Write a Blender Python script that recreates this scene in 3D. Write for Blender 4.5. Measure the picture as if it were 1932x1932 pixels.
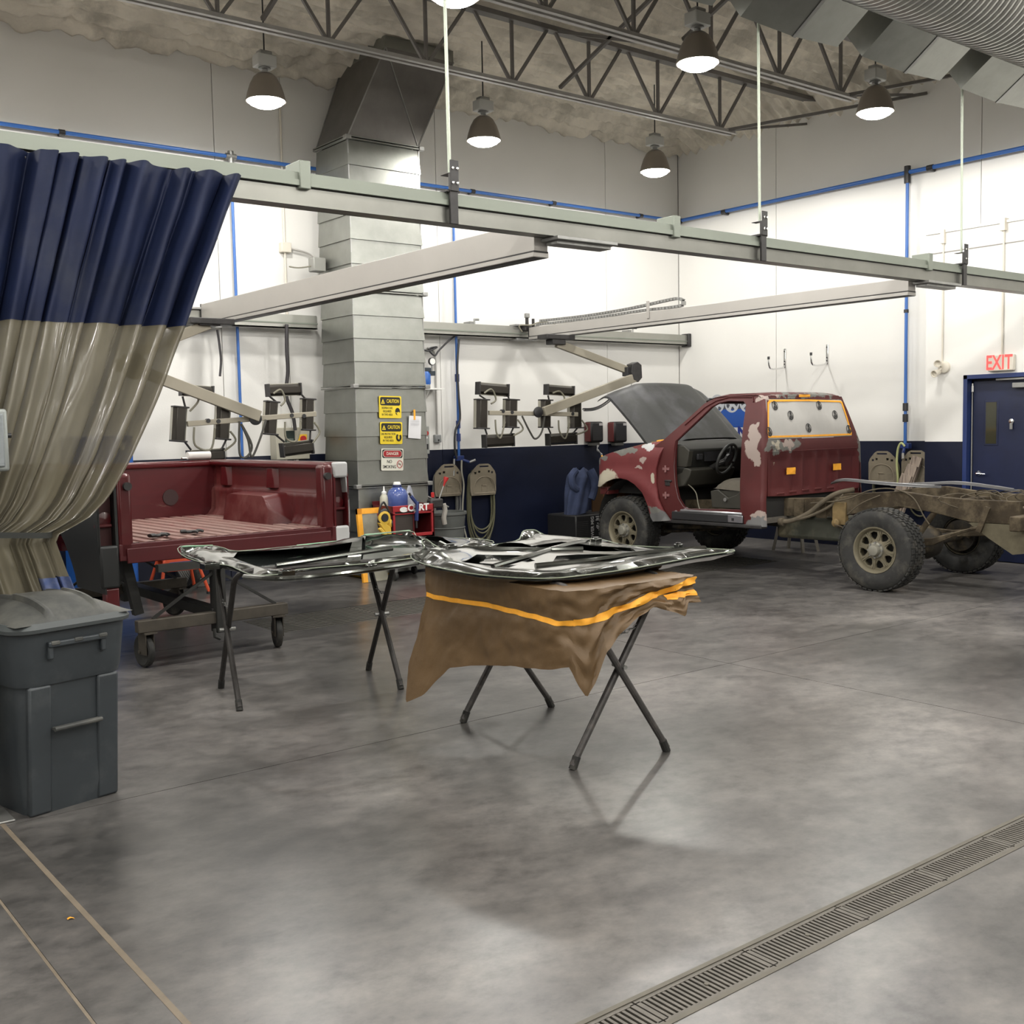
import bpy, bmesh, math, random
import numpy as np
from mathutils import Vector, Matrix, noise
from mathutils.geometry import delaunay_2d_cdt
random.seed(7)
for o in list(bpy.data.objects): bpy.data.objects.remove(o)
S = bpy.context.scene; COL = S.collection
PI = math.pi
V = Vector
# ------------------------------------------------------------------ camera, world, exposure
CAM = V((-12.716, -11.904, 1.72))
YAW, PIT, ROL, FPX = 0.66522865, -0.07863786, -0.01969607, 2064.834
_f = V((math.sin(YAW)*math.cos(PIT), math.cos(YAW)*math.cos(PIT), math.sin(PIT)))
_r = V((math.cos(YAW), -math.sin(YAW), 0)); _u = _r.cross(_f)
RX = math.cos(ROL)*_r + math.sin(ROL)*_u; UX = -math.sin(ROL)*_r + math.cos(ROL)*_u; FX = _f
cd = bpy.data.cameras.new('camera'); cam = bpy.data.objects.new('camera', cd); COL.objects.link(cam)
cd.sensor_width = 36; cd.lens = 36*FPX/1932; cd.clip_start = .05; cd.clip_end = 100
m3 = Matrix((RX, UX, -FX)).transposed(); cam.matrix_world = Matrix.Translation(CAM) @ m3.to_4x4()
S.camera = cam
S.view_settings.view_transform = 'Standard'; S.view_settings.look = 'None'
S.view_settings.gamma = 1; S.view_settings.use_curve_mapping = False
S.view_settings.exposure = 0.0
w = bpy.data.worlds.new('world'); S.world = w; w.use_nodes = True
w.node_tree.nodes['Background'].inputs[0].default_value = (.9, .92, 1, 1)
w.node_tree.nodes['Background'].inputs[1].default_value = .02
LAMP_POWER = 200
LAMPZ = 5.00
LAMP_X = [-2.17, -4.96, -7.67, -10.4, -13.1, -15.8]; LAMP_Y = [-1.63, -4.90, -8.17, -11.44, -14.71]

def ray(x, y): return RX*((x-966)/FPX) - UX*((y-966)/FPX) + FX
def hit(x, y, p, n):
    v = ray(x, y); n = V(n); return CAM + v*((V(p)-CAM).dot(n)/v.dot(n))
def ZP(x, y, z=0): return hit(x, y, (0, 0, z), (0, 0, 1))        # point on a level plane
def YP(x, y, d=0): return hit(x, y, (0, -d, 0), (0, 1, 0))       # point on a plane d in front of the left wall
def XP(x, y, d=0): return hit(x, y, (-d, 0, 0), (1, 0, 0))       # point on a plane d in front of the right wall
# ------------------------------------------------------------------ materials
MATS = {}
def nd(nt, t, **k):
    n = nt.nodes.new(t)
    for a, b in k.items():
        if a in n.inputs: n.inputs[a].default_value = b
        else: setattr(n, a, b)
    return n
def mat(name, col, rough=.5, metal=0, spec=.5, coat=0, noise_s=0, noise_a=.15, bump=0, bump_s=40, alpha=1, trans=0, emit=None, es=0, dirt=None, dirt_s=3, dirt_t=.55, coatr=.1, stretch=None):
    if name in MATS: return MATS[name]
    m = bpy.data.materials.new(name); m.use_nodes = True; nt = m.node_tree
    b = nt.nodes['Principled BSDF']; L = nt.links.new
    c = (*col, 1)
    b.inputs['Base Color'].default_value = c; b.inputs['Roughness'].default_value = rough
    b.inputs['Metallic'].default_value = metal; b.inputs['Specular IOR Level'].default_value = spec
    b.inputs['Coat Weight'].default_value = coat; b.inputs['Coat Roughness'].default_value = coatr
    b.inputs['Alpha'].default_value = alpha; b.inputs['Transmission Weight'].default_value = trans
    if emit: b.inputs['Emission Color'].default_value = (*emit, 1); b.inputs['Emission Strength'].default_value = es
    tc = nd(nt, 'ShaderNodeTexCoord'); src = tc.outputs['Object']
    if stretch:
        mp = nd(nt, 'ShaderNodeMapping'); mp.inputs['Scale'].default_value = stretch; L(src, mp.inputs[0]); src = mp.outputs[0]
    out = None
    if noise_s:
        n = nd(nt, 'ShaderNodeTexNoise', Scale=noise_s, Detail=5, Roughness=.6); L(src, n.inputs['Vector'])
        r = nd(nt, 'ShaderNodeMapRange'); r.inputs[1].default_value = .25; r.inputs[2].default_value = .75
        r.inputs[3].default_value = 1-noise_a; r.inputs[4].default_value = 1+noise_a; L(n.outputs[0], r.inputs[0])
        mx = nd(nt, 'ShaderNodeVectorMath', operation='SCALE'); mx.inputs[0].default_value = col; L(r.outputs[0], mx.inputs['Scale'])
        out = mx.outputs[0]
    if dirt:
        n = nd(nt, 'ShaderNodeTexNoise', Scale=dirt_s, Detail=8, Roughness=.65); L(src, n.inputs['Vector'])
        r = nd(nt, 'ShaderNodeMapRange'); r.inputs[1].default_value = dirt_t-.08; r.inputs[2].default_value = dirt_t+.08; L(n.outputs[0], r.inputs[0])
        mx = nd(nt, 'ShaderNodeMix', data_type='RGBA'); mx.inputs[6].default_value = c; mx.inputs[7].default_value = (*dirt, 1)
        if out: L(out, mx.inputs[6])
        L(r.outputs[0], mx.inputs[0]); out = mx.outputs[2]
    if out: L(out, b.inputs['Base Color'])
    if bump:
        n = nd(nt, 'ShaderNodeTexNoise', Scale=bump_s, Detail=4); L(src, n.inputs['Vector'])
        bp = nd(nt, 'ShaderNodeBump', Strength=bump, Distance=.01); L(n.outputs[0], bp.inputs['Height']); L(bp.outputs[0], b.inputs['Normal'])
    MATS[name] = m; return m
def patches(m, pts, dist=.25, nscale=9):
    """wear of its own shape: flattened ellipsoid stains at fixed places (object coordinates), edge broken by noise. pts: (centre, radii, colour)"""
    nt = m.node_tree; L = nt.links.new; b = nt.nodes['Principled BSDF']
    tc = nd(nt, 'ShaderNodeTexCoord'); n = nd(nt, 'ShaderNodeTexNoise', Scale=nscale, Detail=4); L(tc.outputs['Object'], n.inputs['Vector'])
    sc = nd(nt, 'ShaderNodeVectorMath', operation='SCALE'); sc.inputs['Scale'].default_value = dist; 
    sb = nd(nt, 'ShaderNodeVectorMath', operation='SUBTRACT'); sb.inputs[1].default_value = (.5, .5, .5)
    L(n.outputs['Color'], sb.inputs[0]); L(sb.outputs[0], sc.inputs[0])
    ad = nd(nt, 'ShaderNodeVectorMath', operation='ADD'); L(tc.outputs['Object'], ad.inputs[0]); L(sc.outputs[0], ad.inputs[1])
    cur = None
    if b.inputs['Base Color'].links: cur = b.inputs['Base Color'].links[0].from_socket
    for cpos, rad, colr in pts:
        s1 = nd(nt, 'ShaderNodeVectorMath', operation='SUBTRACT'); s1.inputs[1].default_value = cpos; L(ad.outputs[0], s1.inputs[0])
        s2 = nd(nt, 'ShaderNodeVectorMath', operation='DIVIDE'); s2.inputs[1].default_value = rad; L(s1.outputs[0], s2.inputs[0])
        ln = nd(nt, 'ShaderNodeVectorMath', operation='LENGTH'); L(s2.outputs[0], ln.inputs[0])
        r = nd(nt, 'ShaderNodeMapRange'); r.inputs[1].default_value = 1.06; r.inputs[2].default_value = .94; L(ln.outputs['Value'], r.inputs[0])
        mx = nd(nt, 'ShaderNodeMix', data_type='RGBA'); mx.inputs[7].default_value = (*colr, 1)
        if cur: L(cur, mx.inputs[6])
        else: mx.inputs[6].default_value = b.inputs['Base Color'].default_value
        L(r.outputs[0], mx.inputs[0]); cur = mx.outputs[2]
    L(cur, b.inputs['Base Color'])
# ------------------------------------------------------------------ mesh builder
def shared(v): return v
class MB:
    def __init__(s): s.v = []; s.f = []
    def add(s, vs, fs, M=None):
        k = len(s.v)
        s.v += [M @ V(p) for p in vs] if M else [V(p) for p in vs]
        s.f += [tuple(i+k for i in f) for f in fs]; return s
    def box(s, x0, x1, y0, y1, z0, z1, M=None):
        return s.add([(x0,y0,z0),(x1,y0,z0),(x1,y1,z0),(x0,y1,z0),(x0,y0,z1),(x1,y0,z1),(x1,y1,z1),(x0,y1,z1)],
                     [(0,3,2,1),(4,5,6,7),(0,1,5,4),(1,2,6,5),(2,3,7,6),(3,0,4,7)], M)
    def cb(s, c, d, M=None):
        return s.box(c[0]-d[0]/2, c[0]+d[0]/2, c[1]-d[1]/2, c[1]+d[1]/2, c[2]-d[2]/2, c[2]+d[2]/2, M)
    def bar(s, a, b, w, h, up=(0,0,1)):
        a = V(a); b = V(b); d = b-a; l = d.length; d.normalize(); up = V(up)
        if abs(d.dot(up)) > .98: up = V((0, 1, 0))
        x = d.cross(up).normalized(); z = x.cross(d)
        M = Matrix((( x.x, d.x, z.x, a.x), (x.y, d.y, z.y, a.y), (x.z, d.z, z.z, a.z), (0,0,0,1)))
        return s.box(-w/2, w/2, 0, l, -h/2, h/2, M)
    def tube(s, pts, r, n=8, closed=False):
        pts = [V(p) for p in pts]; N = len(pts); rs = r if isinstance(r, (list, tuple)) else [r]*N
        ref = None; vs = []
        for i, p in enumerate(pts):
            a = pts[i-1] if (i > 0 or closed) else pts[0]; b = pts[(i+1) % N] if (i < N-1 or closed) else pts[-1]
            t = (b-a).normalized()
            if ref is None: ref = V((0, 0, 1)) if abs(t.z) < .9 else V((1, 0, 0))
            x = (ref - t*ref.dot(t)); 
            if x.length < 1e-4: x = t.orthogonal()
            x.normalize(); ref = x; y = t.cross(x)
            for k in range(n): vs.append(p + (x*math.cos(2*PI*k/n) + y*math.sin(2*PI*k/n))*rs[i])
        fs = []
        for i in range(N if closed else N-1):
            j = (i+1) % N
            for k in range(n): fs.append((i*n+k, i*n+(k+1) % n, j*n+(k+1) % n, j*n+k))
        if not closed: fs += [tuple(range(n))[::-1], tuple((N-1)*n+k for k in range(n))]
        return s.add(vs, fs)
    def rod(s, a, b, r, n=10): return s.tube([a, b], r, n)
    def lathe(s, prof, n=24, M=None, closed=False, cap=True):
        """prof: (r, z) round local Z"""
        vs = [(r*math.cos(2*PI*k/n), r*math.sin(2*PI*k/n), z) for r, z in prof for k in range(n)]
        N = len(prof); fs = [(i*n+k, i*n+(k+1) % n, ((i+1) % N)*n+(k+1) % n, ((i+1) % N)*n+k) for i in range(N if closed else N-1) for k in range(n)]
        if not closed and cap:
            if prof[0][0] > 1e-6: fs.append(tuple(range(n))[::-1])
            if prof[-1][0] > 1e-6: fs.append(tuple((N-1)*n+k for k in range(n)))
        return s.add(vs, fs, M)
    def prism(s, poly, t0, t1, mp):
        """poly: (u, v); mp(u, v, t) -> point"""
        n = len(poly)
        vs = [mp(u, v, t0) for u, v in poly] + [mp(u, v, t1) for u, v in poly]
        return s.add(vs, [tuple(range(n))[::-1], tuple(range(n, 2*n))] + [(i, (i+1) % n, n+(i+1) % n, n+i) for i in range(n)])
    def grid(s, nu, nv, f, loop=False):
        vs = [f(i/(nu if loop else nu-1), j/(nv-1)) for i in range(nu) for j in range(nv)]
        fs = [(i*nv+j, ((i+1) % nu)*nv+j, ((i+1) % nu)*nv+j+1, i*nv+j+1) for i in range(nu if loop else nu-1) for j in range(nv-1)]
        return s.add(vs, fs)
    def sheet(s, outer, holes, mp, thick, step=.1):
        """flat outline with holes -> dense curved panel of real thickness; mp(u, v, t)"""
        def dens(poly):
            o = []
            for i, a in enumerate(poly):
                b = poly[(i+1) % len(poly)]; l = math.dist(a, b); k = max(1, int(l/step))
                o += [(a[0]+(b[0]-a[0])*j/k, a[1]+(b[1]-a[1])*j/k) for j in range(k)]
            return o
        def inside(p, poly):
            c = False; x, y = p
            for i in range(len(poly)):
                (x1, y1), (x2, y2) = poly[i-1], poly[i]
                if (y1 > y) != (y2 > y) and x < (x2-x1)*(y-y1)/(y2-y1)+x1: c = not c
            return c
        loops = [dens(outer)] + [dens(h) for h in holes]
        pts = []; edges = []
        for lp in loops:
            k = len(pts); pts += lp; edges += [(k+i, k+(i+1) % len(lp)) for i in range(len(lp))]
        xs = [p[0] for p in outer]; ys = [p[1] for p in outer]
        bd = list(pts)
        x = min(xs)+step/2
        while x < max(xs):
            y = min(ys)+step/2
            while y < max(ys):
                if inside((x, y), outer) and not any(inside((x, y), h) for h in holes) and all(abs(x-q[0])+abs(y-q[1]) > step*.45 for q in bd): pts.append((x, y))
                y += step
            x += step
        r = delaunay_2d_cdt([V(p) for p in pts], edges, [], 0, 1e-5)
        P2 = [tuple(p) for p in r[0]]; F2 = []
        for f in r[2]:
            cx = sum(P2[i][0] for i in f)/len(f); cy = sum(P2[i][1] for i in f)/len(f)
            if inside((cx, cy), outer) and not any(inside((cx, cy), h) for h in holes): F2.append(tuple(f))
        n = len(P2)
        vs = [mp(u, v, 0) for u, v in P2] + ([mp(u, v, thick) for u, v in P2] if thick else [])
        fs = list(F2)
        if thick:
            fs += [tuple(i+n for i in f[::-1]) for f in F2]
            cnt = {}
            for f in F2:
                for a, b in zip(f, f[1:]+f[:1]): cnt[(a, b)] = cnt.get((a, b), 0)+1
            fs += [(b, a, a+n, b+n) for (a, b) in cnt if (b, a) not in cnt]
        return s.add(vs, fs)
    def text(s, body, size, M, sx=1, depth=.001, bold=0):
        c = bpy.data.curves.new('t', 'FONT'); c.body = body; c.size = size; c.extrude = depth; c.offset = bold
        c.align_x = 'CENTER'; c.align_y = 'CENTER'; c.resolution_u = 3
        o = bpy.data.objects.new('t', c); COL.objects.link(o)
        me = bpy.data.meshes.new_from_object(o.evaluated_get(bpy.context.evaluated_depsgraph_get()))
        s.add([(v.co.x*sx, v.co.y, v.co.z) for v in me.vertices], [tuple(p.vertices) for p in me.polygons], M)
        bpy.data.objects.remove(o); bpy.data.curves.remove(c); bpy.data.meshes.remove(me); return s
    def build(s, name, m, parent=None, world=False, bev=0, smooth=True, ang=35, stuff=False, label=None, loc=None):
        me = bpy.data.meshes.new(name)
        vs = s.v
        if world and parent is not None:
            r = parent
            while r.parent: r = r.parent
            I = (Matrix.Translation(r.location) @ Matrix.Rotation(r.rotation_euler.z, 4, 'Z')).inverted()
            vs = [I @ p for p in vs]
        if loc is not None: vs = [p-V(loc) for p in vs]
        me.from_pydata([tuple(p) for p in vs], [], s.f); me.validate(); me.update()
        bm = bmesh.new(); bm.from_mesh(me); bmesh.ops.recalc_face_normals(bm, faces=bm.faces); bm.to_mesh(me); bm.free()
        if smooth:
            me.polygons.foreach_set('use_smooth', [True]*len(me.polygons)); me.set_sharp_from_angle(angle=math.radians(ang))
        me.materials.append(m)
        o = bpy.data.objects.new(name, me); COL.objects.link(o)
        if parent is not None: o.parent = parent
        if loc is not None: o.location = loc
        if bev:
            b = o.modifiers.new('b', 'BEVEL'); b.width = bev; b.segments = 2; b.limit_method = 'ANGLE'; b.angle_limit = .7
        if stuff: o['kind'] = 'stuff'
        if label: o['label'] = label
        return o
def tag(o, label, cat, group=None):
    o['label'] = label; o['category'] = cat
    if group: o['group'] = group
    return o
def thing(name, label, cat, loc=(0,0,0), rz=0, group=None):
    o = bpy.data.objects.new(name, None); COL.objects.link(o); o.location = loc; o.rotation_euler = (0, 0, rz); o.empty_display_size = .1
    return tag(o, label, cat, group)
def struct(name, loc=(0,0,0)):
    o = bpy.data.objects.new(name, None); COL.objects.link(o); o.location = loc; o['kind'] = 'structure'; return o
KIDS = {}
def clone(root, loc, rz=0, label=None, group=None):
    allo = [o for o in bpy.data.objects if o.parent == root]
    r = root.copy(); COL.objects.link(r); r.location = loc; r.rotation_euler = (0, 0, rz)
    if label: r['label'] = label
    if group: r['group'] = group
    for ch in allo:
        c = ch.copy(); COL.objects.link(c); c.parent = r
        for g in [o for o in bpy.data.objects if o.parent == ch]:
            d = g.copy(); COL.objects.link(d); d.parent = c
    return r
def catmull(pts, k=6, closed=False):
    pts = [V(p) for p in pts]; n = len(pts); out = []
    for i in range(n if closed else n-1):
        p0 = pts[(i-1) % n] if (closed or i > 0) else pts[0]; p1 = pts[i]; p2 = pts[(i+1) % n]; p3 = pts[(i+2) % n] if (closed or i+2 < n) else pts[-1]
        for j in range(k):
            t = j/k; out.append(.5*((2*p1)+(p2-p0)*t+(2*p0-5*p1+4*p2-p3)*t*t+(3*p1-p0-3*p2+p3)*t**3))
    if not closed: out.append(pts[-1])
    return out
def at(loc, rx=0, ry=0, rz=0):
    return Matrix.Translation(loc) @ Matrix.Rotation(rz, 4, 'Z') @ Matrix.Rotation(ry, 4, 'Y') @ Matrix.Rotation(rx, 4, 'X')
FACE_Y = lambda p: at(p, PI/2)                 # lettering on a face looking along -Y
FACE_X = lambda p: at(p, PI/2, 0, -PI/2)       # lettering on a face looking along -X
def lerp(a, b, t): return a+(b-a)*t
def path(tab, t):
    for (t0, v0), (t1, v1) in zip(tab, tab[1:]):
        if t <= t1: return lerp(v0, v1, (t-t0)/(t1-t0)) if t > t0 else v0
    return tab[-1][1]
# common materials
alu = mat('brushed_aluminium', (.34,.34,.31), .42, .8, noise_s=3, noise_a=.08)
alu_w = mat('pale_aluminium', (.42,.40,.375), .45, .3, noise_s=2, noise_a=.05)
galv = mat('galvanised_steel', (.25,.255,.235), .36, .85, noise_s=6, noise_a=.1, bump=.05, bump_s=30)
steel = mat('grey_steel', (.30,.30,.29), .45, .7, noise_s=8)
chrome = mat('chrome', (.75,.75,.75), .15, 1)
blk = mat('black_plastic', (.02,.02,.022), .45, noise_s=10)
blkm = mat('black_painted_steel', (.035,.033,.033), .5, .3, noise_s=12, noise_a=.3)
rubber = mat('rubber', (.02,.02,.019), .75, noise_s=14, noise_a=.4, dirt=(.06,.056,.048), dirt_s=6, dirt_t=.58)
bluep = mat('blue_pipe_paint', (.035,.13,.42), .4)
white = mat('white_plastic', (.75,.75,.72), .5)
offw = mat('cream_plastic', (.62,.58,.50), .5)
beige = mat('beige_plastic', (.21,.18,.13), .55, noise_s=10, noise_a=.1, dirt=(.14,.12,.09), dirt_s=5, dirt_t=.62)
orange = mat('orange_masking_tape', (.85,.38,.03), .6, noise_s=20, noise_a=.1)
red = mat('red_enamel', (.42,.02,.02), .35, noise_s=6)
hoseg = mat('grey_hose', (.17,.16,.12), .6)
hosey = mat('yellow_green_hose', (.45,.48,.22), .5)
# ================================================================== SETTING
X0, Y0 = -17.5, -17.0
def paint_mat(name, tint):
    m = mat(name, tint, .42); nt = m.node_tree; L = nt.links.new; b = nt.nodes['Principled BSDF']
    g = nd(nt, 'ShaderNodeNewGeometry'); sp = nd(nt, 'ShaderNodeSeparateXYZ'); L(g.outputs['Position'], sp.inputs[0])
    n = nd(nt, 'ShaderNodeTexNoise', Scale=1.3, Detail=6); L(g.outputs['Position'], n.inputs['Vector'])
    gt = nd(nt, 'ShaderNodeMath', operation='GREATER_THAN'); gt.inputs[1].default_value = 1.425; L(sp.outputs[2], gt.inputs[0])
    r = nd(nt, 'ShaderNodeMapRange'); r.inputs[3].default_value = .93; r.inputs[4].default_value = 1.03; L(n.outputs[0], r.inputs[0])
    sc = nd(nt, 'ShaderNodeVectorMath', operation='SCALE'); sc.inputs[0].default_value = tint; L(r.outputs[0], sc.inputs['Scale'])
    mx = nd(nt, 'ShaderNodeMix', data_type='RGBA'); mx.inputs[6].default_value = (.0038, .0066, .022, 1); L(gt.outputs[0], mx.inputs[0]); L(sc.outputs[0], mx.inputs[7])
    L(mx.outputs[2], b.inputs['Base Color'])
    n2 = nd(nt, 'ShaderNodeTexNoise', Scale=60, Detail=3); L(g.outputs['Position'], n2.inputs['Vector'])
    bp = nd(nt, 'ShaderNodeBump', Strength=.08, Distance=.01); L(n2.outputs[0], bp.inputs['Height']); L(bp.outputs[0], b.inputs['Normal'])
    return m
wallm = paint_mat('wall_paint_white_over_navy', (.72, .71, .68))
joint = mat('grey_joint_sealant', (.33, .32, .30), .8)  # even grey of the recessed wall joints
ZT = 6.3
def wall_x(name, y, xs, side):     # wall running along X
    s = struct(name); MB().box(X0-.2, .2, min(y, y+side*.2), max(y, y+side*.2), 0, ZT).build('backing', joint, s)
    for a, b in zip(xs, xs[1:]):
        MB().box(a+.0035, b-.0035, min(y, y-side*.02), max(y, y-side*.02), 0, ZT).build('panel', wallm, s, bev=.0025)
    return s
def wall_y(name, x, ys, side):
    s = struct(name); MB().box(min(x, x+side*.2), max(x, x+side*.2), Y0-.2, .2, 0, ZT).build('backing', joint, s)
    for a, b in zip(ys, ys[1:]):
        MB().box(min(x, x-side*.02), max(x, x-side*.02), a+.0035, b-.0035, 0, ZT).build('panel', wallm, s, bev=.0025)
    return s
wall_x('wall_left', .02, [X0, -13.5, -10.5, -7.522, -6.687, -4.519, -1.532, -.002], 1)
wall_y('wall_right', .02, [Y0, -14, -11, -7.95, -4.91, -1.872, -.002], 1)
wall_x('wall_back', Y0, [X0, -12, -6, 0], -1)
wall_y('wall_front', X0, [Y0, -12, -6, 0], -1)
# ---- floor: slabs between saw cuts
def floor_mat():
    m = mat('polished_concrete', (.2, .195, .19), .3); nt = m.node_tree; L = nt.links.new; b = nt.nodes['Principled BSDF']
    g = nd(nt, 'ShaderNodeNewGeometry'); P = g.outputs['Position']
    def nz(s, d, rough=.6, sx=1, sy=1, dist=0):
        mp = nd(nt, 'ShaderNodeMapping'); mp.inputs['Scale'].default_value = (sx, sy, 1); mp.inputs['Rotation'].default_value = (0, 0, .5); mp.inputs['Location'].default_value = (3.3, 1.7, .37); L(P, mp.inputs[0])
        n = nd(nt, 'ShaderNodeTexNoise', Scale=s, Detail=d, Roughness=rough, Distortion=dist); L(mp.outputs[0], n.inputs['Vector']); return n.outputs[0]
    def ramp(src, stops):
        r = nd(nt, 'ShaderNodeValToRGB'); L(src, r.inputs[0]); e = r.color_ramp.elements
        while len(e) < len(stops): e.new(.5)
        for q, (p, c) in zip(e, stops): q.position = p; q.color = (*c, 1)
        return r.outputs[0]
    def mix(a, bb, f, t='MIX'):
        x = nd(nt, 'ShaderNodeMix', data_type='RGBA', blend_type=t); L(a, x.inputs[6]); L(bb, x.inputs[7])
        if isinstance(f, float): x.inputs[0].default_value = f
        else: L(f, x.inputs[0])
        return x.outputs[2]
    base = ramp(nz(.42, 6, .62, dist=.2), [(.34, (.038, .037, .035)), (.5, (.098, .093, .089)), (.72, (.22, .207, .197))])
    fine = ramp(nz(7, 9, .72, 1, 1.3), [(.3, (.45, .45, .45)), (.5, (1, 1, 1)), (.72, (1.5, 1.46, 1.42))])
    c = mix(base, fine, .9, 'MULTIPLY')
    dust = ramp(nz(2.4, 10, .78, 1, 1.6, .2), [(.48, (0, 0, 0)), (.92, (1, 1, 1))])
    dc = nd(nt, 'ShaderNodeRGB'); dc.outputs[0].default_value = (.19, .18, .17, 1)
    dm = nd(nt, 'ShaderNodeMath', operation='MULTIPLY'); dm.inputs[1].default_value = .55; L(dust, dm.inputs[0])
    c = mix(c, dc.outputs[0], dm.outputs[0])
    tyre = ramp(nz(1.1, 8, .7, 1, 1.8, .1), [(.45, (1, 1, 1)), (.64, (.55, .55, .56))])
    c = mix(c, tyre, .6, 'MULTIPLY')
    L(c, b.inputs['Base Color'])
    rr = nd(nt, 'ShaderNodeMapRange'); rr.inputs[1].default_value = .35; rr.inputs[2].default_value = .7; rr.inputs[3].default_value = .282; rr.inputs[4].default_value = .34
    L(nz(.9, 2, .5), rr.inputs[0]); L(rr.outputs[0], b.inputs['Roughness'])
    b.inputs['Specular IOR Level'].default_value = .62
    bp = nd(nt, 'ShaderNodeBump', Strength=.03, Distance=.01); L(nz(22, 6, .6), bp.inputs['Height']); L(bp.outputs[0], b.inputs['Normal'])
    return m
flm = floor_mat(); cut = mat('saw_cut_dirt', (.05, .045, .04), .9); caulk = mat('tan_joint_sealant', (.16, .13, .095), .7, noise_s=8, noise_a=.2)
fl = struct('floor'); MB().box(X0-.2, .2, Y0-.2, .2, -.3, -.16).build('subfloor', cut, fl)
XJ = [X0, -11.80, -11.585, -6.765, -1.7, .02]; YJ = [Y0, -12.6, -9.795, -9.622, -6.79, -3.44, -2.65, .02]
DRAINF = (-9.795, -9.622)
for i, (a, b) in enumerate(zip(XJ, XJ[1:])):
    for j, (c, d) in enumerate(zip(YJ, YJ[1:])):
        bb = b
        if (c, d) == DRAINF and True:
            continue
        if (c, d) == (-3.44, -2.65):
            if a >= -8.6 and b < -1: continue
            if a < -8.6 < b: bb = -8.6
        g = .003
        gx0 = .004 if a == -11.80 else g; 
        MB().box(a+gx0, bb-(.018 if b == -11.585 else g), c+g, d-g, -.16, 0).build('slab', flm, fl, smooth=False)
# slab pieces left and right of the far drain
MB().box(-6.765+.003, -1.9, -3.44+.003, -3.44+.0031, -.16, 0).build('slab', flm, fl, smooth=False)
MB().box(-1.9, -1.703, -3.437, -2.653, -.16, 0).build('slab', flm, fl, smooth=False)
MB().box(-11.603, -11.582, Y0, 0, -.16, .001).build('sealant_strip', caulk, fl, smooth=False)
MB().box(-11.808, -11.798, Y0, 0, -.16, .0006).build('sealant_strip', caulk, fl, smooth=False)
for a, b in ((-7.1, -6.7),): MB().box(-6.77, -6.76, Y0, -2, -.2, -.004).build('saw_cut', cut, fl, smooth=False)
# ---- foreground trench drain
ironm = mat('worn_galvanised_grate', (.12, .11, .095), .55, .5, noise_s=14, noise_a=.25)
cem = mat('pale_drain_frame', (.11, .10, .08), .6, .3, noise_s=9)
def front_drain():
    y0, y1 = DRAINF; yc = (y0+y1)/2
    MB().box(X0, .02, y0-.01, y1+.01, -.3, -.14).build('drain_channel', cut, fl, smooth=False)
    for y in (y0+.006, y1-.006):
        MB().box(X0, 0, y-.009, y+.009, -.15, .002).build('drain_frame', cem, fl, smooth=False)
    L = .5; x = -11.02
    slat = None; k = 0
    while x < -.6:
        if x < -7.4:
            t = thing('drain_grate', '', 'grate', (x+L/2, yc, 0), 0, 'slotted grates of the foreground trench drain')
            MB().box(-L/2+.003, L/2-.003, -.072, -.056, -.03, -.001).box(-L/2+.003, L/2-.003, .056, .072, -.03, -.001).box(-L/2+.003, -L/2+.02, -.06, .06, -.03, -.001).box(L/2-.02, L/2-.003, -.06, .06, -.03, -.001).build('frame', ironm, t, smooth=False)
            if slat is None:
                slat = MB().box(-.0055, .0055, -.058, .058, -.028, -.002).build('slat', ironm, None, smooth=False)
                slat.parent = t; first = True
            for q in range(22):
                o = slat if (k == 0 and q == 0) else slat.copy()
                if o is not slat: COL.objects.link(o)
                o.parent = t; o.location = (-L/2+.033+q*.0207, 0, 0)
            MB().lathe([(.008, -.003), (.008, .001), (0, .002)], 10).build('bolt', cem, t)
            k += 1
        else:
            t = thing('drain_grate', '', 'grate', (x+L/2, yc, 0), 0, 'slotted grates of the foreground trench drain')
            m = MB().box(-L/2, L/2, -.072, -.056, -.03, -.001).box(-L/2, L/2, .056, .072, -.03, -.001)
            for q in range(24): m.box(-L/2+q*.0208, -L/2+q*.0208+.011, -.058, .058, -.028, -.002)
            m.build('grating', ironm, t, smooth=False, stuff=True)
        t['label'] = 'slotted steel grate in the trench drain across the foreground concrete floor'
        x += L
front_drain()
# ---- far grated pit (bars run along X)
MB().box(-8.62, -1.88, -3.46, -2.63, -.3, -.14).build('grate_pit', cut, fl, smooth=False)
darkiron = mat('dark_grate_iron', (.10, .095, .085), .55, .5, noise_s=10)
for k, x in enumerate([-8.6+1.12*i for i in range(6)]):
    t = thing('floor_grate', '', 'grate', (x+.56, -3.045, 0), 0, 'long-bar floor grates in front of the left wall')
    t['label'] = ['long-bar floor grate at the left end of the pit, behind the bed dolly wheel', 'long-bar floor grate second from the left, between the left hood stand legs', 'long-bar floor grate third from the left, just left of the paper-wrapped stand', 'long-bar floor grate hidden behind the right hood panel', 'long-bar floor grate in front of the truck front wheel', 'long-bar floor grate at the right end of the pit, under the truck'][k]
    MB().box(-.556, -.54, -.39, .39, -.05, -.003).box(.54, .556, -.39, .39, -.05, -.003).box(-.01, .01, -.39, .39, -.05, -.008).build('frame', darkiron, t, smooth=False)
    base = MB().box(-.545, .545, -.016, .016, -.045, -.002)
    o0 = base.build('bar', darkiron, t, smooth=False); o0.location = (0, -.36, 0)
    for q in range(1, 11):
        o = o0.copy(); COL.objects.link(o); o.location = (0, -.36+q*.072, 0)
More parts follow.
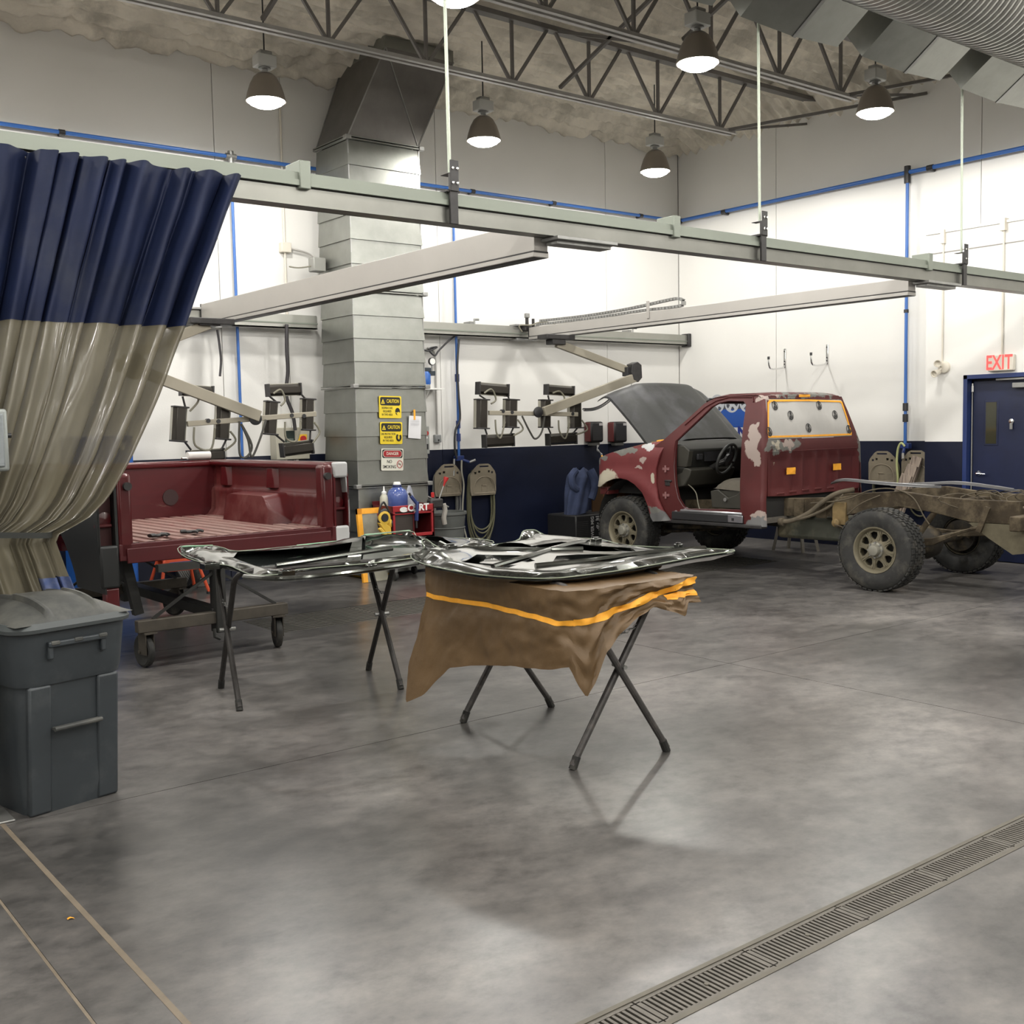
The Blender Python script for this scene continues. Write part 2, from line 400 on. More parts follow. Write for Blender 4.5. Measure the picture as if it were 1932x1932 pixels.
# ---- ceiling: sprayed foam over ribbed deck
foam = mat('sprayed_insulation_foam', (.70, .65, .55), .95, noise_s=1.2, noise_a=.3, bump=.5, bump_s=30, dirt=(.46, .43, .36), dirt_s=1.6, dirt_t=.56)
def ceiling():
    def height(x, y):
        d = min(-x, -y, x-X0, y-Y0)
        z = 6.12 + .035*math.sin(y*2*PI/.17) 
        z += .08*noise.noise(V((x*1.1, y*1.1, 0))) + .035*noise.noise(V((x*5, y*5, 3))) + (.05*noise.noise(V((x*8, y*8, 9))) if d < 1.1 else 0)
        if d < 1.1:
            t = max(0, min(1, (1.1-d)/1.1)); n = noise.noise(V((x*3, y*3, 7)))
            z -= .30*t**2.2*(1+.22*n) ; z += .035*t*noise.noise(V((x*9, y*9, 1)))
        return z
    xs = list(np.arange(-11.5, .021, .055)); xs = [X0, -16, -14.5, -13, -12]+xs+[.03]
    ys = list(np.arange(-7.4, .021, .0425)); ys = [Y0, -15, -13, -11, -9.5, -8.4]+ys+[.03]
    vs = [(x, y, height(x, y)) for x in xs for y in ys]; m = len(ys)
    o = MB().add(vs, [(i*m+j, (i+1)*m+j, (i+1)*m+j+1, i*m+j+1) for i in range(len(xs)-1) for j in range(m-1)]).build('ceiling', foam, None, ang=180)
    o['kind'] = 'structure'
    c = MB().box(X0-.2, .2, Y0-.2, .2, 6.35, 6.5).build('ceiling', joint, None, smooth=False); c['kind'] = 'structure'
ceiling()
# ================================================================== OVERHEAD
joistm = mat('grey_primed_joist_steel', (.16, .15, .14), .6, .3, noise_s=5)
jpale = mat('grey_joist_chord_steel', (.36, .35, .33), .5, .4, noise_s=5)
def joist(y, xs, xe, label, zb=5.30, zt=5.98):
    t = thing('roof_joist', label, 'joist', (xe, y, zb), 0, 'open web steel joists under the ceiling')
    for s in (-1, 1):
        MB().bar((X0, y+s*.035, zb+.02), (xe, y+s*.035, zb+.02), .006, .045).bar((X0, y+s*.045, zb-.003), (xe, y+s*.045, zb-.003), .045, .006).build('bottom_chord', jpale, t, world=True, smooth=False)
    MB().bar((X0, y, zt), (0, y, zt), .11, .05).build('top_chord', joistm, t, world=True, smooth=False)
    for x in xs:
        for a, b in (((x, y, zb+.02), (x, y, zt)), ((x-.02, y, zb+.03), (x-.5, y, zt)), ((x+.02, y, zb+.03), (x+.5, y, zt))):
            MB().bar(a, b, .03, .03).build('web', joistm, t, world=True, smooth=False)
    return t
n1 = [-2.05-1.09*i for i in range(13)]
joist(-2.63, n1, -1.80, 'long steel bar joist nearest the left wall, ending under the foam corner')
joist(-4.38, [-2.05-1.07*i for i in range(13)], -1.80, 'second steel bar joist from the left wall, passing behind the big lamps')
joist(-6.13, [-2.05-1.07*i for i in range(13)], -1.80, 'steel bar joist above the curtain rail, near the silver ducts')
joist(-7.88, [-2.05-1.07*i for i in range(13)], -1.80, 'steel bar joist on the camera side of the silver ducts')
for i, (x, a, b) in enumerate([(-4.72, -2.7, -4.3), (-4.72, -4.5, -6.0), (-8.2, -2.7, -4.3)]):
    m = MB().bar((x, a, 5.36), (x, b, 5.95), .035, .035).bar((x, a, 5.95), (x, b, 5.36), .035, .035)
    o = m.build('joist_bridging', joistm, None, smooth=False); tag(o, ['crossed steel bridging angles between the first and second joists, right of centre', 'crossed steel bridging angles between the second and third joists', 'crossed steel bridging angles between the joists above the tall duct'][i], 'brace')
o = MB().bar((-1.95, -2.63, 5.33), (-.02, -4.2, 5.72), .035, .035).bar((-1.95, -2.63, 5.33), (-.02, -2.4, 5.75), .03, .03).build('joist_brace', joistm, None, smooth=False); tag(o, 'thin steel brace from the first joist end to the right wall', 'brace')
o = MB().bar((-1.95, -4.38, 5.33), (-.02, -6.0, 5.72), .035, .035).bar((-1.95, -4.38, 5.33), (-.02, -4.0, 5.75), .03, .03).build('joist_brace', joistm, None, smooth=False); tag(o, 'thin steel brace from the second joist end to the right wall', 'brace')
# ---- high bay lamps
shade_m = mat('bronze_lamp_shade', (.24, .21, .18), .45, .5); shade_in = mat('lamp_reflector', (.7, .7, .68), .3, .6)
glow = mat('glowing_lens', (1, 1, 1), .5, emit=(1, .97, .9), es=52)
lampbox = mat('pale_ballast_box', (.42, .42, .40), .5, .2)
def lamp():
    t = thing('high_bay_lamp', '', 'lamp', (0, 0, 0))
    prof = [(.05, .26), (.075, .255), (.115, .22), (.153, .15), (.180, .07), (.192, .02), (.198, .0), (.198, -.012), (.19, -.012), (.188, .01), (.170, .07), (.143, .145), (.105, .21), (.05, .24)]
    MB().lathe(prof, 32).build('lamp_shade', shade_m, t)
    MB().lathe([(0, .235), (.05, .233), (.10, .205), (.138, .143), (.165, .07), (.182, .015)], 32).build('reflector', shade_in, t)
    MB().lathe([(.186, -.002), (.16, -.035), (.11, -.06), (.05, -.072), (0, -.075)], 32).build('lens', glow, t)
    MB().lathe([(.045, .255), (.05, .27), (.03, .28), (.03, .295), (.06, .30), (.06, .31), (.03, .315)], 20).build('socket', steel, t)
    MB().cb((0, 0, .375), (.20, .15, .12)).build('ballast_box', lampbox, t, bev=.012)
    MB().cb((0, 0, .455), (.13, .10, .04)).build('mounting_cap', steel, t, bev=.01)
    MB().rod((0, 0, .47), (0, 0, 1.1), .008).build('hanging_cord', blk, t)
    L = bpy.data.lights.new('lamp_light', 'SPOT'); L.energy = LAMP_POWER; L.color = (1, .975, .925); L.spot_size = math.radians(180); L.spot_blend = .10; L.shadow_soft_size = .14
    lo = bpy.data.objects.new('lamp_light', L); COL.objects.link(lo); lo.parent = t; lo.location = (0, 0, -.09)
    return t
L0 = lamp(); LB = {(0, 2): 'lit high bay lamp above the blue curtain, beside the tall duct', (0, 1): 'lit high bay lamp hanging right of the tall duct, near the left wall', (0, 0): 'lit high bay lamp nearest the room corner, smallest of those in view',
      (1, 0): 'lit high bay lamp in front of the right wall, just left of the silver ducts', (1, 1): 'largest lit high bay lamp, hanging between the joists and silver ducts', (1, 2): 'lit high bay lamp cut off by the top edge of the photo'}
first = True
for i, y in enumerate(LAMP_Y):
    for j, x in enumerate(LAMP_X):
        if (i, j) in ((0, 5), (1, 5), (4, 0), (4, 5)): continue
        lab = LB.get((i, j), 'lit high bay lamp of the same kind over the floor behind the camera')
        if first: L0.location = (x, y, LAMPZ); L0['label'] = lab; L0['group'] = 'high bay lamps'; first = False
        else: clone(L0, (x, y, LAMPZ), 0, lab, 'high bay lamps')
# ---- spiral duct with side boots
def spiral():
    t = thing('spiral_duct', 'large ribbed silver spiral duct in the top right corner', 'duct', (-3, DY, DZ))
    n = 28; L = []; x = -9.0
    while x < -.3:
        L += [(DR-.006, x), (DR+.012, x+.012), (DR+.012, x+.03), (DR-.006, x+.042)]; x += .075
    MB().lathe([(r, z) for r, z in L], 48, Matrix.Translation((0, DY, DZ)) @ Matrix.Rotation(PI/2, 4, 'Y')).build('tube', mat('spiral_duct_steel', (.42,.42,.40), .32, .85, noise_s=5), t, world=True, ang=50)
    for k, xb in enumerate((-6.9, -5.35, -3.78, -2.2)):
        M = Matrix.Translation((xb, DY, DZ)) @ Matrix.Rotation(math.radians(BA), 4, 'X')
        q = []
        for y, e in ((DR*.3, 0), (DR+.36, 0)):
            q += [(-.62, y, -.15), (0, y-.0, -.19), (.62, y, -.13), (.62, y, .17), (-.62, y, .17)]
        MB().add(q, [(0, 1, 6, 5), (1, 2, 7, 6), (2, 3, 8, 7), (3, 4, 9, 8), (4, 0, 5, 9), (5, 6, 7, 8, 9)], M).build('boot', galv, t, world=True, smooth=False)
        MB().add([(-.02, DR*.3, -.194), (.02, DR*.3, -.194), (.02, DR+.365, -.194), (-.02, DR+.365, -.194), (-.02, DR+.365, .17), (.02, DR+.365, .17)], [(0, 1, 2, 3), (3, 2, 5, 4)], M).build('seam', steel, t, world=True, smooth=False)
DY, DZ, DR, BA = -6.85, 5.40, .48, -35
spiral()
# ---- crane rail / curtain rail
pale = mat('pale_green_anodised', (.21, .23, .195), .5, .3, noise_s=2, noise_a=.06)
def big_rail():
    t = thing('overhead_rail', 'long double aluminium rail crossing the room with the blue curtain under it', 'rail', (-5, -6.1, 3.0))
    a, b = -17, -.02
    MB().box(a, b, -6.16, -6.04, 3.0, 3.012).box(a, b, -6.155, -6.145, 3.0, 3.10).box(a, b, -6.055, -6.045, 3.0, 3.10).build('rail_web', mat('dull_rail_aluminium', (.22,.22,.20), .4, .85, noise_s=2), t, world=True, smooth=False)
    MB().box(a, b, -6.15, -6.05, 3.095, 3.108).build('dark_groove', blkm, t, world=True, smooth=False)
    MB().box(a, b, -6.18, -6.02, 3.108, 3.14).box(a, b, -6.165, -6.04, 3.14, 3.185).build('top_flange', pale, t, world=True, smooth=False)
    for x in (-9.68, -6.62, -3.2): MB().box(x-.035, x+.035, -6.19, -6.01, 3.09, 3.25).build('joint_clip', pale, t, world=True, bev=.006)
    for i, x in enumerate((-8.655, -5.64, -2.62)):
        h = thing('rail_hanger', ['bolted dark hanger bracket and rod on the rail right of the tall duct', 'bolted dark hanger bracket and rod on the rail above the truck hood', 'bolted dark hanger bracket and rod on the rail before the boxed-out wall'][i], 'bracket', (x, -6.2, 3.0), 0, 'rail hangers')
        MB().box(x-.03, x+.03, -6.205, -6.185, 2.99, 3.30).box(x-.03, x+.03, -6.205, -6.10, 3.30, 3.305).build('strap', blkm, h, world=True, bev=.004)
        MB().box(x-.05, x+.05, -6.2, -6.07, 3.185, 3.20).box(x-.032, x+.032, -6.215, -6.205, 3.19, 3.38).build('splice_plate', blkm, h, world=True, bev=.003)
        for dz in (.24, .33):
            for dx in (-.017, .017): MB().lathe([(.009, 0), (.009, .008), (0, .01)], 8, at((x+dx, -6.215, 3.0+dz), PI/2)).build('bolt', chrome, h, world=True)
        MB().rod((x, -6.16, 3.3), (x, -6.14, 6.1), .011).build('rod', mat('pale_green_rod', (.42,.46,.38), .5, .2), h, world=True)
big_rail()
def wall_rail():
    t = thing('wall_rail', 'aluminium crane rail along the left wall behind the lamp arms', 'rail', (-5, -.15, 2.9))
    for a, b in ((-13, -6.42), (-5.44, -.03)):
        MB().box(a, b, -.22, -.12, 2.90, 2.915).box(a, b, -.22, -.205, 2.90, 3.05).box(a, b, -.21, -.12, 3.03, 3.06).build('rail_profile', alu, t, world=True, smooth=False)
        MB().box(a, b, -.232, -.221, 2.955, 2.97).build('rail_lip', pale, t, world=True, smooth=False)
    for x in (-4.1, -5.25, -7.1, -1.2): 
        MB().box(x-.03, x+.03, -.14, 0, 2.93, 3.1).build('wall_bracket', steel, t, world=True)
        MB().rod((x, -.2, 3.06), (x, -.2, 3.13), .012).rod((x, -.2, 3.12), (x+.06, -.22, 3.12), .014).build('clamp_bolt', steel, t, world=True)
    MB().box(-.06, .0, -.26, -.1, 2.88, 3.08).build('end_stop', blkm, t, world=True, bev=.01)
wall_rail()
def bridge(x, label, y0, y1, zb, zt):
    t = thing('bridge_beam', label, 'beam', (x, -3, zb), 0, 'bridge beams of the lamp crane')
    MB().box(x-.06, x+.06, y1, y0, zb+.045, zt-.005).build('web', alu_w, t, world=True, bev=.004)
    MB().box(x-.064, x+.064, y1, y0, zb+.036, zb+.046).box(x-.05, x+.05, y1, y0, zb, zb+.004).build('shadow_gap', blkm, t, world=True, smooth=False)
    MB().box(x-.068, x+.068, y1, y0, zb+.004, zb+.036).build('bottom_flange', alu_w, t, world=True, bev=.003)
    MB().box(x-.065, x+.065, y0, y0+.01, zb, zt).build('end_plate', blkm, t, world=True)
    MB().box(x+.0, x+.56, -6.2, -6.0, 2.975, 3.0).box(x+.03, x+.53, -6.16, -6.04, 2.95, 2.976).build('end_truck', steel, t, world=True, bev=.004)
    MB().box(x-.2, x+.2, -.26, -.1, 3.06, 3.085).box(x-.18, x+.18, -.24, -.06, 2.87, 2.9).build('end_truck', steel, t, world=True, bev=.004)
    return t
BX1, BX2 = -7.80, -3.24
bridge(BX1, 'pale crane beam running from the curtain rail past the tall duct', -.25, -6.02, 2.87, 3.12)
b2 = bridge(BX2, 'pale crane beam above the truck with a cable chain on top', -.35, -6.02, 2.87, 3.04)
# cable chain on beam 2
def cable_chain():
    t = thing('cable_chain', 'looped grey cable drag chain resting on the right crane beam', 'cable chain', (BX2, -2.2, 3.0))
    z = 3.04
    pts = [(BX2+.02, -.45, z+.03), (BX2+.02, -1.6, z+.02), (BX2+.02, -2.4, z+.03), (BX2+.02, -3.0, z+.025), (BX2+.02, -3.09, z+.06), (BX2+.02, -3.05, z+.10), (BX2+.02, -2.9, z+.115), (BX2+.02, -2.2, z+.075), (BX2+.02, -1.4, z+.06), (BX2+.02, -.5, z+.075)]
    pp = catmull(pts, 9)
    first = None
    d = 0; prev = pp[0]
    m = MB().tube(pp, .011, 6).build('inner_cable', blk, t, world=True)
    lk = 0; acc = 0
    for a, b in zip(pp, pp[1:]):
        seg = (b-a).length; 
        while acc < seg and lk < 130:
            p = a.lerp(b, acc/seg); u = (b-a).normalized()
            k = MB().bar(p-u*.021, p+u*.021, .05, .03, up=(0, 0, 1)).build('chain_link', steel, t, world=True, smooth=False); lk += 1
            acc += .052
        acc -= seg
    MB().box(BX2-.075, BX2-.062, -2.62, -2.58, z-.08, z+.12).build('support_bracket', alu_w, t, world=True)
cable_chain()
def trolley_gear(x, y, lab):
    t = thing('crane_fitting', lab, 'cable fitting', (x, y, 3.0))
    MB().box(x-.08, x+.1, y-.12, y+.02, 3.0, 3.05).box(x-.03, x+.0, y-.1, y-.06, 3.05, 3.2).box(x+.05, x+.08, y-.13, y-.1, 3.0, 3.16).build('bracket', blkm, t, world=True, bev=.004)
    MB().cb((x-.02, y-.09, 3.2), (.06, .05, .06)).build('switch', steel, t, world=True, bev=.006)
    MB().tube(catmull([(x-.12, y-.1, 2.98), (x-.16, y-.1, 3.06), (x, y-.15, 3.07), (x+.15, y-.15, 3.11), (x+.3, y-.25, 3.10), (x+.38, y-.3, 3.02)], 6), .01, 8).build('cable', hoseg, t, world=True)
trolley_gear(BX2-.02, -.2, 'black bracket and looped cables at wall end of the right crane beam')
# air line
def air_line():
    t = thing('air_pipe', 'blue compressed air pipe high on the left wall with two drop pipes', 'pipe', (-4, -.09, 4.8), 0, 'blue air pipes on the walls')
    tr = thing('air_pipe', 'blue compressed air pipe high on the right wall with one drop pipe', 'pipe', (-.09, -4, 4.8), 0, 'blue air pipes on the walls')
    MB().rod((X0+.3, -.09, 4.80), (-.09, -.09, 4.80), .022, 12).build('pipe_run', bluep, t, world=True)
    MB().rod((-.09, -.17, 4.80), (-.09, -9, 4.78), .027, 12).build('pipe_run', bluep, tr, world=True)
    MB().box(-.16, -.03, -.13, -.05, 4.76, 4.84).build('elbow', blk, t, world=True, bev=.02)
    for x in (-6.50, -5.02, -4.0, -2.6, -.9, -9.2): MB().tube([(x, 0, 4.79), (x, -.09, 4.79)], .02, 8).rod((x-.03, -.09, 4.80), (x+.03, -.09, 4.80), .03, 10).build('clip', blk, t, world=True)
    for y in (-1.0, -4.3, -5.7): MB().tube([(0, y, 4.77), (-.09, y, 4.77)], .02, 8).rod((-.09, y-.04, 4.79), (-.09, y+.04, 4.79), .036, 10).build('clip', blk, tr, world=True)
    # drops
    for x, z0 in ((-7.37, 1.2), (-4.32, 1.33)):
        MB().rod((x, -.09, 4.86), (x, -.09, 4.68), .034, 12).rod((x-.06, -.09, 4.8), (x+.06, -.09, 4.8), .036).build('tee', blk if x > -5 else steel, t, world=True)
        MB().rod((x, -.09, 4.8), (x, -.09, z0), .017, 12).build('drop_pipe', bluep, t, world=True)
    y = XP(1712, 340, .09).y
    MB().rod((-.09, y, 4.87), (-.09, y, 4.66), .04, 12).build('tee', blk, tr, world=True)
    MB().rod((-.09, y, 4.8), (-.09, y, 1.35), .02, 12).build('drop_pipe', bluep, tr, world=True)
    def fit(p, q, r, m=blk): MB().rod(p, q, r, 12).build('fitting', m, t, world=True)
    for z in (2.36, 1.75, 1.58): fit((-4.32, -.09, z-.05), (-4.32, -.09, z+.05), .03, mat('dark_blue_fitting', (.02,.04,.16), .4))
    MB().box(-4.39, -4.26, -.13, -.06, 1.27, 1.34).tube([(-4.32, -.09, 1.3), (-4.2, -.16, 1.25)], .02).build('manifold', mat('dark_blue_fitting', (.02,.04,.16), .4), t, world=True, bev=.008)
    MB().tube([(-4.2, -.16, 1.25), (-4.13, -.2, 1.28)], .016).tube([(-4.42, -.12, 1.3), (-4.45, -.14, 1.08)], .014).build('nozzle', steel, t, world=True)
    t = tr
    for z in (1.86, 1.72): fit((-.09, y, z-.05), (-.09, y, z+.05), .034)
    fit((-.09, y, 3.05), (-.09, y, 3.09), .03)
    MB().box(-.13, -.05, y-.07, y+.07, 1.33, 1.40).tube([(-.1, y, 1.35), (-.17, y-.02, 1.26)], .02).build('manifold', mat('dark_blue_fitting', (.02,.04,.16), .4), t, world=True, bev=.01)
    MB().tube([(-.17, y-.02, 1.27), (-.2, y-.04, 1.2)], .018).build('nozzle', chrome, t, world=True)
    return y
AY = air_line()
# ================================================================== TALL DUCT WITH SIGNS
DX0, DX1, DYF, DYB = -6.40, -5.47, -1.03, -.30
def tall_duct():
    t = thing('tall_duct', 'tall square galvanised duct standing against the left wall with warning signs', 'duct', ((DX0+DX1)/2, (DYF+DYB)/2, 0))
    def section(z0, z1, ins=0):
        m = MB(); n = max(2, round((z1-z0)/.27)); zs = []
        for i in range(n):
            a = lerp(z0, z1, i/n); b = lerp(z0, z1, (i+1)/n); zs += [(a+.002, .0), (b-.006, .011), (b, .0)] if False else [(a+.001, .018), (b-.001, .0)]
        vs = []; x0, x1, y0, y1 = DX0+ins, DX1-ins, DYF+ins, DYB-ins
        for z, o in zs: vs += [(x0-o, y0-o, z), (x1+o, y0-o, z), (x1+o, y1, z), (x0-o, y1, z)]
        k = len(zs); fs = [(i*4+j, i*4+(j+1) % 4, (i+1)*4+(j+1) % 4, (i+1)*4+j) for i in range(k-1) for j in range(4)]
        m.add(vs, fs).build('duct_section', galv, t, world=True, smooth=False)
        c = MB()
        for x, y in ((x0-.004, y0-.004), (x1+.004, y0-.004)): MB().box(x-.006, x+.006, y-.006, y+.006, z0, z1).build('corner_seam', steel, t, world=True, smooth=False)
    zs = [0.02, 1.06, 2.20, 3.28, 4.95]
    for a, b in zip(zs, zs[1:]):
        section(a+.02, b-.02)
    for z in zs[1:]:
        f = MB()
        for dz in (-.018, .006): 
            f.box(DX0-.045, DX1+.045, DYF-.045, DYF-.01, z+dz, z+dz+.012).box(DX0-.045, DX0-.01, DYF-.045, DYB, z+dz, z+dz+.012).box(DX1+.01, DX1+.045, DYF-.045, DYB, z+dz, z+dz+.012)
        f.build('flange', galv, t, world=True, smooth=False)
        c = MB()
        for x in (DX0-.02, DX1+.02): MB().box(x-.035, x+.035, DYF-.055, DYF+.02, z-.024, z+.024).build('flange_corner', steel, t, world=True, bev=.006)
    # offset transition up to the larger box in the roof
    up = [(-5.95, -1.15), (-5.02, -1.15), (-5.02, -.15), (-5.95, -.15)]; lo = [(DX0, DYF), (DX1, DYF), (DX1, DYB), (DX0, DYB)]
    vs = [(x, y, 4.97) for x, y in lo]+[(x, y, 5.98) for x, y in up]
    MB().add(vs, [(0, 1, 4), (1, 5, 4), (1, 2, 5), (2, 6, 5), (2, 3, 6), (3, 7, 6), (3, 0, 7), (0, 4, 7)]).build('transition', mat('dull_galvanised', (.17,.16,.15), .5, .65, noise_s=4), t, world=True, smooth=False)
    e = MB()
    for a, b in ((0, 4), (1, 4), (1, 5), (3, 7)): MB().bar(vs[a], vs[b], .014, .014).build('transition_seam', steel, t, world=True, smooth=False)
    MB().box(-5.95, -5.02, -1.15, -.1, 5.98, 6.11).build('upper_box', galv, t, world=True)
tall_duct()
yel = mat('sign_yellow', (.80,.60,.03), .45); sgw = mat('sign_white', (.68,.67,.58), .45); sgk = mat('sign_black', (.012,.012,.012), .5); sgr = mat('sign_red', (.35,.015,.02), .5)
def sign(px, py, label, base, rot, lines, pict):
    c = YP(px, py, 1.052); w, h = .30, .255
    t = thing('warning_sign', label, 'sign', (c.x, c.y, c.z), 0, 'warning signs on the tall duct')
    M0 = Matrix.Translation((0, 0, 0)) @ Matrix.Rotation(rot, 4, 'Y') @ Matrix.Rotation(PI/2, 4, 'X')
    def pl(name, poly, z, m, th=.001): MB().prism(poly, z, z+th, lambda u, v, q: M0 @ V((u, v, q))).build(name, m, t, smooth=False)
    def rr(x0, x1, y0, y1, r=.015, n=4):
        o = []
        for cx, cy, a in ((x1-r, y1-r, 0), (x0+r, y1-r, 1), (x0+r, y0+r, 2), (x1-r, y0+r, 3)):
            o += [(cx+r*math.cos((a+k/n)*PI/2), cy+r*math.sin((a+k/n)*PI/2)) for k in range(n+1)]
        return o
    def circ(cx, cy, rx, ry, n=20, a0=0): return [(cx+rx*math.cos(2*PI*k/n+a0), cy+ry*math.sin(2*PI*k/n+a0)) for k in range(n)]
    pl('plate', rr(-w/2, w/2, -h/2, h/2), 0, base, .004)
    if pict != 'smoke':
        pl('header', rr(-w/2+.015, w/2-.015, .018, h/2-.014, .02), .0045, sgk)
        MB().text('CAUTION', .060, M0 @ at((.034, .066, .006)), .62, .0008, .0006).build('header_lettering', yel, t, smooth=False)
        pl('triangle', [(-.125, .036), (-.075, .036), (-.1, .092)], .006, yel); pl('triangle_mark', circ(-.1, .052, .005, .013, 8), .0072, sgk)
        for k, l in enumerate(lines): MB().text(l, .034, M0 @ at((-.042, -.012-.038*k, .005)), .70, .0008, .0001).build('small_lettering', sgk, t, smooth=False)
        if pict == 'mask':
            pl('pictogram', circ(.098, -.05, .033, .042), .0048, sgk); pl('pictogram_face', circ(.108, -.075, .02, .02), .006, yel)
            pl('pictogram_band', [(.07, -.065), (.13, -.085), (.13, -.08), (.07, -.058)], .0072, base)
        else:
            MB().tube([M0 @ V((.1+.026*math.cos(a), -.05+.036*math.sin(a), .005)) for a in [PI/2+.6+k*.33 for k in range(16)]], .012, 6).build('pictogram', sgk, t)
    else:
        pl('header', rr(-w/2+.012, w/2-.012, .018, h/2-.012, .02), .0045, sgk)
        pl('header_oval', rr(-w/2+.022, w/2-.022, .026, h/2-.02, .034, 7), .0055, sgw); pl('header_red', rr(-w/2+.028, w/2-.028, .031, h/2-.025, .03, 7), .0065, sgr)
        MB().text('DANGER', .05, M0 @ at((0, .067, .008)), .82, .0008, .0006).build('header_lettering', sgw, t, smooth=False)
        MB().text('NO', .052, M0 @ at((-.04, -.025, .005)), .85, .0008, .0004).text('SMOKING', .052, M0 @ at((-.04, -.085, .005)), .78, .0008, .0004).build('small_lettering', sgk, t, smooth=False)
        MB().tube([M0 @ V((.1+.037*math.cos(a), -.055+.042*math.sin(a), .005)) for a in [2*PI*k/20 for k in range(20)]], .004, 6, closed=True).bar(M0 @ V((.075, -.03, .0055)), M0 @ V((.125, -.08, .0055)), .006, .002).build('pictogram_ring', sgr, t)
        pl('pictogram', [(.078, -.058), (.118, -.058), (.118, -.05), (.078, -.05)], .0045, sgk)
sign(736, 768, 'yellow caution sign on the duct, topmost, RESPIRATORS REQUIRED', yel, .02, ['RESPIRATORS', 'REQUIRED', 'IN THIS AREA'], 'mask')
sign(738, 817, 'yellow caution sign on the duct, middle one, EAR PROTECTION REQUIRED', yel, .02, ['EAR PROTECTION', 'REQUIRED', 'IN THIS AREA'], 'ear')
sign(740, 867, 'white DANGER NO SMOKING sign with red header, lowest on the duct', sgw, .035, [], 'smoke')
c = YP(782, 805, 1.06)
t = thing('paper_notice', 'white paper sheet taped to the duct right of the caution signs', 'paper', c)
MB().prism([(-.09, -.13), (.085, -.145), (.095, .12), (-.075, .13)], 0, .002, lambda u, v, q: V((u, -q-.004*math.sin(v*12), v))).build('sheet', mat('white_paper', (.72,.72,.74), .7), t)
MB().box(-.012, .012, -.009, -.006, .08, .2).build('tape', orange, t)
m = MB()
for k in range(4): m.box(-.06, .065, -.008, -.006, .075-k*.018, .078-k*.018)
m.build('printed_lines', mat('faded_ink', (.4,.4,.42), .7), t, smooth=False)
# ================================================================== CURTAIN
def curtain():
    t = thing('work_curtain', 'blue and clear vinyl curtain tied back with a strap behind the grey bin', 'curtain', (-11, -6.3, 0))
    zt = 3.09; zm = None
    def edge(z):   # right-hand edge, x on the curtain's plane
        tab = [(0, -11.05), (.35, -11.02), (.8, -11.07), (1.12, -11.16), (1.22, -11.19), (1.30, -11.02), (1.4, -10.92), (1.6, -10.80), (1.9, -10.65), (2.2, -10.52), (2.55, -10.37), (3.1, -10.13)]
        return path(tab, z)
    XL = -12.4
    def pt(u, z):
        k = 34
        xr = edge(z); pinch = math.exp(-((z-1.2)/.35)**2)
        # folds converge on the strap end
        uu = u
        x = XL + (xr-XL)*uu
        ph = uu*k*2*PI*.47 + 1.9*math.sin(uu*19)+1.2*math.sin(uu*43) + .35*noise.noise(V((uu*14, z*.7, 0)))
        amp = lerp(.062, .030, min(1, pinch)) * (.8+.9*noise.noise(V((uu*13, z*.25, 5))))
        if z < 1.1: amp *= 1+.5*(1.1-z)
        y = -6.27 + amp*math.sin(ph) + .02*math.sin(ph*2.1+z*2) - .07*math.exp(-((z-1.2)/.5)**2)*0
        x += .018*math.cos(ph)*(1-pinch*.5)
        y += .012*noise.noise(V((uu*40, z*5, 2)))
        return V((x, y, z))
    bl = mat('blue_curtain_vinyl', (.0065,.0115,.038), .6, spec=.25, noise_s=3, noise_a=.25, dirt=(.02,.025,.045), dirt_s=1.4, dirt_t=.6)
    vin = mat('dusty_clear_vinyl', (.145,.13,.09), .22, noise_s=2.2, noise_a=.18, bump=.12, bump_s=14, spec=.7, coat=.5, alpha=.93, dirt=(.115,.10,.075), dirt_s=2.6, dirt_t=.58, stretch=(3, 3, .6))
    nt = vin.node_tree
    ts = nd(nt, 'ShaderNodeBsdfTranslucent'); ts.inputs[0].default_value = (.2, .18, .13, 1); mx = nd(nt, 'ShaderNodeMixShader'); mx.inputs[0].default_value = .35
    nt.links.new(nt.nodes['Principled BSDF'].outputs[0], mx.inputs[1]); nt.links.new(ts.outputs[0], mx.inputs[2]); nt.links.new(mx.outputs[0], nt.nodes['Material Output'].inputs[0])
    zm = 2.29
    MB().grid(520, 26, lambda u, v: pt(u, zm-.02+(zt-zm+.02)*v)).build('blue_panel', bl, t, world=True, ang=180)
    MB().grid(520, 60, lambda u, v: pt(u, .06+(zm-.06)*v) + V((0, .003, 0))).build('vinyl_panel', vin, t, world=True, ang=180)
    MB().grid(60, 12, lambda u, v: pt(.90+.1*u, .5+.52*v*(1-.0*u)) + V((.0, -.012, 0))).build('blue_patch', mat('faded_blue_vinyl', (.06,.09,.22), .6, noise_s=4, dirt=(.15,.17,.26), dirt_s=5), t, world=True, ang=180, label='faded blue corner patch low on the curtain')
    MB().grid(520, 3, lambda u, v: pt(u, .06+.14*v) + V((0, -.006, 0))).build('bottom_hem', bl, t, world=True, ang=180)
    MB().grid(40, 3, lambda u, v: V((lerp(-12.4, -11.17, u), -6.365+.12*max(0, (u-.93)/.07)**2, lerp(1.32, 1.215, u)+.028*v))).build('tie_strap', mat('black_strap', (.02,.022,.02), .6), t, world=True, ang=180)
    m = MB()
    for i in range(34):
        x = lerp(-12.3, -10.16, i/33); m.tube([(x, -6.2, zt-.03), (x, -6.16, zt+.02), (x, -6.12, zt-.01)], .006, 6)
    m.build('hook', steel, t, world=True, stuff=True)
curtain()
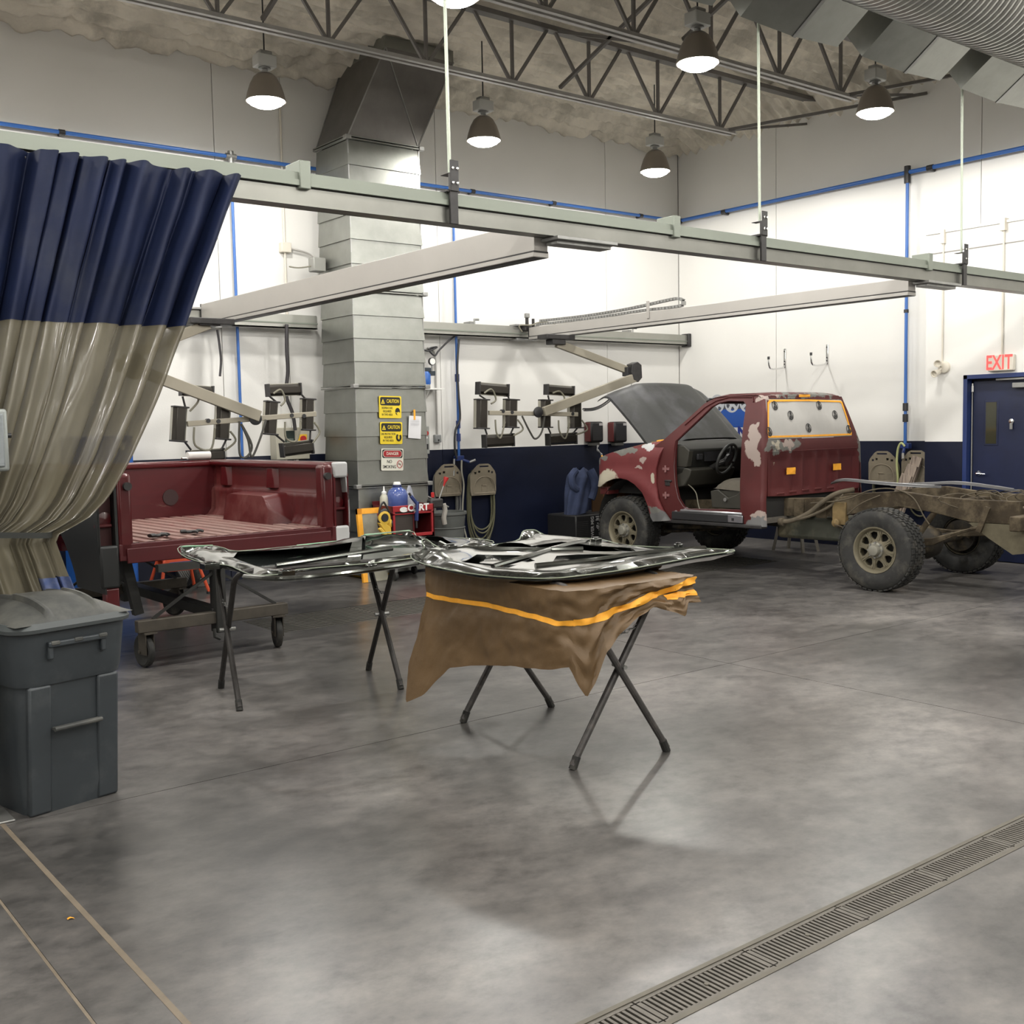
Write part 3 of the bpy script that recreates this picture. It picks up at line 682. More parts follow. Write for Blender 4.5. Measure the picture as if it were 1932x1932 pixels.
# small grey control box on its post at the left edge
c = YP(-30, 830, 6.75)
t = thing('control_box', 'grey control box at the left photo edge in front of the curtain', 'box', (c.x, -6.75, 0))
xr = YP(11, 830, 6.75).x; z1 = YP(0, 772, 6.75).z; z0 = YP(0, 889, 6.75).z
MB().box(xr-.30, xr, -6.80, -6.68, z0, z1).build('housing', mat('grey_enclosure', (.27,.29,.28), .5, .2, noise_s=5, bump=.2, bump_s=60), t, world=True, bev=.012)
MB().box(xr-.28, xr-.02, -6.812, -6.80, z0+.02, z1-.02).build('cover', mat('grey_enclosure_lid', (.22,.24,.25), .55, .2, bump=.3, bump_s=50), t, world=True, bev=.006)
MB().rod((xr-.005, -6.74, (z0+z1)/2+.02), (xr+.025, -6.74, (z0+z1)/2+.02), .011, 12).build('knob', blk, t, world=True)
MB().box(xr-.18, xr-.12, -6.68, -6.63, 0, z0+.2).box(xr-.25, xr-.05, -6.76, -6.55, 0, .01).build('post', steel, t, world=True, bev=.004)
# ================================================================== GREY ROLLOUT BIN
def bin_():
    cx, cy = -11.32, -6.47
    t = thing('rollout_bin', 'big grey plastic rollout bin with dusty domed lid at left', 'bin', (cx, cy, 0), .22)
    g = mat('grey_bin_plastic', (.036,.043,.049), .48, noise_s=3, noise_a=.15, dirt=(.06,.067,.072), dirt_s=3.5, dirt_t=.62)
    gd = mat('dusty_bin_lid', (.05,.052,.05), .6, noise_s=3, dirt=(.10,.10,.09), dirt_s=3, dirt_t=.5)
    def ring(w, d, r, z, y=0, n=6):
        o = []
        for sx, sy, a in ((1, 1, 0), (-1, 1, 1), (-1, -1, 2), (1, -1, 3)):
            o += [(sx*(w/2-r)+r*math.cos((a+k/n)*PI/2), y+sy*(d/2-r)+r*math.sin((a+k/n)*PI/2), z) for k in range(n+1)]
        return o
    def loft(m, rings):
        k = len(rings[0]); vs = [p for r in rings for p in r]
        return m.add(vs, [(i*k+j, i*k+(j+1) % k, (i+1)*k+(j+1) % k, (i+1)*k+j) for i in range(len(rings)-1) for j in range(k)] + [tuple(range(k))[::-1], tuple((len(rings)-1)*k+j for j in range(k))])
    m = MB(); loft(m, [ring(.43, .50, .07, .0), ring(.455, .53, .08, .1), ring(.475, .57, .08, .5), ring(.49, .59, .08, .62)]).build('lower_body', g, t)
    m = MB(); loft(m, [ring(.51, .61, .085, .60), ring(.525, .63, .09, .63), ring(.55, .67, .09, .80), ring(.555, .675, .09, .845)]).build('upper_body', g, t)
    m = MB(); 
    for x in (-.165, .165): m.add([(x-.055, -.31, .60), (x+.055, -.31, .60), (x+.055, -.258, .0), (x-.055, -.258, .0), (x-.045, -.24, .60), (x+.045, -.24, .6), (x+.045, -.20, .0), (x-.045, -.20, 0)], [(0, 1, 2, 3), (0, 3, 7, 4), (1, 5, 6, 2), (0, 4, 5, 1), (3, 2, 6, 7)])
    m.build('front_rib', g, t, bev=.012)
    MB().rod((-.115, -.322, .395), (.115, -.322, .395), .011).box(-.112, .112, -.318, -.29, .388, .40).build('catch_bar', gd, t)
    MB().box(-.14, .14, -.362, -.335, .775, .80).box(-.14, -.115, -.352, -.325, .72, .80).box(.115, .14, -.352, -.325, .72, .80).build('front_handle', g, t, bev=.006)
    for x in (-.11, .0, .12): MB().box(x-.02, x+.02, -.366, -.350, .785, .803).build('lid_clip', gd, t, bev=.004)
    m = MB(); loft(m, [ring(.57, .70, .10, .842), ring(.60, .73, .11, .85), ring(.605, .735, .11, .866), ring(.57, .70, .11, .89)]).build('lid_rim', mat('bin_lid_edge', (.06,.068,.07), .5), t)
    def lid(u, v):
        x = lerp(-.285, .285, u); y = lerp(-.35, .35, v); a = 1-abs(2*u-1)**2.6; b = 1-abs(2*v-1)**2.6
        z = .885+.085*max(0, a*b)**.8
        if abs(x+.11) < .012 or abs(x-.13) < .012: z += .012*min(1, a*b*4)
        if .28 < u < .75 and v < .5: z += .012*min(1, a*b*3)
        return V((x, y, z))
    MB().grid(70, 50, lid).build('lid', gd, t, ang=60)
    for x in (-.25, .25): MB().lathe([(.0, -.03), (.11, -.03), (.125, -.02), (.125, .02), (.11, .03), (0, .03)], 24, at((x, .25, .125), 0, PI/2)).build('wheel', rubber, t)
bin_()
# ================================================================== PICKUP BED ON ITS DOLLY
redp = mat('red_truck_paint', (.075,.004,.006), .32, noise_s=4, noise_a=.15, coat=.4)
redd = mat('dusty_red_bed_paint', (.085,.009,.010), .4, noise_s=3, noise_a=.2, dirt=(.16,.055,.05), dirt_s=1.6, dirt_t=.58)
reds = mat('scratched_red_paint', (.062,.004,.006), .4, noise_s=5, noise_a=.15, dirt=(.14,.09,.075), dirt_s=7, dirt_t=.69, stretch=(.6, .6, 2.5))
darkp = mat('black_primer_paint', (.012,.013,.013), .45, noise_s=5)
def bed():
    bx = -9.21; yt = -3.93; rz = math.radians(2.5)
    t = thing('pickup_bed', 'red pickup truck bed standing open towards the camera on a wheeled dolly', 'truck bed', (bx, yt, .62), rz)
    Z = -.62; L = 2.12; W = .85; zf = .91+Z; zr = 1.45+Z   # inner half width, floor, rail
    # local: x right, y into the bed, z up from .62
    dusty = mat('dusty_pink_bed_floor', (.25,.15,.13), .6, noise_s=6, noise_a=.2, dirt=(.20,.06,.055), dirt_s=5, dirt_t=.60, stretch=(2.5, .35, 1))
    ridge = []
    n = 14; x = -W
    prof = []
    for i in range(n):
        a = -W+2*W*i/n; w = 2*W/n
        prof += [(a+.006, 0), (a+w*.30, 0), (a+w*.36, .016), (a+w*.90, .016), (a+w*.97, 0)]
    vs = [(p, y, zf+q) for y in (0, L) for p, q in prof]; k = len(prof)
    MB().add(vs, [(i, i+1, k+i+1, k+i) for i in range(k-1)]).build('ribbed_floor', dusty, t, smooth=False)
    MB().box(-W-.05, W+.06, -.03, .02, zf-.11, zf+.012).box(-W+.0, W, -.045, -.03, zf-.13, zf-.02).build('rear_sill', reds, t, bev=.006)
    MB().box(-W-.02, W+.02, -.01, L, zf-.06, zf-.012).build('underfloor', redp, t)
    for y in (.35, .9, 1.4, 1.9): MB().box(-W, W, y-.05, y+.05, zf-.14, zf-.06).build('cross_sill', redp, t)
    # bulkhead
    MB().box(-W-.1, W+.1, L, L+.04, zf-.1, zr-.05).build('bulkhead', reds, t)
    MB().box(-W-.18, W+.18, L-.03, L+.07, zr-.06, zr+.0).build('bulkhead_rail', redp, t, bev=.02)
    MB().lathe([(0, 0), (.075, 0), (.075, .012), (0, .012)], 24, at((.42, L-.0, zf+.20), PI/2)).build('hole_disc', mat('dark_hole_red', (.03,.012,.012), .6), t)  # dark disc painted in for the round hole in the bulkhead
    for s in (-1, 1):
        nm = 'right' if s > 0 else 'left'
        # inner side wall with curved foot
        pts = [(W-.10, zf), (W-.05, zf+.02), (W-.01, zf+.07), (W+.0, zf+.16), (W, zf+.27), (W+.02, zf+.285), (W+.03, zr-.05)]
        def wall(u, v, s=s, pts=pts):
            q = v*(len(pts)-1); i = min(int(q), len(pts)-2); f = q-i
            x = lerp(pts[i][0], pts[i+1][0], f); z = lerp(pts[i][1], pts[i+1][1], f); y = u*L
            if z < zf+.27: x -= .012*max(0, math.sin(y*2*PI/.16))**4
            return V((s*x, y, z))
        MB().grid(90, 22, wall).build('side_liner', redd, t, ang=60)
        # wheel house
        def wh(u, v, s=s):
            y = lerp(.50, 1.50, u); a = math.sin(PI*min(1, max(0, u)))
            a = min(1, 1.9*a)**.8; b = v
            h = .27*a; w = .23*min(1, 1.6*a)
            if b < .5: x = W-w-.03*(1-b*2); z = zf+h*(b*2)*.93
            else: f = (b-.5)*2; x = W-w*(1-f); z = zf+h*(.93+.07*math.sin(f*PI/2))
            return V((s*x, y, z))
        MB().grid(36, 17, wh).build('wheel_house', redd, t, ang=70)
        for y in (.95, 1.85):
            MB().add([(s*(W+.028), y-.09, zr-.06), (s*(W+.028), y+.09, zr-.06), (s*(W+.028), y+.12, zf+.3), (s*(W+.028), y-.12, zf+.3), (s*(W-.01), y-.05, zr-.06), (s*(W-.01), y+.05, zr-.06), (s*(W-.01), y+.07, zf+.3), (s*(W-.01), y-.07, zf+.3)], [(4, 5, 6, 7), (0, 4, 7, 3), (1, 2, 6, 5), (0, 1, 5, 4), (3, 7, 6, 2)]).build('side_brace', redp, t, bev=.006)
        MB().box(min(s*(W-.03), s*(W+.15)), max(s*(W-.03), s*(W+.15)), 0, L+.06, zr-.055, zr).build('side_rail', redp, t, bev=.02)
        # tail post
        MB().box(min(s*(W-.06), s*(W+.05)), max(s*(W-.06), s*(W+.05)), -.03, .09, zf-.1, zr-.02).build('tail_post', redp, t, bev=.025)
        MB().lathe([(.0, -.02), (.028, -.02), (.03, .03), (0, .03)], 14, at((s*(W-.02), -.035, zr-.11), PI/2)).build('latch_striker', blkm, t)
        # outer skin: wheel arch cut out
        def arch(n=16): return [(1.02+.46*math.cos(PI*k/n), zf-.34+.48*math.sin(PI*k/n)) for k in range(n+1)]
        out = [(-.02, zf-.34)]+[(.25, zf-.34), (.56, zf-.34)]+arch()[::-1]+[(L+.06, zf-.34), (L+.06, zr-.05), (L+.04, zr), (.02, zr), (-.02, zr-.04)]
        def sk(y, z, q, s=s):
            b = .16+.04*math.sin(max(0, min(1, (zr-z)/.85))*PI)
            return V((s*(W+b-q), y, z))
        MB().sheet(out, [], sk, .012, .09).build('outer_side', darkp if s < 0 else mat('white_primer', (.45,.45,.45), .5), t, label='black primed outer side' if s < 0 else 'pale grey primed outer side')
        # rear corner face with tail lamp opening
        xo, xi = W+.19, W+.05
        def rr(z0, z1, m_, nm_, lab=None):
            o = MB().box(min(s*xi, s*xo), max(s*xi, s*xo), -.03, .02, z0, z1).build(nm_, m_, t, bev=.018)
            if lab: o['label'] = lab
        wp = darkp if s < 0 else mat('white_primer', (.45,.45,.45), .5)
        rr(zr-.13, zr+.0, wp, 'rear_corner_top'); rr(zf-.30, zf+.01, wp, 'rear_corner_bottom')
        MB().box(min(s*(W+.05), s*(W+.07)), max(s*(W+.05), s*(W+.07)), -.02, .06, zf-.05, zr-.1).box(min(s*(W+.18), s*(W+.195)), max(s*(W+.18), s*(W+.195)), -.02, .06, zf-.05, zr-.1).build('lamp_opening_edge', redp if s > 0 else darkp, t)
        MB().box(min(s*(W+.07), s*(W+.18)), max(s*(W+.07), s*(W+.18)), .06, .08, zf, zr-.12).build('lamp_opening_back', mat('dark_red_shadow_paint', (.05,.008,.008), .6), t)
        MB().lathe([(.02, 0), (.05, .01), (.05, .02), (0, .03)], 14, at((s*(W+.125), .055, zf+.2), PI/2)).rod((s*(W+.08), .03, zf+.15), (s*(W+.2), .03, zf+.15), .012).build('lamp_socket', redp, t)
    MB().box(-W-.16, -W-.06, -.02, .06, zf-.62, zf-.30).build('bracket', redp, t, bev=.01)
    return t
BEDT = bed()
def on(pt_):  # bed-local -> world
    return BEDT.location + Matrix.Rotation(BEDT.rotation_euler.z, 3, 'Z') @ V(pt_)
def dolly():
    t = thing('bed_dolly', 'dark steel wheeled dolly carrying the red pickup bed', 'dolly', (-9.42, -4.0, 0))
    f = mat('dusty_dark_steel', (.075,.065,.052), .65, .3, noise_s=8, noise_a=.3); fd = mat('black_dolly_steel', (.03,.03,.028), .6, .3, noise_s=8)
    yf, yb = -4.02, -1.95
    MB().box(-10.02, -8.83, yf-.04, yf+.04, .27, .36).build('front_beam', f, t, world=True, bev=.006)
    MB().box(-10.02, -8.83, yb-.04, yb+.04, .27, .36).build('rear_beam', f, t, world=True, bev=.006)
    MB().box(-9.44, -9.34, yf, yb, .30, .38).build('centre_beam', fd, t, world=True, bev=.006)
    MB().box(-9.43, -9.35, yf-.06, yf+.06, .20, .755).build('post', fd, t, world=True, bev=.004)
    MB().box(-9.43, -9.35, yb-.05, yb+.05, .20, .755).build('post', fd, t, world=True, bev=.004)
    MB().box(-9.85, -8.95, yf-.03, yf+.03, .70, .755).build('top_beam', fd, t, world=True)
    MB().box(-9.85, -8.95, yb-.03, yb+.03, .70, .755).build('top_beam', fd, t, world=True)
    MB().bar((-9.9, yf+.3, .36), (-9.98, yf+.3, .78), .07, .07).build('strut', fd, t, world=True)
    for y in (yf, yb):
        MB().bar((-9.9, y, .36), (-9.42, y, .66), .02, .02).build('brace', fd, t, world=True); MB().bar((-8.92, y, .36), (-9.38, y, .66), .02, .02).build('brace', fd, t, world=True)
    MB().tube([(-9.46, yf-.07, .24), (-9.46, yf-.08, .18), (-9.42, yf-.08, .16)], .014).build('hitch_pin', fd, t, world=True)
    for x, y, a in ((-9.94, yf, .15), (-8.90, yf, -.25), (-9.93, yb, .6), (-8.9, yb, .5)):
        M = at((x, y, 0), 0, 0, a)
        fk = MB().box(-.05, .05, -.05, .05, .255, .27, M).add([], []).box(-.035, -.028, -.03, .08, .10, .25, M).box(.028, .035, -.03, .08, .10, .25, M).rod(M @ V((-.045, .06, .12)), M @ V((.045, .06, .12)), .014, 10).build('caster_fork', f, t, world=True)
        wmb = MB().lathe([(.03, -.018), (.09, -.02), (.105, -.026), (.12, -.02), (.125, 0), (.12, .02), (.105, .026), (.09, .02), (.03, .018)], 26, M @ at((0, .06, .125), 0, PI/2)).build('caster_wheel', rubber, t, world=True)
dolly()
def glove(x, y, rz, lab):
    p = on((x, y, .31)); t = thing('work_glove', lab, 'glove', p, rz, 'black gloves on the bed floor')
    t.scale = (.7, .7, .7); k = mat('black_glove_rubber', (.012,.012,.013), .5)
    MB().grid(20, 12, lambda u, v: V(((.05-.015*abs(u-.4))*math.cos(v*2*PI)*(.7+.3*math.sin(u*PI)), lerp(-.09, .04, u), .022+.018*math.sin(v*2*PI)))).build('palm', k, t, ang=80)
    for i, (a, l) in enumerate(((-.035, .07), (-.012, .085), (.012, .08), (.034, .065))):
        MB().tube(catmull([(a, .03, .022), (a*1.3, .03+l*.5, .034), (a*1.4, .03+l, .018)], 4), [.013]*8+[.008], 8).build('finger', k, t)
    MB().tube(catmull([(.04, -.02, .02), (.075, .0, .03), (.085, .035, .015)], 4), [.014]*8+[.009], 8).build('thumb', k, t)
    MB().lathe([(.036, 0), (.042, .03), (.04, .06)], 14, at((0, -.14, .028), -PI/2)@Matrix.Scale(.55, 4, (0,1,0))).build('cuff', k, t)
glove(-.50, .20, -1.2, 'black work glove on the bed floor, left one with pointed fingers'); glove(-.20, .27, -1.75, 'black work glove on the bed floor, right one, crumpled')
p = on((.72, 2.12, .84)); t = thing('masking_paper_roll', 'white paper roll lying on the front rail of the red bed', 'paper roll', p)
MB().rod((-.11, 0, .036), (.12, .02, .036), .036, 20).build('roll', mat('offwhite_paper', (.6,.58,.56), .7), t)
MB().grid(8, 4, lambda u, v: V((-.12-.05*v, -.03+.06*u, .012+.01*math.sin(u*5)))).build('loose_end', mat('offwhite_paper', (.6,.58,.56), .7), t)
# orange/red portable stand seen under the bed
def creeper():
    o = mat('orange_red_paint', (.62,.085,.03), .45, noise_s=6)
    A = ZP(289, 1126); B = ZP(381, 1116); y = A.y-.02
    t = thing('tool_stand', 'orange-red folding stand with blue label under the pickup bed', 'stand', ((A.x+B.x)/2, y, 0))
    hx = (B.x-A.x)/2; 
    for s in (-1, 1):
        for q in (-1, 1):
            MB().tube([(s*(hx), q*.20-.0, .015), (s*(hx-.10), q*.09, .40)], .018, 8).build('leg', o, t)
            MB().cb((s*hx, q*.2, .012), (.05, .045, .024)).build('foot', blk, t)
    MB().box(-hx+.08, hx-.08, -.11, -.085, .26, .40).build('front_panel', o, t, bev=.006)
    MB().box(-hx+.08, hx-.08, .085, .11, .26, .40).build('rear_panel', o, t, bev=.006)
    MB().box(-hx+.08, hx-.08, -.10, .10, .38, .40).build('tray', o, t)
    MB().box(-.12, .21, -.114, -.11, .29, .36).build('label_plate', mat('blue_label', (.03,.10,.32), .5), t)
    MB().box(-.11, .04, -.116, -.113, .30, .31).box(-.11, .02, -.116, -.113, .325, .332).build('label_stripe', mat('pale_ink', (.4,.45,.5), .5), t)
creeper()
A = ZP(352, 1108)
t = thing('rubber_wheel', 'dusty black rubber cart wheel behind the orange stand', 'wheel', (A.x, -.22, 0), .35)
MB().lathe([(.05, -.03), (.12, -.035), (.15, -.045), (.17, -.03), (.175, 0), (.17, .03), (.15, .045), (.12, .035), (.05, .03)], 28, at((0, 0, .175), 0, PI/2)).build('tyre', rubber, t)
MB().rod((-.06, 0, .175), (.06, 0, .175), .03, 14).build('hub', steel, t)
# blue cabinet behind the curtain edge
a = YP(251, 850, .5)
t = thing('blue_cabinet', 'bright blue steel cabinet between curtain edge and pickup bed', 'cabinet', (a.x-.3, -.28, 0))
bm_ = mat('bright_blue_enamel', (.015,.10,.40), .4)
MB().box(a.x-.6, a.x, -.5, -.04, .06, YP(251, 822, .5).z).build('body', bm_, t, world=True, bev=.01)
MB().box(a.x-.58, a.x-.305, -.515, -.5, .1, YP(251, 822, .5).z-.03).build('door', bm_, t, world=True, bev=.004)
MB().box(a.x-.295, a.x-.02, -.515, -.5, .1, YP(251, 822, .5).z-.03).build('door', bm_, t, world=True, bev=.004)
MB().box(a.x-.14, a.x-.09, -.52, -.514, 1.55, 1.62).build('label_card', white, t, world=True)
for s in (a.x-.55, a.x-.05): MB().box(s-.03, s+.03, -.45, -.1, 0, .06).build('foot', blk, t, world=True)
# ================================================================== THE TRUCK
TR = V((-3.213, -5.617, 0)); TA = math.radians(3.1)
RT = Matrix.Rotation(TA, 3, 'Z'); TD = RT @ V((0, 1, 0)); TN = RT @ V((1, 0, 0))
def nin(z): return .03+.20*max(0, (z-1.42)/.58)**1.15
def TS(px, py, extra=0):   # (s, z) on the truck's left side
    n = .03
    for _ in range(4):
        p = hit(px, py, TR+TN*(n+extra), TN); z = p.z; n = nin(z)
    v = p-TR; return (v.dot(TD), p.z)
def truck():
    t = thing('pickup_truck', 'stripped red pickup truck with bare rear frame and raised grey hood', 'truck', TR, TA)
    W = 2.0
    paint = mat('matte_sanded_red_paint', (.08,.011,.011), .55, noise_s=3.5, noise_a=.16, dirt=(.30,.075,.075), dirt_s=4, dirt_t=.63)
    paint_in = mat('deep_red_jamb_paint', (.055,.005,.006), .4, noise_s=6)
    filler = (.36,.29,.26); grey = (.15,.15,.135); cream = (.42,.38,.30)
    cabm = mat('cab_red_paint', (.076,.0105,.0105), .55, noise_s=3.5, noise_a=.16)  # darker than the fender: the back's weaker light is in the red
    # filler and primer patches: (x n, y s, z) centres
    patches(cabm, [((.05, 1.50, 1.47), (.2, .10, .17), filler), ((.05, 1.50, 1.62), (.2, .045, .10), filler), ((.05, 1.44, 1.30), (.2, .04, .10), filler), ((.15, 1.40, 1.25), (.1, .03, .05), cream),
        ((.22, 1.34, 1.45), (.17, .06, .09), grey), ((.28, 1.34, 1.44), (.10, .06, .05), cream), ((.50, 1.34, 1.44), (.22, .06, .075), grey), ((.53, 1.34, 1.45), (.075, .08, .05), filler), ((.42, 1.34, 1.47), (.04, .08, .035), filler),
        ((1.0, 1.52, 2.0), (.66, .10, .035), grey), ((.45, 1.5, 2.0), (.05, .1, .03), filler), ((.22, 1.48, 1.98), (.06, .1, .045), filler),
        ((1.93, 1.35, 1.40), (.06, .1, .20), grey), ((1.97, 1.4, 1.1), (.03, .1, .25), grey),
        ((.0, 1.42, .60), (.2, .14, .10), (.17,.17,.17)), ((.0, 1.42, .70), (.2, .10, .035), filler), ((.02, 2.45, .64), (.1, .12, .09), (.42,.40,.42))], .22, 8)
    fm = mat('lit_sanded_fender_red', (.145,.027,.029), .55, noise_s=3.5, noise_a=.16)  # lighter red: sanded paint, with the stronger light on it painted in
    patches(fm, [((.0, 3.62, 1.06), (.3, .16, .10), cream), ((.0, 3.80, 1.0), (.3, .10, .10), cream), ((.1, 3.85, 1.24), (.4, .10, .07), grey), ((.1, 3.72, 1.31), (.3, .10, .035), grey), ((.1, 3.35, 1.39), (.3, .20, .04), grey),
        ((.05, 3.0, 1.44), (.3, .09, .045), (.5,.5,.5)), ((.0, 3.04, 1.28), (.3, .06, .025), filler), ((.0, 3.1, 1.2), (.3, .05, .018), filler), ((.0, 2.90, 1.06), (.3, .035, .05), cream), ((.0, 2.80, .60), (.3, .18, .11), (.12,.12,.12)), ((.0, 2.85, .70), (.3, .10, .04), grey)], .16, 9)
    # ---- cab side panels
    def sideL(s, z, q):
        n = nin(z)+q
        if z < 1.42: n -= .02*math.sin(max(0, min(1, (z-.55)/.87))*PI)
        if z < .95 and s < 1.6: n -= .018*max(0, min(1, (.95-z)/.1))
        return V((n, s, z))
    outer = [(1.37,.57),(1.37,.9),(1.37,1.42),(1.41,1.55),(1.47,1.82),(1.52,1.97),(1.60,2.025),(1.95,2.03),(2.15,1.99),(2.29,1.93),(2.50,1.745),(2.78,1.52),(2.90,1.45),(2.90,.75),(2.80,.60),(2.60,.56)]
    hole = [(1.645,.735),(1.64,1.0),(1.635,1.37),(1.66,1.61),(1.69,1.90),(1.74,1.945),(1.95,1.955),(2.08,1.935),(2.18,1.89),(2.38,1.70),(2.60,1.505),(2.60,1.2),(2.58,1.0),(2.54,.84),(2.47,.745),(2.40,.715)]
    cab = MB().sheet(outer, [hole], sideL, .055, .075).build('cab_side', cabm, t)
    hole2 = [(1.66,1.47),(1.69,1.85),(1.76,1.92),(2.0,1.92),(2.18,1.85),(2.36,1.68),(2.58,1.48)]
    MB().sheet(outer, [hole2], lambda s, z, q: V((W-sideL(s, z, q).x, s, z)), .055, .075).build('cab_side', cabm, t)
    # jamb lip round the opening
    MB().tube([sideL(s, z, .012)+V((-.002, 0, 0)) for s, z in hole], .011, 6, closed=True).build('door_seal_lip', paint_in, t)
    MB().tube([sideL(s, z, -.008) for s, z in [(1.60,1.93),(1.62,1.985),(1.95,1.995),(2.12,1.96),(2.26,1.89),(2.5,1.69)]], .008, 6).build('drip_rail', cabm, t)
    # ---- rear corners and back panel
    def sb(z): return 1.33+.13*max(0, (z-1.45)/.55)
    def corner(sgn):
        def f(u, v):
            z = lerp(.62 if v < .0 else .57, 1.99, v); a = u*PI/2; r = .05
            n0 = sideL(1.4, z, 0).x; s1 = max(1.37, sb(z)+.04) if z < 1.42 else path([(1.42, 1.37), (1.55, 1.41), (1.82, 1.47), (1.97, 1.52), (2.0, 1.53)], z)
            n = n0+ .06*(1-math.cos(a)); s = s1-(s1-sb(z))*math.sin(a)
            return V((n if sgn < 0 else W-n, s, z))
        return MB().grid(7, 40, f).build('rear_corner', cabm, t, ang=60)
    corner(-1); corner(1)
    win = [(.115,1.525),(.14,1.515),(1.78,1.515),(1.80,1.54),(1.80,1.56),(1.735,1.93),(1.70,1.955),(.27,1.965),(.225,1.93),(.11,1.56)]
    bo = [(.085,.90),(.085,1.42),(.13,1.60),(.20,1.82),(.27,1.97),(.33,2.0),(1.0,2.015),(1.66,2.0),(1.73,1.97),(1.80,1.82),(1.87,1.60),(1.915,1.42),(1.915,.90),(1.6,.885),(.4,.885)]
    def back(n, z, q):
        d = 0
        if .94 < z < 1.35 and .12 < n < 1.88:
            # pressed panels with ribs
            ribs = [(.12,.46),(.53,.70),(.78,.94),(1.02,1.18),(1.26,1.42),(1.50,1.84)]
            if any(a < n < b for a, b in ribs): d = .016
        return V((n, sb(z)+q+d, z))
    MB().sheet(bo, [win], back, .03, .045).build('back_panel', cabm, t, ang=25)
    # paper over the rear window, tape round it
    ppr = mat('white_masking_paper', (.44,.43,.41), .5, noise_s=3, noise_a=.08, bump=.5, bump_s=5)
    MB().sheet([(.12,1.52),(1.79,1.52),(1.73,1.95),(.23,1.96)], [], lambda n, z, q: V((n, sb(z)+.006+q+.006*noise.noise(V((n*6, z*9, 1))), z)), .002, .05).build('masking_paper', ppr, t, label='white masking paper over rear window')
    frame = [(.13,1.535),(.96,1.53),(1.775,1.53),(1.79,1.56),(1.76,1.75),(1.72,1.925),(1.69,1.94),(1.0,1.955),(.29,1.95),(.24,1.92),(.18,1.74),(.125,1.56)]
    m = MB(); k = len(frame); cxy = (.95, 1.74)
    inn = [(cxy[0]+(a-cxy[0])*.972, cxy[1]+(b-cxy[1])*.90) for a, b in frame]
    vs = [(a, sb(b)-.001, b) for a, b in frame]+[(a, sb(b)-.001, b) for a, b in inn]+[(a, sb(b)+.004, b) for a, b in frame]+[(a, sb(b)+.004, b) for a, b in inn]
    m.add(vs, [(i, (i+1) % k, k+(i+1) % k, k+i) for i in range(k)]+[(i, 2*k+i, 2*k+(i+1) % k, (i+1) % k) for i in range(k)]+[(k+i, k+(i+1) % k, 3*k+(i+1) % k, 3*k+i) for i in range(k)])
    m.build('masking_tape', orange, t, smooth=False, label='orange tape border of rear window')
    ink = mat('black_print', (.02,.02,.02), .6)
    for n0, z0 in ((.36,1.885),(1.22,1.885),(.62,1.775),(1.51,1.775),(.92,1.63),(.16,1.60),(1.74,1.60)):
        s0 = sb(z0)+.001
        def el(rx, rz, dy, dn=0, dz=0, k=18): return [V((n0+dn+rx*math.cos(2*PI*i/k), sb(z0+dz+rz*math.sin(2*PI*i/k))-.002-dy, z0+dz+rz*math.sin(2*PI*i/k))) for i in range(k)]
        m = MB()
        a, b = el(.052, .052, 0), el(.042, .042, 0); m.add(a+b, [(i, (i+1) % 18, 18+(i+1) % 18, 18+i) for i in range(18)])
        m.add(el(.016, .020, .001, .004, .022), [tuple(range(18))]); m.add(el(.014, .022, .001, -.012, -.02), [tuple(range(18))]); m.add(el(.012, .024, .001, .020, -.016), [tuple(range(18))])
        m.build('printed_mark', ink, t, smooth=False)
    for n0, z0, w, h, s0 in ((.50,1.16,.17,.075,-.012),(1.42,1.17,.17,.075,-.012),(.94,1.995,.22,.03,-.02)):
        MB().grid(9, 5, lambda u, v: V((n0+w*(u-.5), sb(z0)+s0+.006*noise.noise(V((u*4, v*4, n0*9))), z0+h*(v-.5)*2*.5*1.0 if False else z0+h*(v-.5)))).build('masking_tape', orange, t, label='orange tape patch on cab back')
    for n0, z0, w in ((.2,1.44,.14),(1.3,.93,.14),(.55,.925,.14),(.8,.93,.14),(1.05,.935,.14),(.32,.915,.14)): MB().box(n0-w/2, n0+w/2, sb(z0)-.006, sb(z0)+.01, z0-.012, z0+.012).build('pressed_slot', cabm, t, bev=.005)
    MB().box(.10, 1.90, sb(1.38)-.004, sb(1.38)+.01, 1.376, 1.384).build('swage_line', cabm, t, bev=.003)
    # rear window recess shadow lip
    # ---- roof and windscreen header
    def roof(u, v):
        n = lerp(.215, W-.215, u); e = 1-abs(2*u-1)**6; s = lerp(1.50, 2.30, v)
        z = 2.005+.035*e - .055*max(0, (v-.65)/.35)**2 - .03*max(0, (.10-v)/.10)**2
        return V((n, s, z))
    MB().grid(30, 20, roof).build('roof', cabm, t, ang=60)
    MB().grid(30, 4, lambda u, v: roof(u, 0)*(1-v)+back(lerp(.28, W-.28, u), 1.985, -.004)*v).build('roof_rear_edge', cabm, t, ang=60)
    MB().grid(2, 2, lambda u, v: V((lerp(.22, W-.22, u), lerp(1.5, 2.3, v), 1.955))).build('headliner', mat('dark_headliner', (.05,.045,.04), .9), t)
    MB().bar((.26, 2.28, 1.945), (W-.26, 2.28, 1.945), .06, .035).build('windscreen_header', cabm, t, bev=.008)
    # ---- inside
    dk = mat('dark_cab_interior', (.016,.015,.014), .8); tan = mat('tan_interior_plastic', (.032,.030,.023), .6, noise_s=5, noise_a=.2); tand = mat('grey_dash_plastic', (.014,.014,.012), .55, noise_s=4, noise_a=.2)
    MB().box(.06, W-.06, 1.36, 2.85, .60, .66).build('cab_floor', mat('worn_cab_floor', (.09,.08,.068), .8, noise_s=5, noise_a=.3, dirt=(.16,.145,.12), dirt_s=4, dirt_t=.55), t)
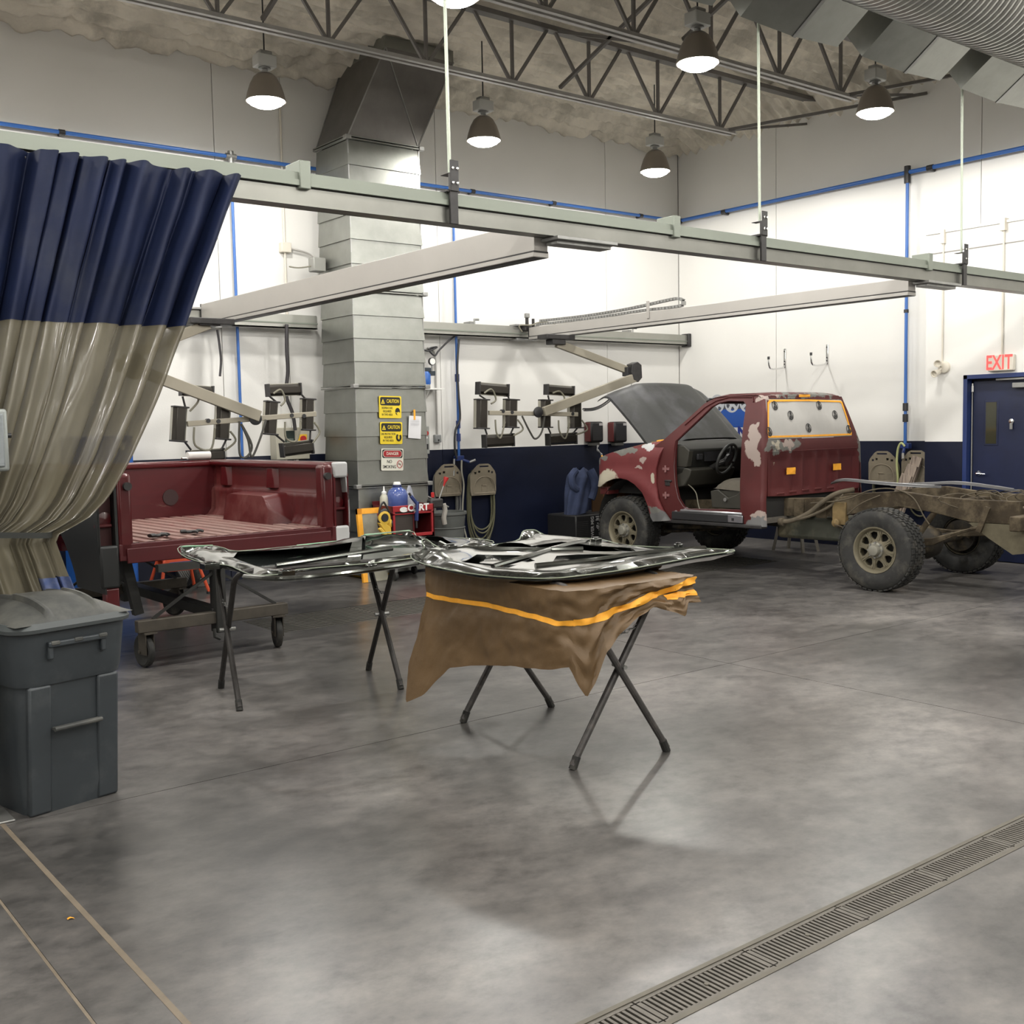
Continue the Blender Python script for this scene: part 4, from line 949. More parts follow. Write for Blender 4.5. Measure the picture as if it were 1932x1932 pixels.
    MB().box(.08, W-.08, 2.80, 2.86, .60, 1.46).build('firewall', dk, t)
    MB().box(.10, W-.10, 1.385, 1.41, .62, 1.5).build('cab_back_lining', dk, t)
    MB().box(.85, 1.15, 1.5, 2.8, .64, .76).build('tunnel', dk, t, bev=.04)
    # dashboard
    dash = [(2.84,1.10),(2.74,1.05),(2.52,1.12),(2.44,1.30),(2.42,1.40),(2.50,1.46),(2.84,1.50)]
    MB().prism(dash, .09, W-.09, lambda y, z, n: V((n, y, z))).build('dashboard', tand, t, bev=.015)
    MB().prism([(2.80,.92),(2.50,.98),(2.42,1.10),(2.40,1.17),(2.46,1.19),(2.8,1.19)], .09, .92, lambda y, z, n: V((n, y, z))).build('lower_dash_panel', tan, t, bev=.012)
    MB().prism([(2.46,1.20),(2.42,1.39),(2.50,1.45),(2.6,1.45),(2.6,1.2)], .085, .17, lambda y, z, n: V((n, y, z))).build('dash_end_panel', tan, t, bev=.01)
    MB().prism([(2.41,1.26),(2.405,1.37),(2.42,1.37),(2.42,1.26)], .36, .72, lambda y, z, n: V((n, y, z))).build('instrument_bezel', blk, t)
    for a in (.22, .78): MB().box(a, a+.09, 2.40, 2.43, 1.28, 1.35).build('air_vent', blk, t, bev=.006)
    MB().rod((.52, 2.5, 1.15), (.52, 2.22, 1.27), .035, 14).build('steering_column', dk, t)
    SWM = at((.50, 2.20, 1.285), math.radians(-68+0) , 0, .12)
    MB().tube([SWM @ V((.185*math.cos(a), .185*math.sin(a), 0)) for a in [2*PI*k/40 for k in range(40)]], .017, 10, closed=True).build('steering_wheel', mat('black_wheel_rim', (.035,.036,.035), .45), t)
    for a in (.3, PI-.3, -PI/2): MB().bar(SWM @ V((0, 0, -.03)), SWM @ V((.18*math.cos(a), .18*math.sin(a), 0)), .035, .012).build('wheel_spoke', blk, t)
    MB().lathe([(0, .01), (.07, .0), (.075, -.03), (0, -.05)], 20, SWM).build('wheel_hub_cover', blk, t)
    fab = mat('worn_beige_seat_cloth', (.10,.088,.068), .9, noise_s=6, noise_a=.25, bump=.3, bump_s=25)
    def cushion(u, v):
        n = lerp(.16, .92, u); s = lerp(1.62, 2.14, v); e = (1-abs(2*u-1)**6)*(1-abs(2*v-1)**5)
        return V((n, s, .93+.12*e+.03*v))
    MB().grid(16, 14, cushion).build('seat_cushion', fab, t, ang=80)
    MB().prism([(1.60,.74),(2.13,.74),(2.15,.93),(2.05,.95),(1.90,.86),(1.78,.90),(1.70,.98),(1.58,.98)], .13, .17, lambda y, z, n: V((n, y, z))).build('seat_side_trim', tan, t, bev=.008)
    MB().prism([(1.60,.74),(2.12,.74),(2.14,.94),(1.6,.94)], .17, .92, lambda y, z, n: V((n, y, z))).build('seat_base', tan, t, bev=.008)
    MB().prism([(1.50,.90),(1.66,.95),(1.58,1.40),(1.54,1.55),(1.44,1.55),(1.42,1.40)], .16, .90, lambda y, z, n: V((n, y, z))).build('seat_backrest', fab, t, bev=.03)
    MB().rod((.128, 1.93, .84), (.11, 1.93, .84), .022, 12).build('seat_knob', steel, t)
    MB().tube(catmull([(.15, 2.5, 1.0), (.2, 2.42, .9), (.12, 2.3, .72), (.14, 2.2, .69), (.2, 2.0, .70), (.16, 1.9, .74)], 6), .007, 6).build('loose_wire', hoseg, t)
    # ---- hinge pillar, sill
    MB().box(.045, .09, 2.60, 2.86, .70, 1.45).build('hinge_pillar', paint_in, t, bev=.02)
    for z in (1.18, .87): 
        MB().box(.005, .05, 2.66, 2.76, z-.015, z+.015).rod((.0, 2.71, z-.04), (.0, 2.71, z+.04), .012, 8).build('door_hinge', mat('pink_overspray_steel', (.22,.10,.10), .6), t)
    MB().box(.0, .05, 2.65, 2.72, .98, 1.04).box(-.01, .03, 2.62, 2.72, 1.03, 1.05).build('door_check', blkm, t, bev=.006)
    silver = mat('bare_sill_steel', (.40,.40,.42), .3, .8, noise_s=5)
    MB().box(.00, .09, 1.62, 2.50, .68, .715).build('sill_top', silver, t, bev=.014)
    MB().box(-.005, .05, 1.60, 2.62, .59, .685).build('sill_panel', mat('black_sill_steel', (.04,.04,.042), .4, .4), t, bev=.01)
    MB().box(-.008, .002, 1.60, 1.80, .60, .68).build('bare_sill_patch', silver, t, bev=.004)
    MB().box(-.012, -.004, 1.715, 1.745, .62, .65).build('sill_slot', blk, t)
    MB().box(.0, .12, 1.36, 2.75, .545, .588).build('pinch_flange', blkm, t, bev=.01)
    # ---- fenders
    fo = [(3.93,1.15),(3.90,1.22),(3.78,1.30),(3.60,1.36),(3.40,1.41),(3.05,1.475),(2.72,1.52),(2.79,1.35),(2.845,1.18),(2.85,1.0),(2.81,.83),(2.73,.69),(2.63,.575),(2.90,.55),(2.935,.60),(2.975,.73),(3.06,.89),(3.18,.99),(3.29,1.04),(3.40,1.055),(3.52,1.045),(3.63,1.01),(3.75,.94),(3.90,.94)]
    def fend(s, z, q):
        n = -.015+q + .10*max(0, (z-1.28)/.22)**2 + .22*max(0, (s-3.72)/.22)**2
        r = math.hypot(s-3.40, z-.42); n -= .03*max(0, 1-abs(r-.66)/.10)
        return V((n, s, z))
    MB().sheet(fo, [], fend, .02, .055).build('front_fender', fm, t, ang=60)
    MB().sheet(fo, [], lambda s, z, q: V((W-fend(s, z, q).x, s, z)), .02, .08).build('front_fender', fm, t, ang=60)
    def ftop(u, v): 
        s = lerp(3.86, 2.76, u); z = path([(2.7, 1.52), (3.05, 1.475), (3.4, 1.41), (3.6, 1.36), (3.78, 1.30), (3.9, 1.22)], s); a = fend(s, z, 0)
        return V((a.x+.16*v, s, z+.015*math.sin(v*PI/2)))
    MB().grid(20, 4, ftop).build('fender_top', fm, t, ang=60)
    MB().grid(20, 4, lambda u, v: V((W-ftop(u, v).x, ftop(u, v).y, ftop(u, v).z))).build('fender_top', fm, t, ang=60)
    MB().box(.15, W-.15, 3.80, 3.88, .80, 1.20).build('radiator_support', mat('dusty_orange_brown_steel', (.14,.055,.02), .7, noise_s=4), t, bev=.01)
    MB().box(.06, .26, 3.70, 3.84, .84, .93).build('bumper_bracket', paint, t, bev=.01)
    MB().box(.45, 1.55, 2.95, 3.7, .75, 1.25).build('engine', mat('dark_engine_metal', (.02,.02,.02), .6, .3), t, bev=.05)
    for n in (.30, W-.30):
        MB().add([], []).box(n-.02, n+.02, 2.9, 3.85, .85, 1.33).build('inner_fender', dk, t)
    def liner(sgn):
        return MB().grid(14, 3, lambda u, v: V(((.05+.25*v) if sgn < 0 else W-(.05+.25*v), 3.36-.50*math.cos(u*PI), .50+.54*math.sin(u*PI)))).build('wheel_arch_liner', dk, t, ang=80)
    liner(-1); liner(1)
    MB().tube([fend(s, z, 0)+V((.1, 0, .015)) for s, z in ((2.80,1.50),(2.95,1.49),(3.10,1.46))], .012, 6).build('masking_tape', orange, t, label='orange tape along the cowl edge')
    MB().tube([fend(s, z, 0)+V((.03, 0, .012)) for s, z in ((3.76,1.31),(3.86,1.25))], .012, 6).build('masking_tape', orange, t, label='orange tape bit on fender nose')
    MB().prism([(3.55,1.36),(3.3,1.44),(2.98,1.50),(3.0,1.42),(3.4,1.36)], .1, .3, lambda y, z, n: V((n, y, z))).build('brown_masking_paper', mat('brown_paper', (.25,.16,.075), .8, noise_s=5), t)
    # ---- raised hood
    th = math.radians(43); H0 = V((0, 2.84, 1.50))
    hm = mat('grey_black_primer_hood', (.026,.027,.026), .55, noise_s=2.5, noise_a=.2, dirt=(.055,.055,.06), dirt_s=2.2, dirt_t=.56, stretch=(1, 1, .6))
    def hood(u, v, q=0):
        c = abs(2*u-1); n = .06+1.88*u
        l = v*(1.12+.05*(1-c*c)); h = -.16*c**4 + (.032 if c < .52 else .032*max(0, 1-(c-.52)/.10)) + .02*math.sin(v*PI)
        h -= .15*max(0, (v-.84)/.16)**2; l -= .03*max(0, (v-.9)/.1)**2
        h -= q
        return V((n, H0.y+l*math.cos(th)-h*math.sin(th), H0.z+l*math.sin(th)+h*math.cos(th)))
    nu, nv = 48, 28
    vs = [hood(i/(nu-1), j/(nv-1)) for i in range(nu) for j in range(nv)]+[hood(i/(nu-1), j/(nv-1), .03) for i in range(nu) for j in range(nv)]
    fs = [(i*nv+j, (i+1)*nv+j, (i+1)*nv+j+1, i*nv+j+1) for i in range(nu-1) for j in range(nv-1)]; N = nu*nv
    fs += [tuple(a+N for a in f[::-1]) for f in fs]
    rim = [i*nv for i in range(nu)]+[(nu-1)*nv+j for j in range(1, nv)]+[i*nv+nv-1 for i in range(nu-2, -1, -1)]+[j for j in range(nv-2, 0, -1)]
    fs += [(rim[k], rim[(k+1) % len(rim)], rim[(k+1) % len(rim)]+N, rim[k]+N) for k in range(len(rim))]
    MB().add(vs, fs).build('hood', hm, t, ang=28)
    MB().rod((.35, 3.35, 1.36), (.30, 3.25, 1.80), .009, 8).build('hood_prop', blk, t)
    # ---- ladder frame
    rust = mat('muddy_rusty_frame', (.045,.032,.017), .8, .2, noise_s=7, noise_a=.4, dirt=(.12,.095,.06), dirt_s=3.5, dirt_t=.52, bump=.3, bump_s=30)
    rustd = mat('dark_muddy_steel', (.035,.03,.024), .75, .2, noise_s=9, noise_a=.4, dirt=(.11,.085,.05), dirt_s=6, dirt_t=.55)
    grn = mat('grey_green_tank', (.05,.052,.038), .7, noise_s=4, noise_a=.25, dirt=(.16,.14,.09), dirt_s=2.5, dirt_t=.55)
    def rail(n, k):
        prof = [(3.9,.62,.80),(2.9,.60,.78),(2.0,.64,.82),(1.3,.66,.86),(.7,.68,.89),(.35,.76,.95),(0,.82,.98),(-.35,.78,.94),(-.75,.70,.92),(-1.22,.70,.92)]
        m = MB(); vs = []; 
        for s, a, b in prof: vs += [(n-.035, s, a), (n+.035, s, a), (n+.035, s, b), (n-.035, s, b)]
        m.add(vs, [(i*4+j, i*4+(j+1) % 4, (i+1)*4+(j+1) % 4, (i+1)*4+j) for i in range(len(prof)-1) for j in range(4)]+[(0, 1, 2, 3), tuple(len(vs)-4+j for j in range(4))])
        return m.build('frame_rail', rust, t, bev=.006)
    rail(.50, 0); rail(1.45, 1)
    for s, z in ((2.2,.68),(1.1,.75),(.45,.84),(-.45,.84),(-1.15,.80)): MB().box(.5, 1.45, s-.05, s+.05, z-.04, z+.05).build('crossmember', rust, t, bev=.01)
    MB().box(.20, 1.75, -1.34, -1.24, .66, .80).build('rear_crossmember', rust, t, bev=.012)
    MB().add([(.42,-.75,.70),(.42,-1.30,.70),(.42,-1.30,.44),(.42,-1.18,.42),(.42,-.95,.56)], [(0,1,2,3,4)]).add([(.46,-.75,.70),(.46,-1.30,.70),(.46,-1.30,.44),(.46,-1.18,.42),(.46,-.95,.56)], [(4,3,2,1,0)]).build('hitch_plate', mat('pale_muddy_steel', (.11,.095,.06), .75, .2, noise_s=8, noise_a=.3), t)
    MB().box(.30, 1.7, -1.42, -1.36, .50, .58).build('hitch_bar', rust, t, bev=.01)
    MB().box(.55, 1.0, .55, 1.55, .40, .66).build('fuel_tank', grn, t, bev=.04)
    MB().rod((.97, -.0, .42), (.97, 2.4, .55), .045, 14).build('drive_shaft', rustd, t)
    MB().rod((.15, 0, .42), (1.85, 0, .42), .055, 16).build('rear_axle', rustd, t)
    MB().lathe([(0,-.16),(.11,-.14),(.17,-.05),(.18,.03),(.13,.13),(.06,.17),(0,.18)], 22, at((.97, -.02, .42), PI/2)).build('differential', rustd, t)
    MB().rod((.15, 3.40, .42), (1.85, 3.40, .42), .05, 14).lathe([(0,-.12),(.1,-.1),(.14,0),(.1,.1),(0,.12)], 18, at((.75, 3.4, .42), PI/2)).build('front_axle', rustd, t)
    MB().rod((.3, 3.0, .40), (1.7, 2.7, .36), .018, 8).rod((.5, 2.2, .5), (.5, 3.3, .42), .03, 8).build('steering_link', rustd, t)
    for n in (.40, 1.60):
        for k in range(4):
            MB().tube([(n, .70-.05*k*.8, .60-.012*k), (n, .35, .50-.017*k), (n, 0, .48-.017*k), (n, -.4, .52-.017*k), (n, -.85+.06*k, .66-.02*k)], .014, 6).build('leaf_spring', rust, t)
        MB().bar((n, -.95, .86), (n, -.86, .62), .03, .05).build('spring_shackle', rust, t)
        MB().rod((n+.12, -.10, .42), (n+.1, -.42, .86), .03, 12).build('shock_absorber', rust, t)
        MB().lathe([(.05,-.03),(.17,-.03),(.17,.03),(.05,.03)], 24, at((.22 if n < 1 else 1.78, 0, .42), 0, PI/2)).build('brake_drum', rustd, t)
    MB().box(.44, .50, .60, .76, .60, .84).lathe([(0,-.03),(.045,-.02),(.045,.05),(0,.07)], 12, at((.42, .70, .62), 0, PI/2)).build('spring_hanger', mat('yellow_brown_steel', (.16,.11,.045), .75, noise_s=9, noise_a=.4), t, bev=.006)
    for y in (1.18, .9): MB().box(.44, .47, y-.06, y+.06, .66, .86).build('mount_bracket', rust, t, bev=.004)
    hs = mat('muddy_rubber_hose', (.08,.064,.042), .8, noise_s=10, noise_a=.3)
    MB().tube(catmull([(.20, 1.22, .62), (.26, 1.12, .64), (.34, .98, .72), (.40, .85, .84), (.46, .72, .93), (.6, .6, .97)], 6), .026, 10).lathe([(0,-.02),(.04,-.02),(.045,.03),(0,.04)], 12, at((.20, 1.24, .62), PI/2)).build('fuel_filler_hose', hs, t)
    MB().tube(catmull([(.24, 1.15, .63), (.32, .98, .68), (.42, .80, .78), (.5, .66, .92)], 6), .016, 8).build('vent_hose', hs, t)
    MB().tube(catmull([(.40, 1.0, .82), (.42, .6, .87), (.42, .3, .98), (.44, .05, 1.0), (.46, -.15, .92), (.44, -.28, .74), (.44, -.34, .66)], 6), .007, 6).tube(catmull([(.40, .55, .72), (.42, .4, .84), (.44, .2, .93)], 5), .006, 6).build('brake_line', hs, t)
    wr = MB()
    rnd = random.Random(3)
    for k in range(9):
        a = V((rnd.uniform(.5, 1.3), rnd.uniform(-1.3, -.7), .93)); wr.tube(catmull([a, a+V((rnd.uniform(-.2,.2), .15, .05)), a+V((rnd.uniform(-.3,.3), .3, -.03)), a+V((rnd.uniform(-.3,.3), -.1-.2*rnd.random(), -.25))], 5), .006, 5)
    wr.build('loose_wiring', hs, t, stuff=True)
    # ---- wheels
    def wheel(n, s, sg, name_extra=None):
        M = Matrix.Translation((n, s, .415)) @ Matrix.Rotation(sg*PI/2, 4, 'Y')   # local Z -> outboard
        R = .415; hw = .135
        tyre = [(.215,-hw*.75),(.25,-hw*.95),(.33,-hw),(.385,-hw*.93),(.402,-hw*.8),(.406,-.04),(.406,.04),(.402,hw*.8),(.385,hw*.93),(.33,hw),(.25,hw*.95),(.215,hw*.75)]
        w = MB().lathe(tyre, 48, M, cap=False).build('tyre', rubber, t, ang=50)
        trd = MB()
        for k in range(44):
            a = 2*PI*k/44
            for j, (z0, z1, o) in enumerate(((-.122,-.075,0),(-.068,-.02,.5),(-.015,.03,.1),(.035,.07,.6),(.076,.122,.2))):
                aa = a+o*2*PI/44; da = 2*PI/44*.36
                vs = []
                for r in (.398, .418 if abs(z0+z1) < .16 else .413):
                    for q, z in ((-da, z0), (da, z0+.006), (da*.8, z1), (-da*1.1, z1-.004)): vs.append((r*math.cos(aa+q), r*math.sin(aa+q), z))
                trd.add(vs, [(0,1,5,4),(1,2,6,5),(2,3,7,6),(3,0,4,7),(4,5,6,7)], M)
        tr_ = trd.build('tread', rubber, w, smooth=False, stuff=True)
        rim = mat('dusty_tan_alloy', (.18,.16,.11), .55, .35, noise_s=6, noise_a=.15, dirt=(.22,.19,.13), dirt_s=5, dirt_t=.58)
        rimd = mat('dark_wheel_well', (.02,.018,.015), .8)
        def circ(r, k, cx=0, cy=0, a0=0): return [(cx+r*math.cos(a0+2*PI*i/k), cy+r*math.sin(a0+2*PI*i/k)) for i in range(k)]
        holes = []
        for k in range(8):
            a = 2*PI*k/8+.2; pts = []
            for da, r in ((-.22,.178),(0,.188),(.22,.178),(.26,.150),(.12,.112),(0,.104),(-.12,.112),(-.26,.150)): pts.append((r*math.cos(a+da), r*math.sin(a+da)))
            holes.append(pts)
        MB().sheet(circ(.212, 48), holes, lambda x, y, q: M @ V((x, y, .075+.02*max(0, 1-math.hypot(x, y)/.1)-q)), .022, .03).build('wheel_disc', rim, w, ang=40)
        MB().lathe([(.205,.10),(.222,.122),(.232,.124),(.238,.108),(.226,.05),(.206,-.10),(.203,-.10),(.20,.07)], 48, M, closed=True).build('rim', rim, w)
        MB().lathe([(0,-.02),(.205,-.02),(.205,-.03),(0,-.03)], 32, M).build('brake_cover', rimd, w)
        sp = MB()
        for k in range(8):
            for d in (-.055, .055):
                a = 2*PI*(k+.5)/8+.2+d; sp.bar(M @ V((.10*math.cos(a), .10*math.sin(a), .078)), M @ V((.192*math.cos(a), .192*math.sin(a), .078)), .014, .012, up=tuple(M.to_3x3() @ V((0, 0, 1))))
        sp.build('spoke_rib', rim, w, stuff=True)
        MB().lathe([(.085,.07),(.078,.10),(.062,.105),(.058,.135),(.05,.15),(.03,.155),(0,.155)], 28, M).build('hub_cap', mat('grey_hub_cap', (.26,.25,.21), .45, .4, noise_s=8), w)
        for k in range(8):
            a = 2*PI*k/8; MB().rod(M @ V((.074*math.cos(a), .074*math.sin(a), .09)), M @ V((.074*math.cos(a), .074*math.sin(a), .115)), .010, 6).build('lug_nut', steel, w)
    wheel(.115, 0, -1); wheel(.115, 3.40, -1); wheel(1.885, 0, 1); wheel(1.885, 3.40, 1)
    return t
TRUCK = truck()
def TW(n, s, z): return TR + RT @ V((n, s, z))
# long mouldings lying on the frame
def moulding(pts, lab):
    ps = [TW(*p) for p in pts]; c = ps[0]
    t = thing('body_moulding', lab, 'moulding', (c.x, c.y, c.z-.02), 0, 'long mouldings lying on the truck frame')
    pp = catmull(ps, 6); m = MB(); vs = []
    for i, p in enumerate(pp):
        d = (pp[min(i+1, len(pp)-1)]-pp[max(i-1, 0)]).normalized(); x = d.cross(V((0, 0, 1))).normalized(); w = .055*min(1, .35+min(i, len(pp)-1-i)*.18)
        vs += [p-x*w, p-x*w*.3+V((0, 0, .022)), p+x*w*.5+V((0, 0, .02)), p+x*w, p+x*w*.4-V((0, 0, .004))]
    k = len(pp); m.add(vs, [(i*5+j, i*5+(j+1) % 5, (i+1)*5+(j+1) % 5, (i+1)*5+j) for i in range(k-1) for j in range(5)]+[(4,3,2,1,0), tuple((k-1)*5+j for j in range(5))])
    m.build('strip', mat('grey_black_moulding', (.05,.05,.052), .35, noise_s=4), t, world=True)
    MB().tube([p+V((0, 0, .024)) for p in pp[2:-2]], .004, 5).build('bright_edge', mat('scuffed_moulding_edge', (.3,.3,.31), .4, .4), t, world=True)
moulding([(.62, .88, 1.02), (.60, .70, 1.06), (.64, .35, 1.035), (.75, 0, 1.01), (.85, -.25, 1.0)], 'long grey-black moulding on the bare truck frame, the one nearest the cab')
moulding([(1.05, .42, .99), (1.0, .0, 1.015), (1.0, -.35, 1.035), (1.05, -.7, 1.0), (1.08, -.95, .965)], 'long grey-black moulding on the bare truck frame, farther from the cab')
# ================================================================== INFRARED CURING LAMPS
cas_m = mat('lamp_cassette_steel', (.045,.04,.034), .35, .6, noise_s=6); cas_e = mat('cassette_edge_steel', (.45,.43,.36), .4, .4)
arm_m = mat('beige_arm_enamel', (.28,.255,.20), .5, noise_s=3, noise_a=.06)
IY = -1.2
def IR(px, py, y=IY): return YP(px, py, -y)
def cassette(t, x0, y0, x1, y1, horiz, rot=0):
    """infrared emitter housing filling a pixel box of the lamp plane"""
    a, b = IR(x0, y0), IR(x1, y1); cx, cz = (a.x+b.x)/2, (a.z+b.z)/2; l = (abs(b.x-a.x) if horiz else abs(b.z-a.z)); w = (abs(b.z-a.z) if horiz else abs(b.x-a.x))
    M = at((cx, IY, cz), 0, rot + (0 if horiz else PI/2))
    prof = [(-w/2, .03), (-w/2, -.01), (-w*.28, -.06), (w*.28, -.06), (w/2, -.01), (w/2, .03)]
    vs = [(s*l/2, q, p) for s in (-1, 1) for p, q in prof]
    MB().add(vs, [(0,1,2,3,4,5), (11,10,9,8,7,6)]+[(i, (i+1) % 6, 6+(i+1) % 6, 6+i) for i in range(6)], M).build('cassette', cas_m, t, world=True, bev=.004)
    c = t_last(t)
    MB().box(-l/2, l/2, -.015, .034, w/2-.014, w/2+.002, M).box(-l/2, l/2, -.015, .034, -w/2-.002, -w/2+.014, M).build('edge_trim', cas_e, c, world=True, smooth=False)
    for s in (-1, 1): MB().box(s*l/2-.008, s*l/2+.008, -.066, .035, -w/2-.004, w/2+.004, M).build('end_cap', blkm, c, world=True, bev=.003)
    return M, l, w
def t_last(t): return [o for o in COL.objects if o.parent == t and o.type == 'MESH'][-1]
def ir_unit(lab, A, B, bar, up, lo, knob, root):
    t = thing('infrared_lamp', lab, 'heat lamp', root, 0, 'infrared curing lamps on crane arms')
    for boxes in (A, B):
        for x0, y0, x1, y1, h, r in boxes: cassette(t, x0, y0, x1, y1, h, r)
        (ax0, ay0, ax1, ay1), (lx0, ly0, lx1, ly1), (bx0, by0, bx1, by1), (rx0, ry0, rx1, ry1) = [q[:4] for q in boxes]
        f = MB()
        P = lambda x, y: IR(x, y)+V((0, -.02, 0))
        for a, b in ((P(ax0+3, ay1), P(lx1-4, ly0)), (P(ax1-2, ay1-8), P(rx0+8, ry0)), (P(lx1-6, ly1), P(bx0+5, by0)), (P(rx1-8, ry1), P(bx1-4, by0))): f.rod(a, b, .011, 8)
        f.build('link_rod', blkm, t, world=True, stuff=True)
        for ps in ([(ax0+8, ay1-4), (ax0+22, ay0+12), (ax0+30, ay1+8), (lx1+2, ly0+8)], [(lx1+10, ly0+38), (lx1+12, ly1+8), (rx0-12, ry1+20), (rx0-4, ry0+42)], [(rx1-4, ry1-14), (rx1+6, ry1+4), (bx1-2, by0+2)]):
            MB().tube(catmull([IR(x, y)+V((0, -.06, 0)) for x, y in ps], 6), .011, 7).build('cable', hoseg, t, world=True)
    a, b = IR(*bar[0])+V((0, -.045, 0)), IR(*bar[1])+V((0, -.045, 0))
    MB().bar(a, b, .04, .055).build('crossbar', arm_m, t, world=True, bev=.006)
    for q in bar[2]: 
        c = IR(*q)+V((0, -.075, 0)); MB().rod(c, c+V((0, .05, 0)), .022, 14).build('pivot_knob', blk, t, world=True)
    k = IR(*knob)
    MB().lathe([(0, -.02), (.062, -.02), (.068, -.006), (.068, .012), (.05, .022), (0, .022)], 26, at((k.x, IY-.10, k.z), PI/2)).build('hand_wheel', blk, t, world=True)
    MB().rod((k.x, IY-.10, k.z), (k.x, IY-.02, k.z), .025, 12).build('pivot_shaft', blkm, t, world=True)
    e0, e1 = IR(*lo[0])+V((0, -.11, 0)), IR(*lo[1])+V((0, -.11, 0))
    MB().bar(e0, e1, .055, .115).build('lower_arm', arm_m, t, world=True, bev=.006)
    u0, u1 = IR(*up[0])+V((0, -.02, 0)), IR(*up[1])+V((0, -.02, 0))
    MB().bar(u0, u1, .055, .10).build('upper_arm', arm_m, t, world=True, bev=.006)
    c = (e0+u1)/2; c = IR(*lo[2])
    MB().prism([(-.10, .0), (-.075, .10), (.02, .13), (.09, .09), (.10, -.08), (.03, -.14), (-.06, -.11)], -.09, .03, lambda u, v, q: V((c.x+u, IY-.05+q, c.z+v))).build('elbow_cover', blkm, t, world=True, bev=.006)
    MB().box(c.x-.14, c.x-.09, IY-.1, IY, c.z-.06, c.z+.06).box(c.x+.09, c.x+.12, IY-.1, IY, c.z-.06, c.z+.06).build('elbow_clamp', blk, t, world=True, bev=.004)
    MB().box(u0.x-.12, u0.x+.10, IY-.09, IY+.05, u0.z-.02, 2.80).box(u0.x-.22, u0.x+.25, IY-.10, IY+.10, 2.80, 2.862).build('arm_trolley', blkm, t, world=True, bev=.008)
    return t
C2 = [(900,723,955,746,True,.06),(896,754,919,808,False,.04),(912,820,965,842,True,-.02),(951,754,975,806,False,.05)]
D2 = [(1029,727,1078,746,True,.05),(1018,755,1038,806,False,.03),(1032,818,1083,838,True,-.02),(1073,756,1096,807,False,0)]
ir_unit('infrared curing lamp with four heaters each side, hung left of the truck hood', C2, D2, ((918, 779), (1085, 782), [(943, 776), (960, 778), (1074, 781)]), ((1048, 648), (1185, 700)), ((1187, 713), (1016, 777), (1188, 702)), (1006, 778), (IR(1050, 650).x, IY, 2.8))
C1 = [(340,727,399,748,True,.06),(322,768,352,832,False,.10),(354,849,420,871,True,-.04),(405,766,434,828,False,.10)]
D1 = [(503,724,564,747,True,-.04),(497,758,523,819,False,.10),(530,834,587,858,True,-.09),(567,753,592,811,False,.06)]
ir_unit('infrared curing lamp with four heaters each side, hung between curtain and duct', C1, D1, ((350, 800), (592, 781), [(388, 794), (407, 795), (545, 784), (568, 785)]), ((392, 612), (250, 668)), ((255, 700), (481, 786), (245, 690)), (474, 790), (IR(400, 610).x, IY, 2.8))
k = IR(1190, 716)
t = thing('wire_hook', 'small bent wire hook hanging under the right lamp arm elbow', 'hook', (k.x, IY-.05, k.z))
MB().tube(catmull([(k.x+.03, IY-.05, k.z+.03), (k.x+.03, IY-.05, k.z-.03), (k.x-.03, IY-.05, k.z-.03), (k.x-.04, IY-.05, k.z-.09)], 4), .005, 6).build('wire', steel, t, world=True)
# coil cord from hood tip to the lamp
p0 = IR(1096, 773)+V((0, -.05, 0)); p1 = TW(.12, 3.66, 2.04); N = 30*8; pts = []
for i in range(N+1):
    f = i/N; p = p0.lerp(p1, f)-V((0, 0, .05*math.sin(f*PI))); a = 2*PI*30*f; pts.append(p+V((.0, .018*math.cos(a), .018*math.sin(a))))
tag(MB().tube(pts, .0045, 5).build('coil_cord', blk, None), 'thin black coiled cord stretched from lamp to raised hood corner', 'cord')
# loops of cable of the left and right lamps
for pts, lab, y in (([(452,795),(452,855),(465,862),(475,840),(455,800),(468,830),(475,862),(490,830),(502,792)], 'loop of grey cable hanging under the left infrared lamp crossbar', IY-.08), ([(985,785),(1000,815),(1010,828),(1022,815),(1028,785)], 'loop of grey cable hanging under the right infrared lamp crossbar', IY-.08)):
    o = MB().tube(catmull([YP(a, b, -y) for a, b in pts], 6), .012, 7).build('hanging_cable', mat('dark_grey_cable', (.06,.058,.05), .6), None); tag(o, lab, 'cable', 'cable loops under the infrared lamps')
o = MB().tube(catmull([YP(a, b, .25) for a, b in ((541,612),(541,660),(543,700),(540,745),(552,780),(557,812))], 5), .022, 8).build('power_cable', mat('black_cable', (.03,.027,.03), .5), None); tag(o, 'thick black cable dropping down the wall behind the left infrared lamp', 'cable')
o = MB().tube(catmull([YP(a, b, .25) for a, b in ((410,622),(414,650),(417,680),(415,710))], 5), .014, 8).build('power_cable', mat('black_cable', (.03,.027,.03), .5), None); tag(o, 'short black cable beside the blue drop pipe, left of the lamps', 'cable')
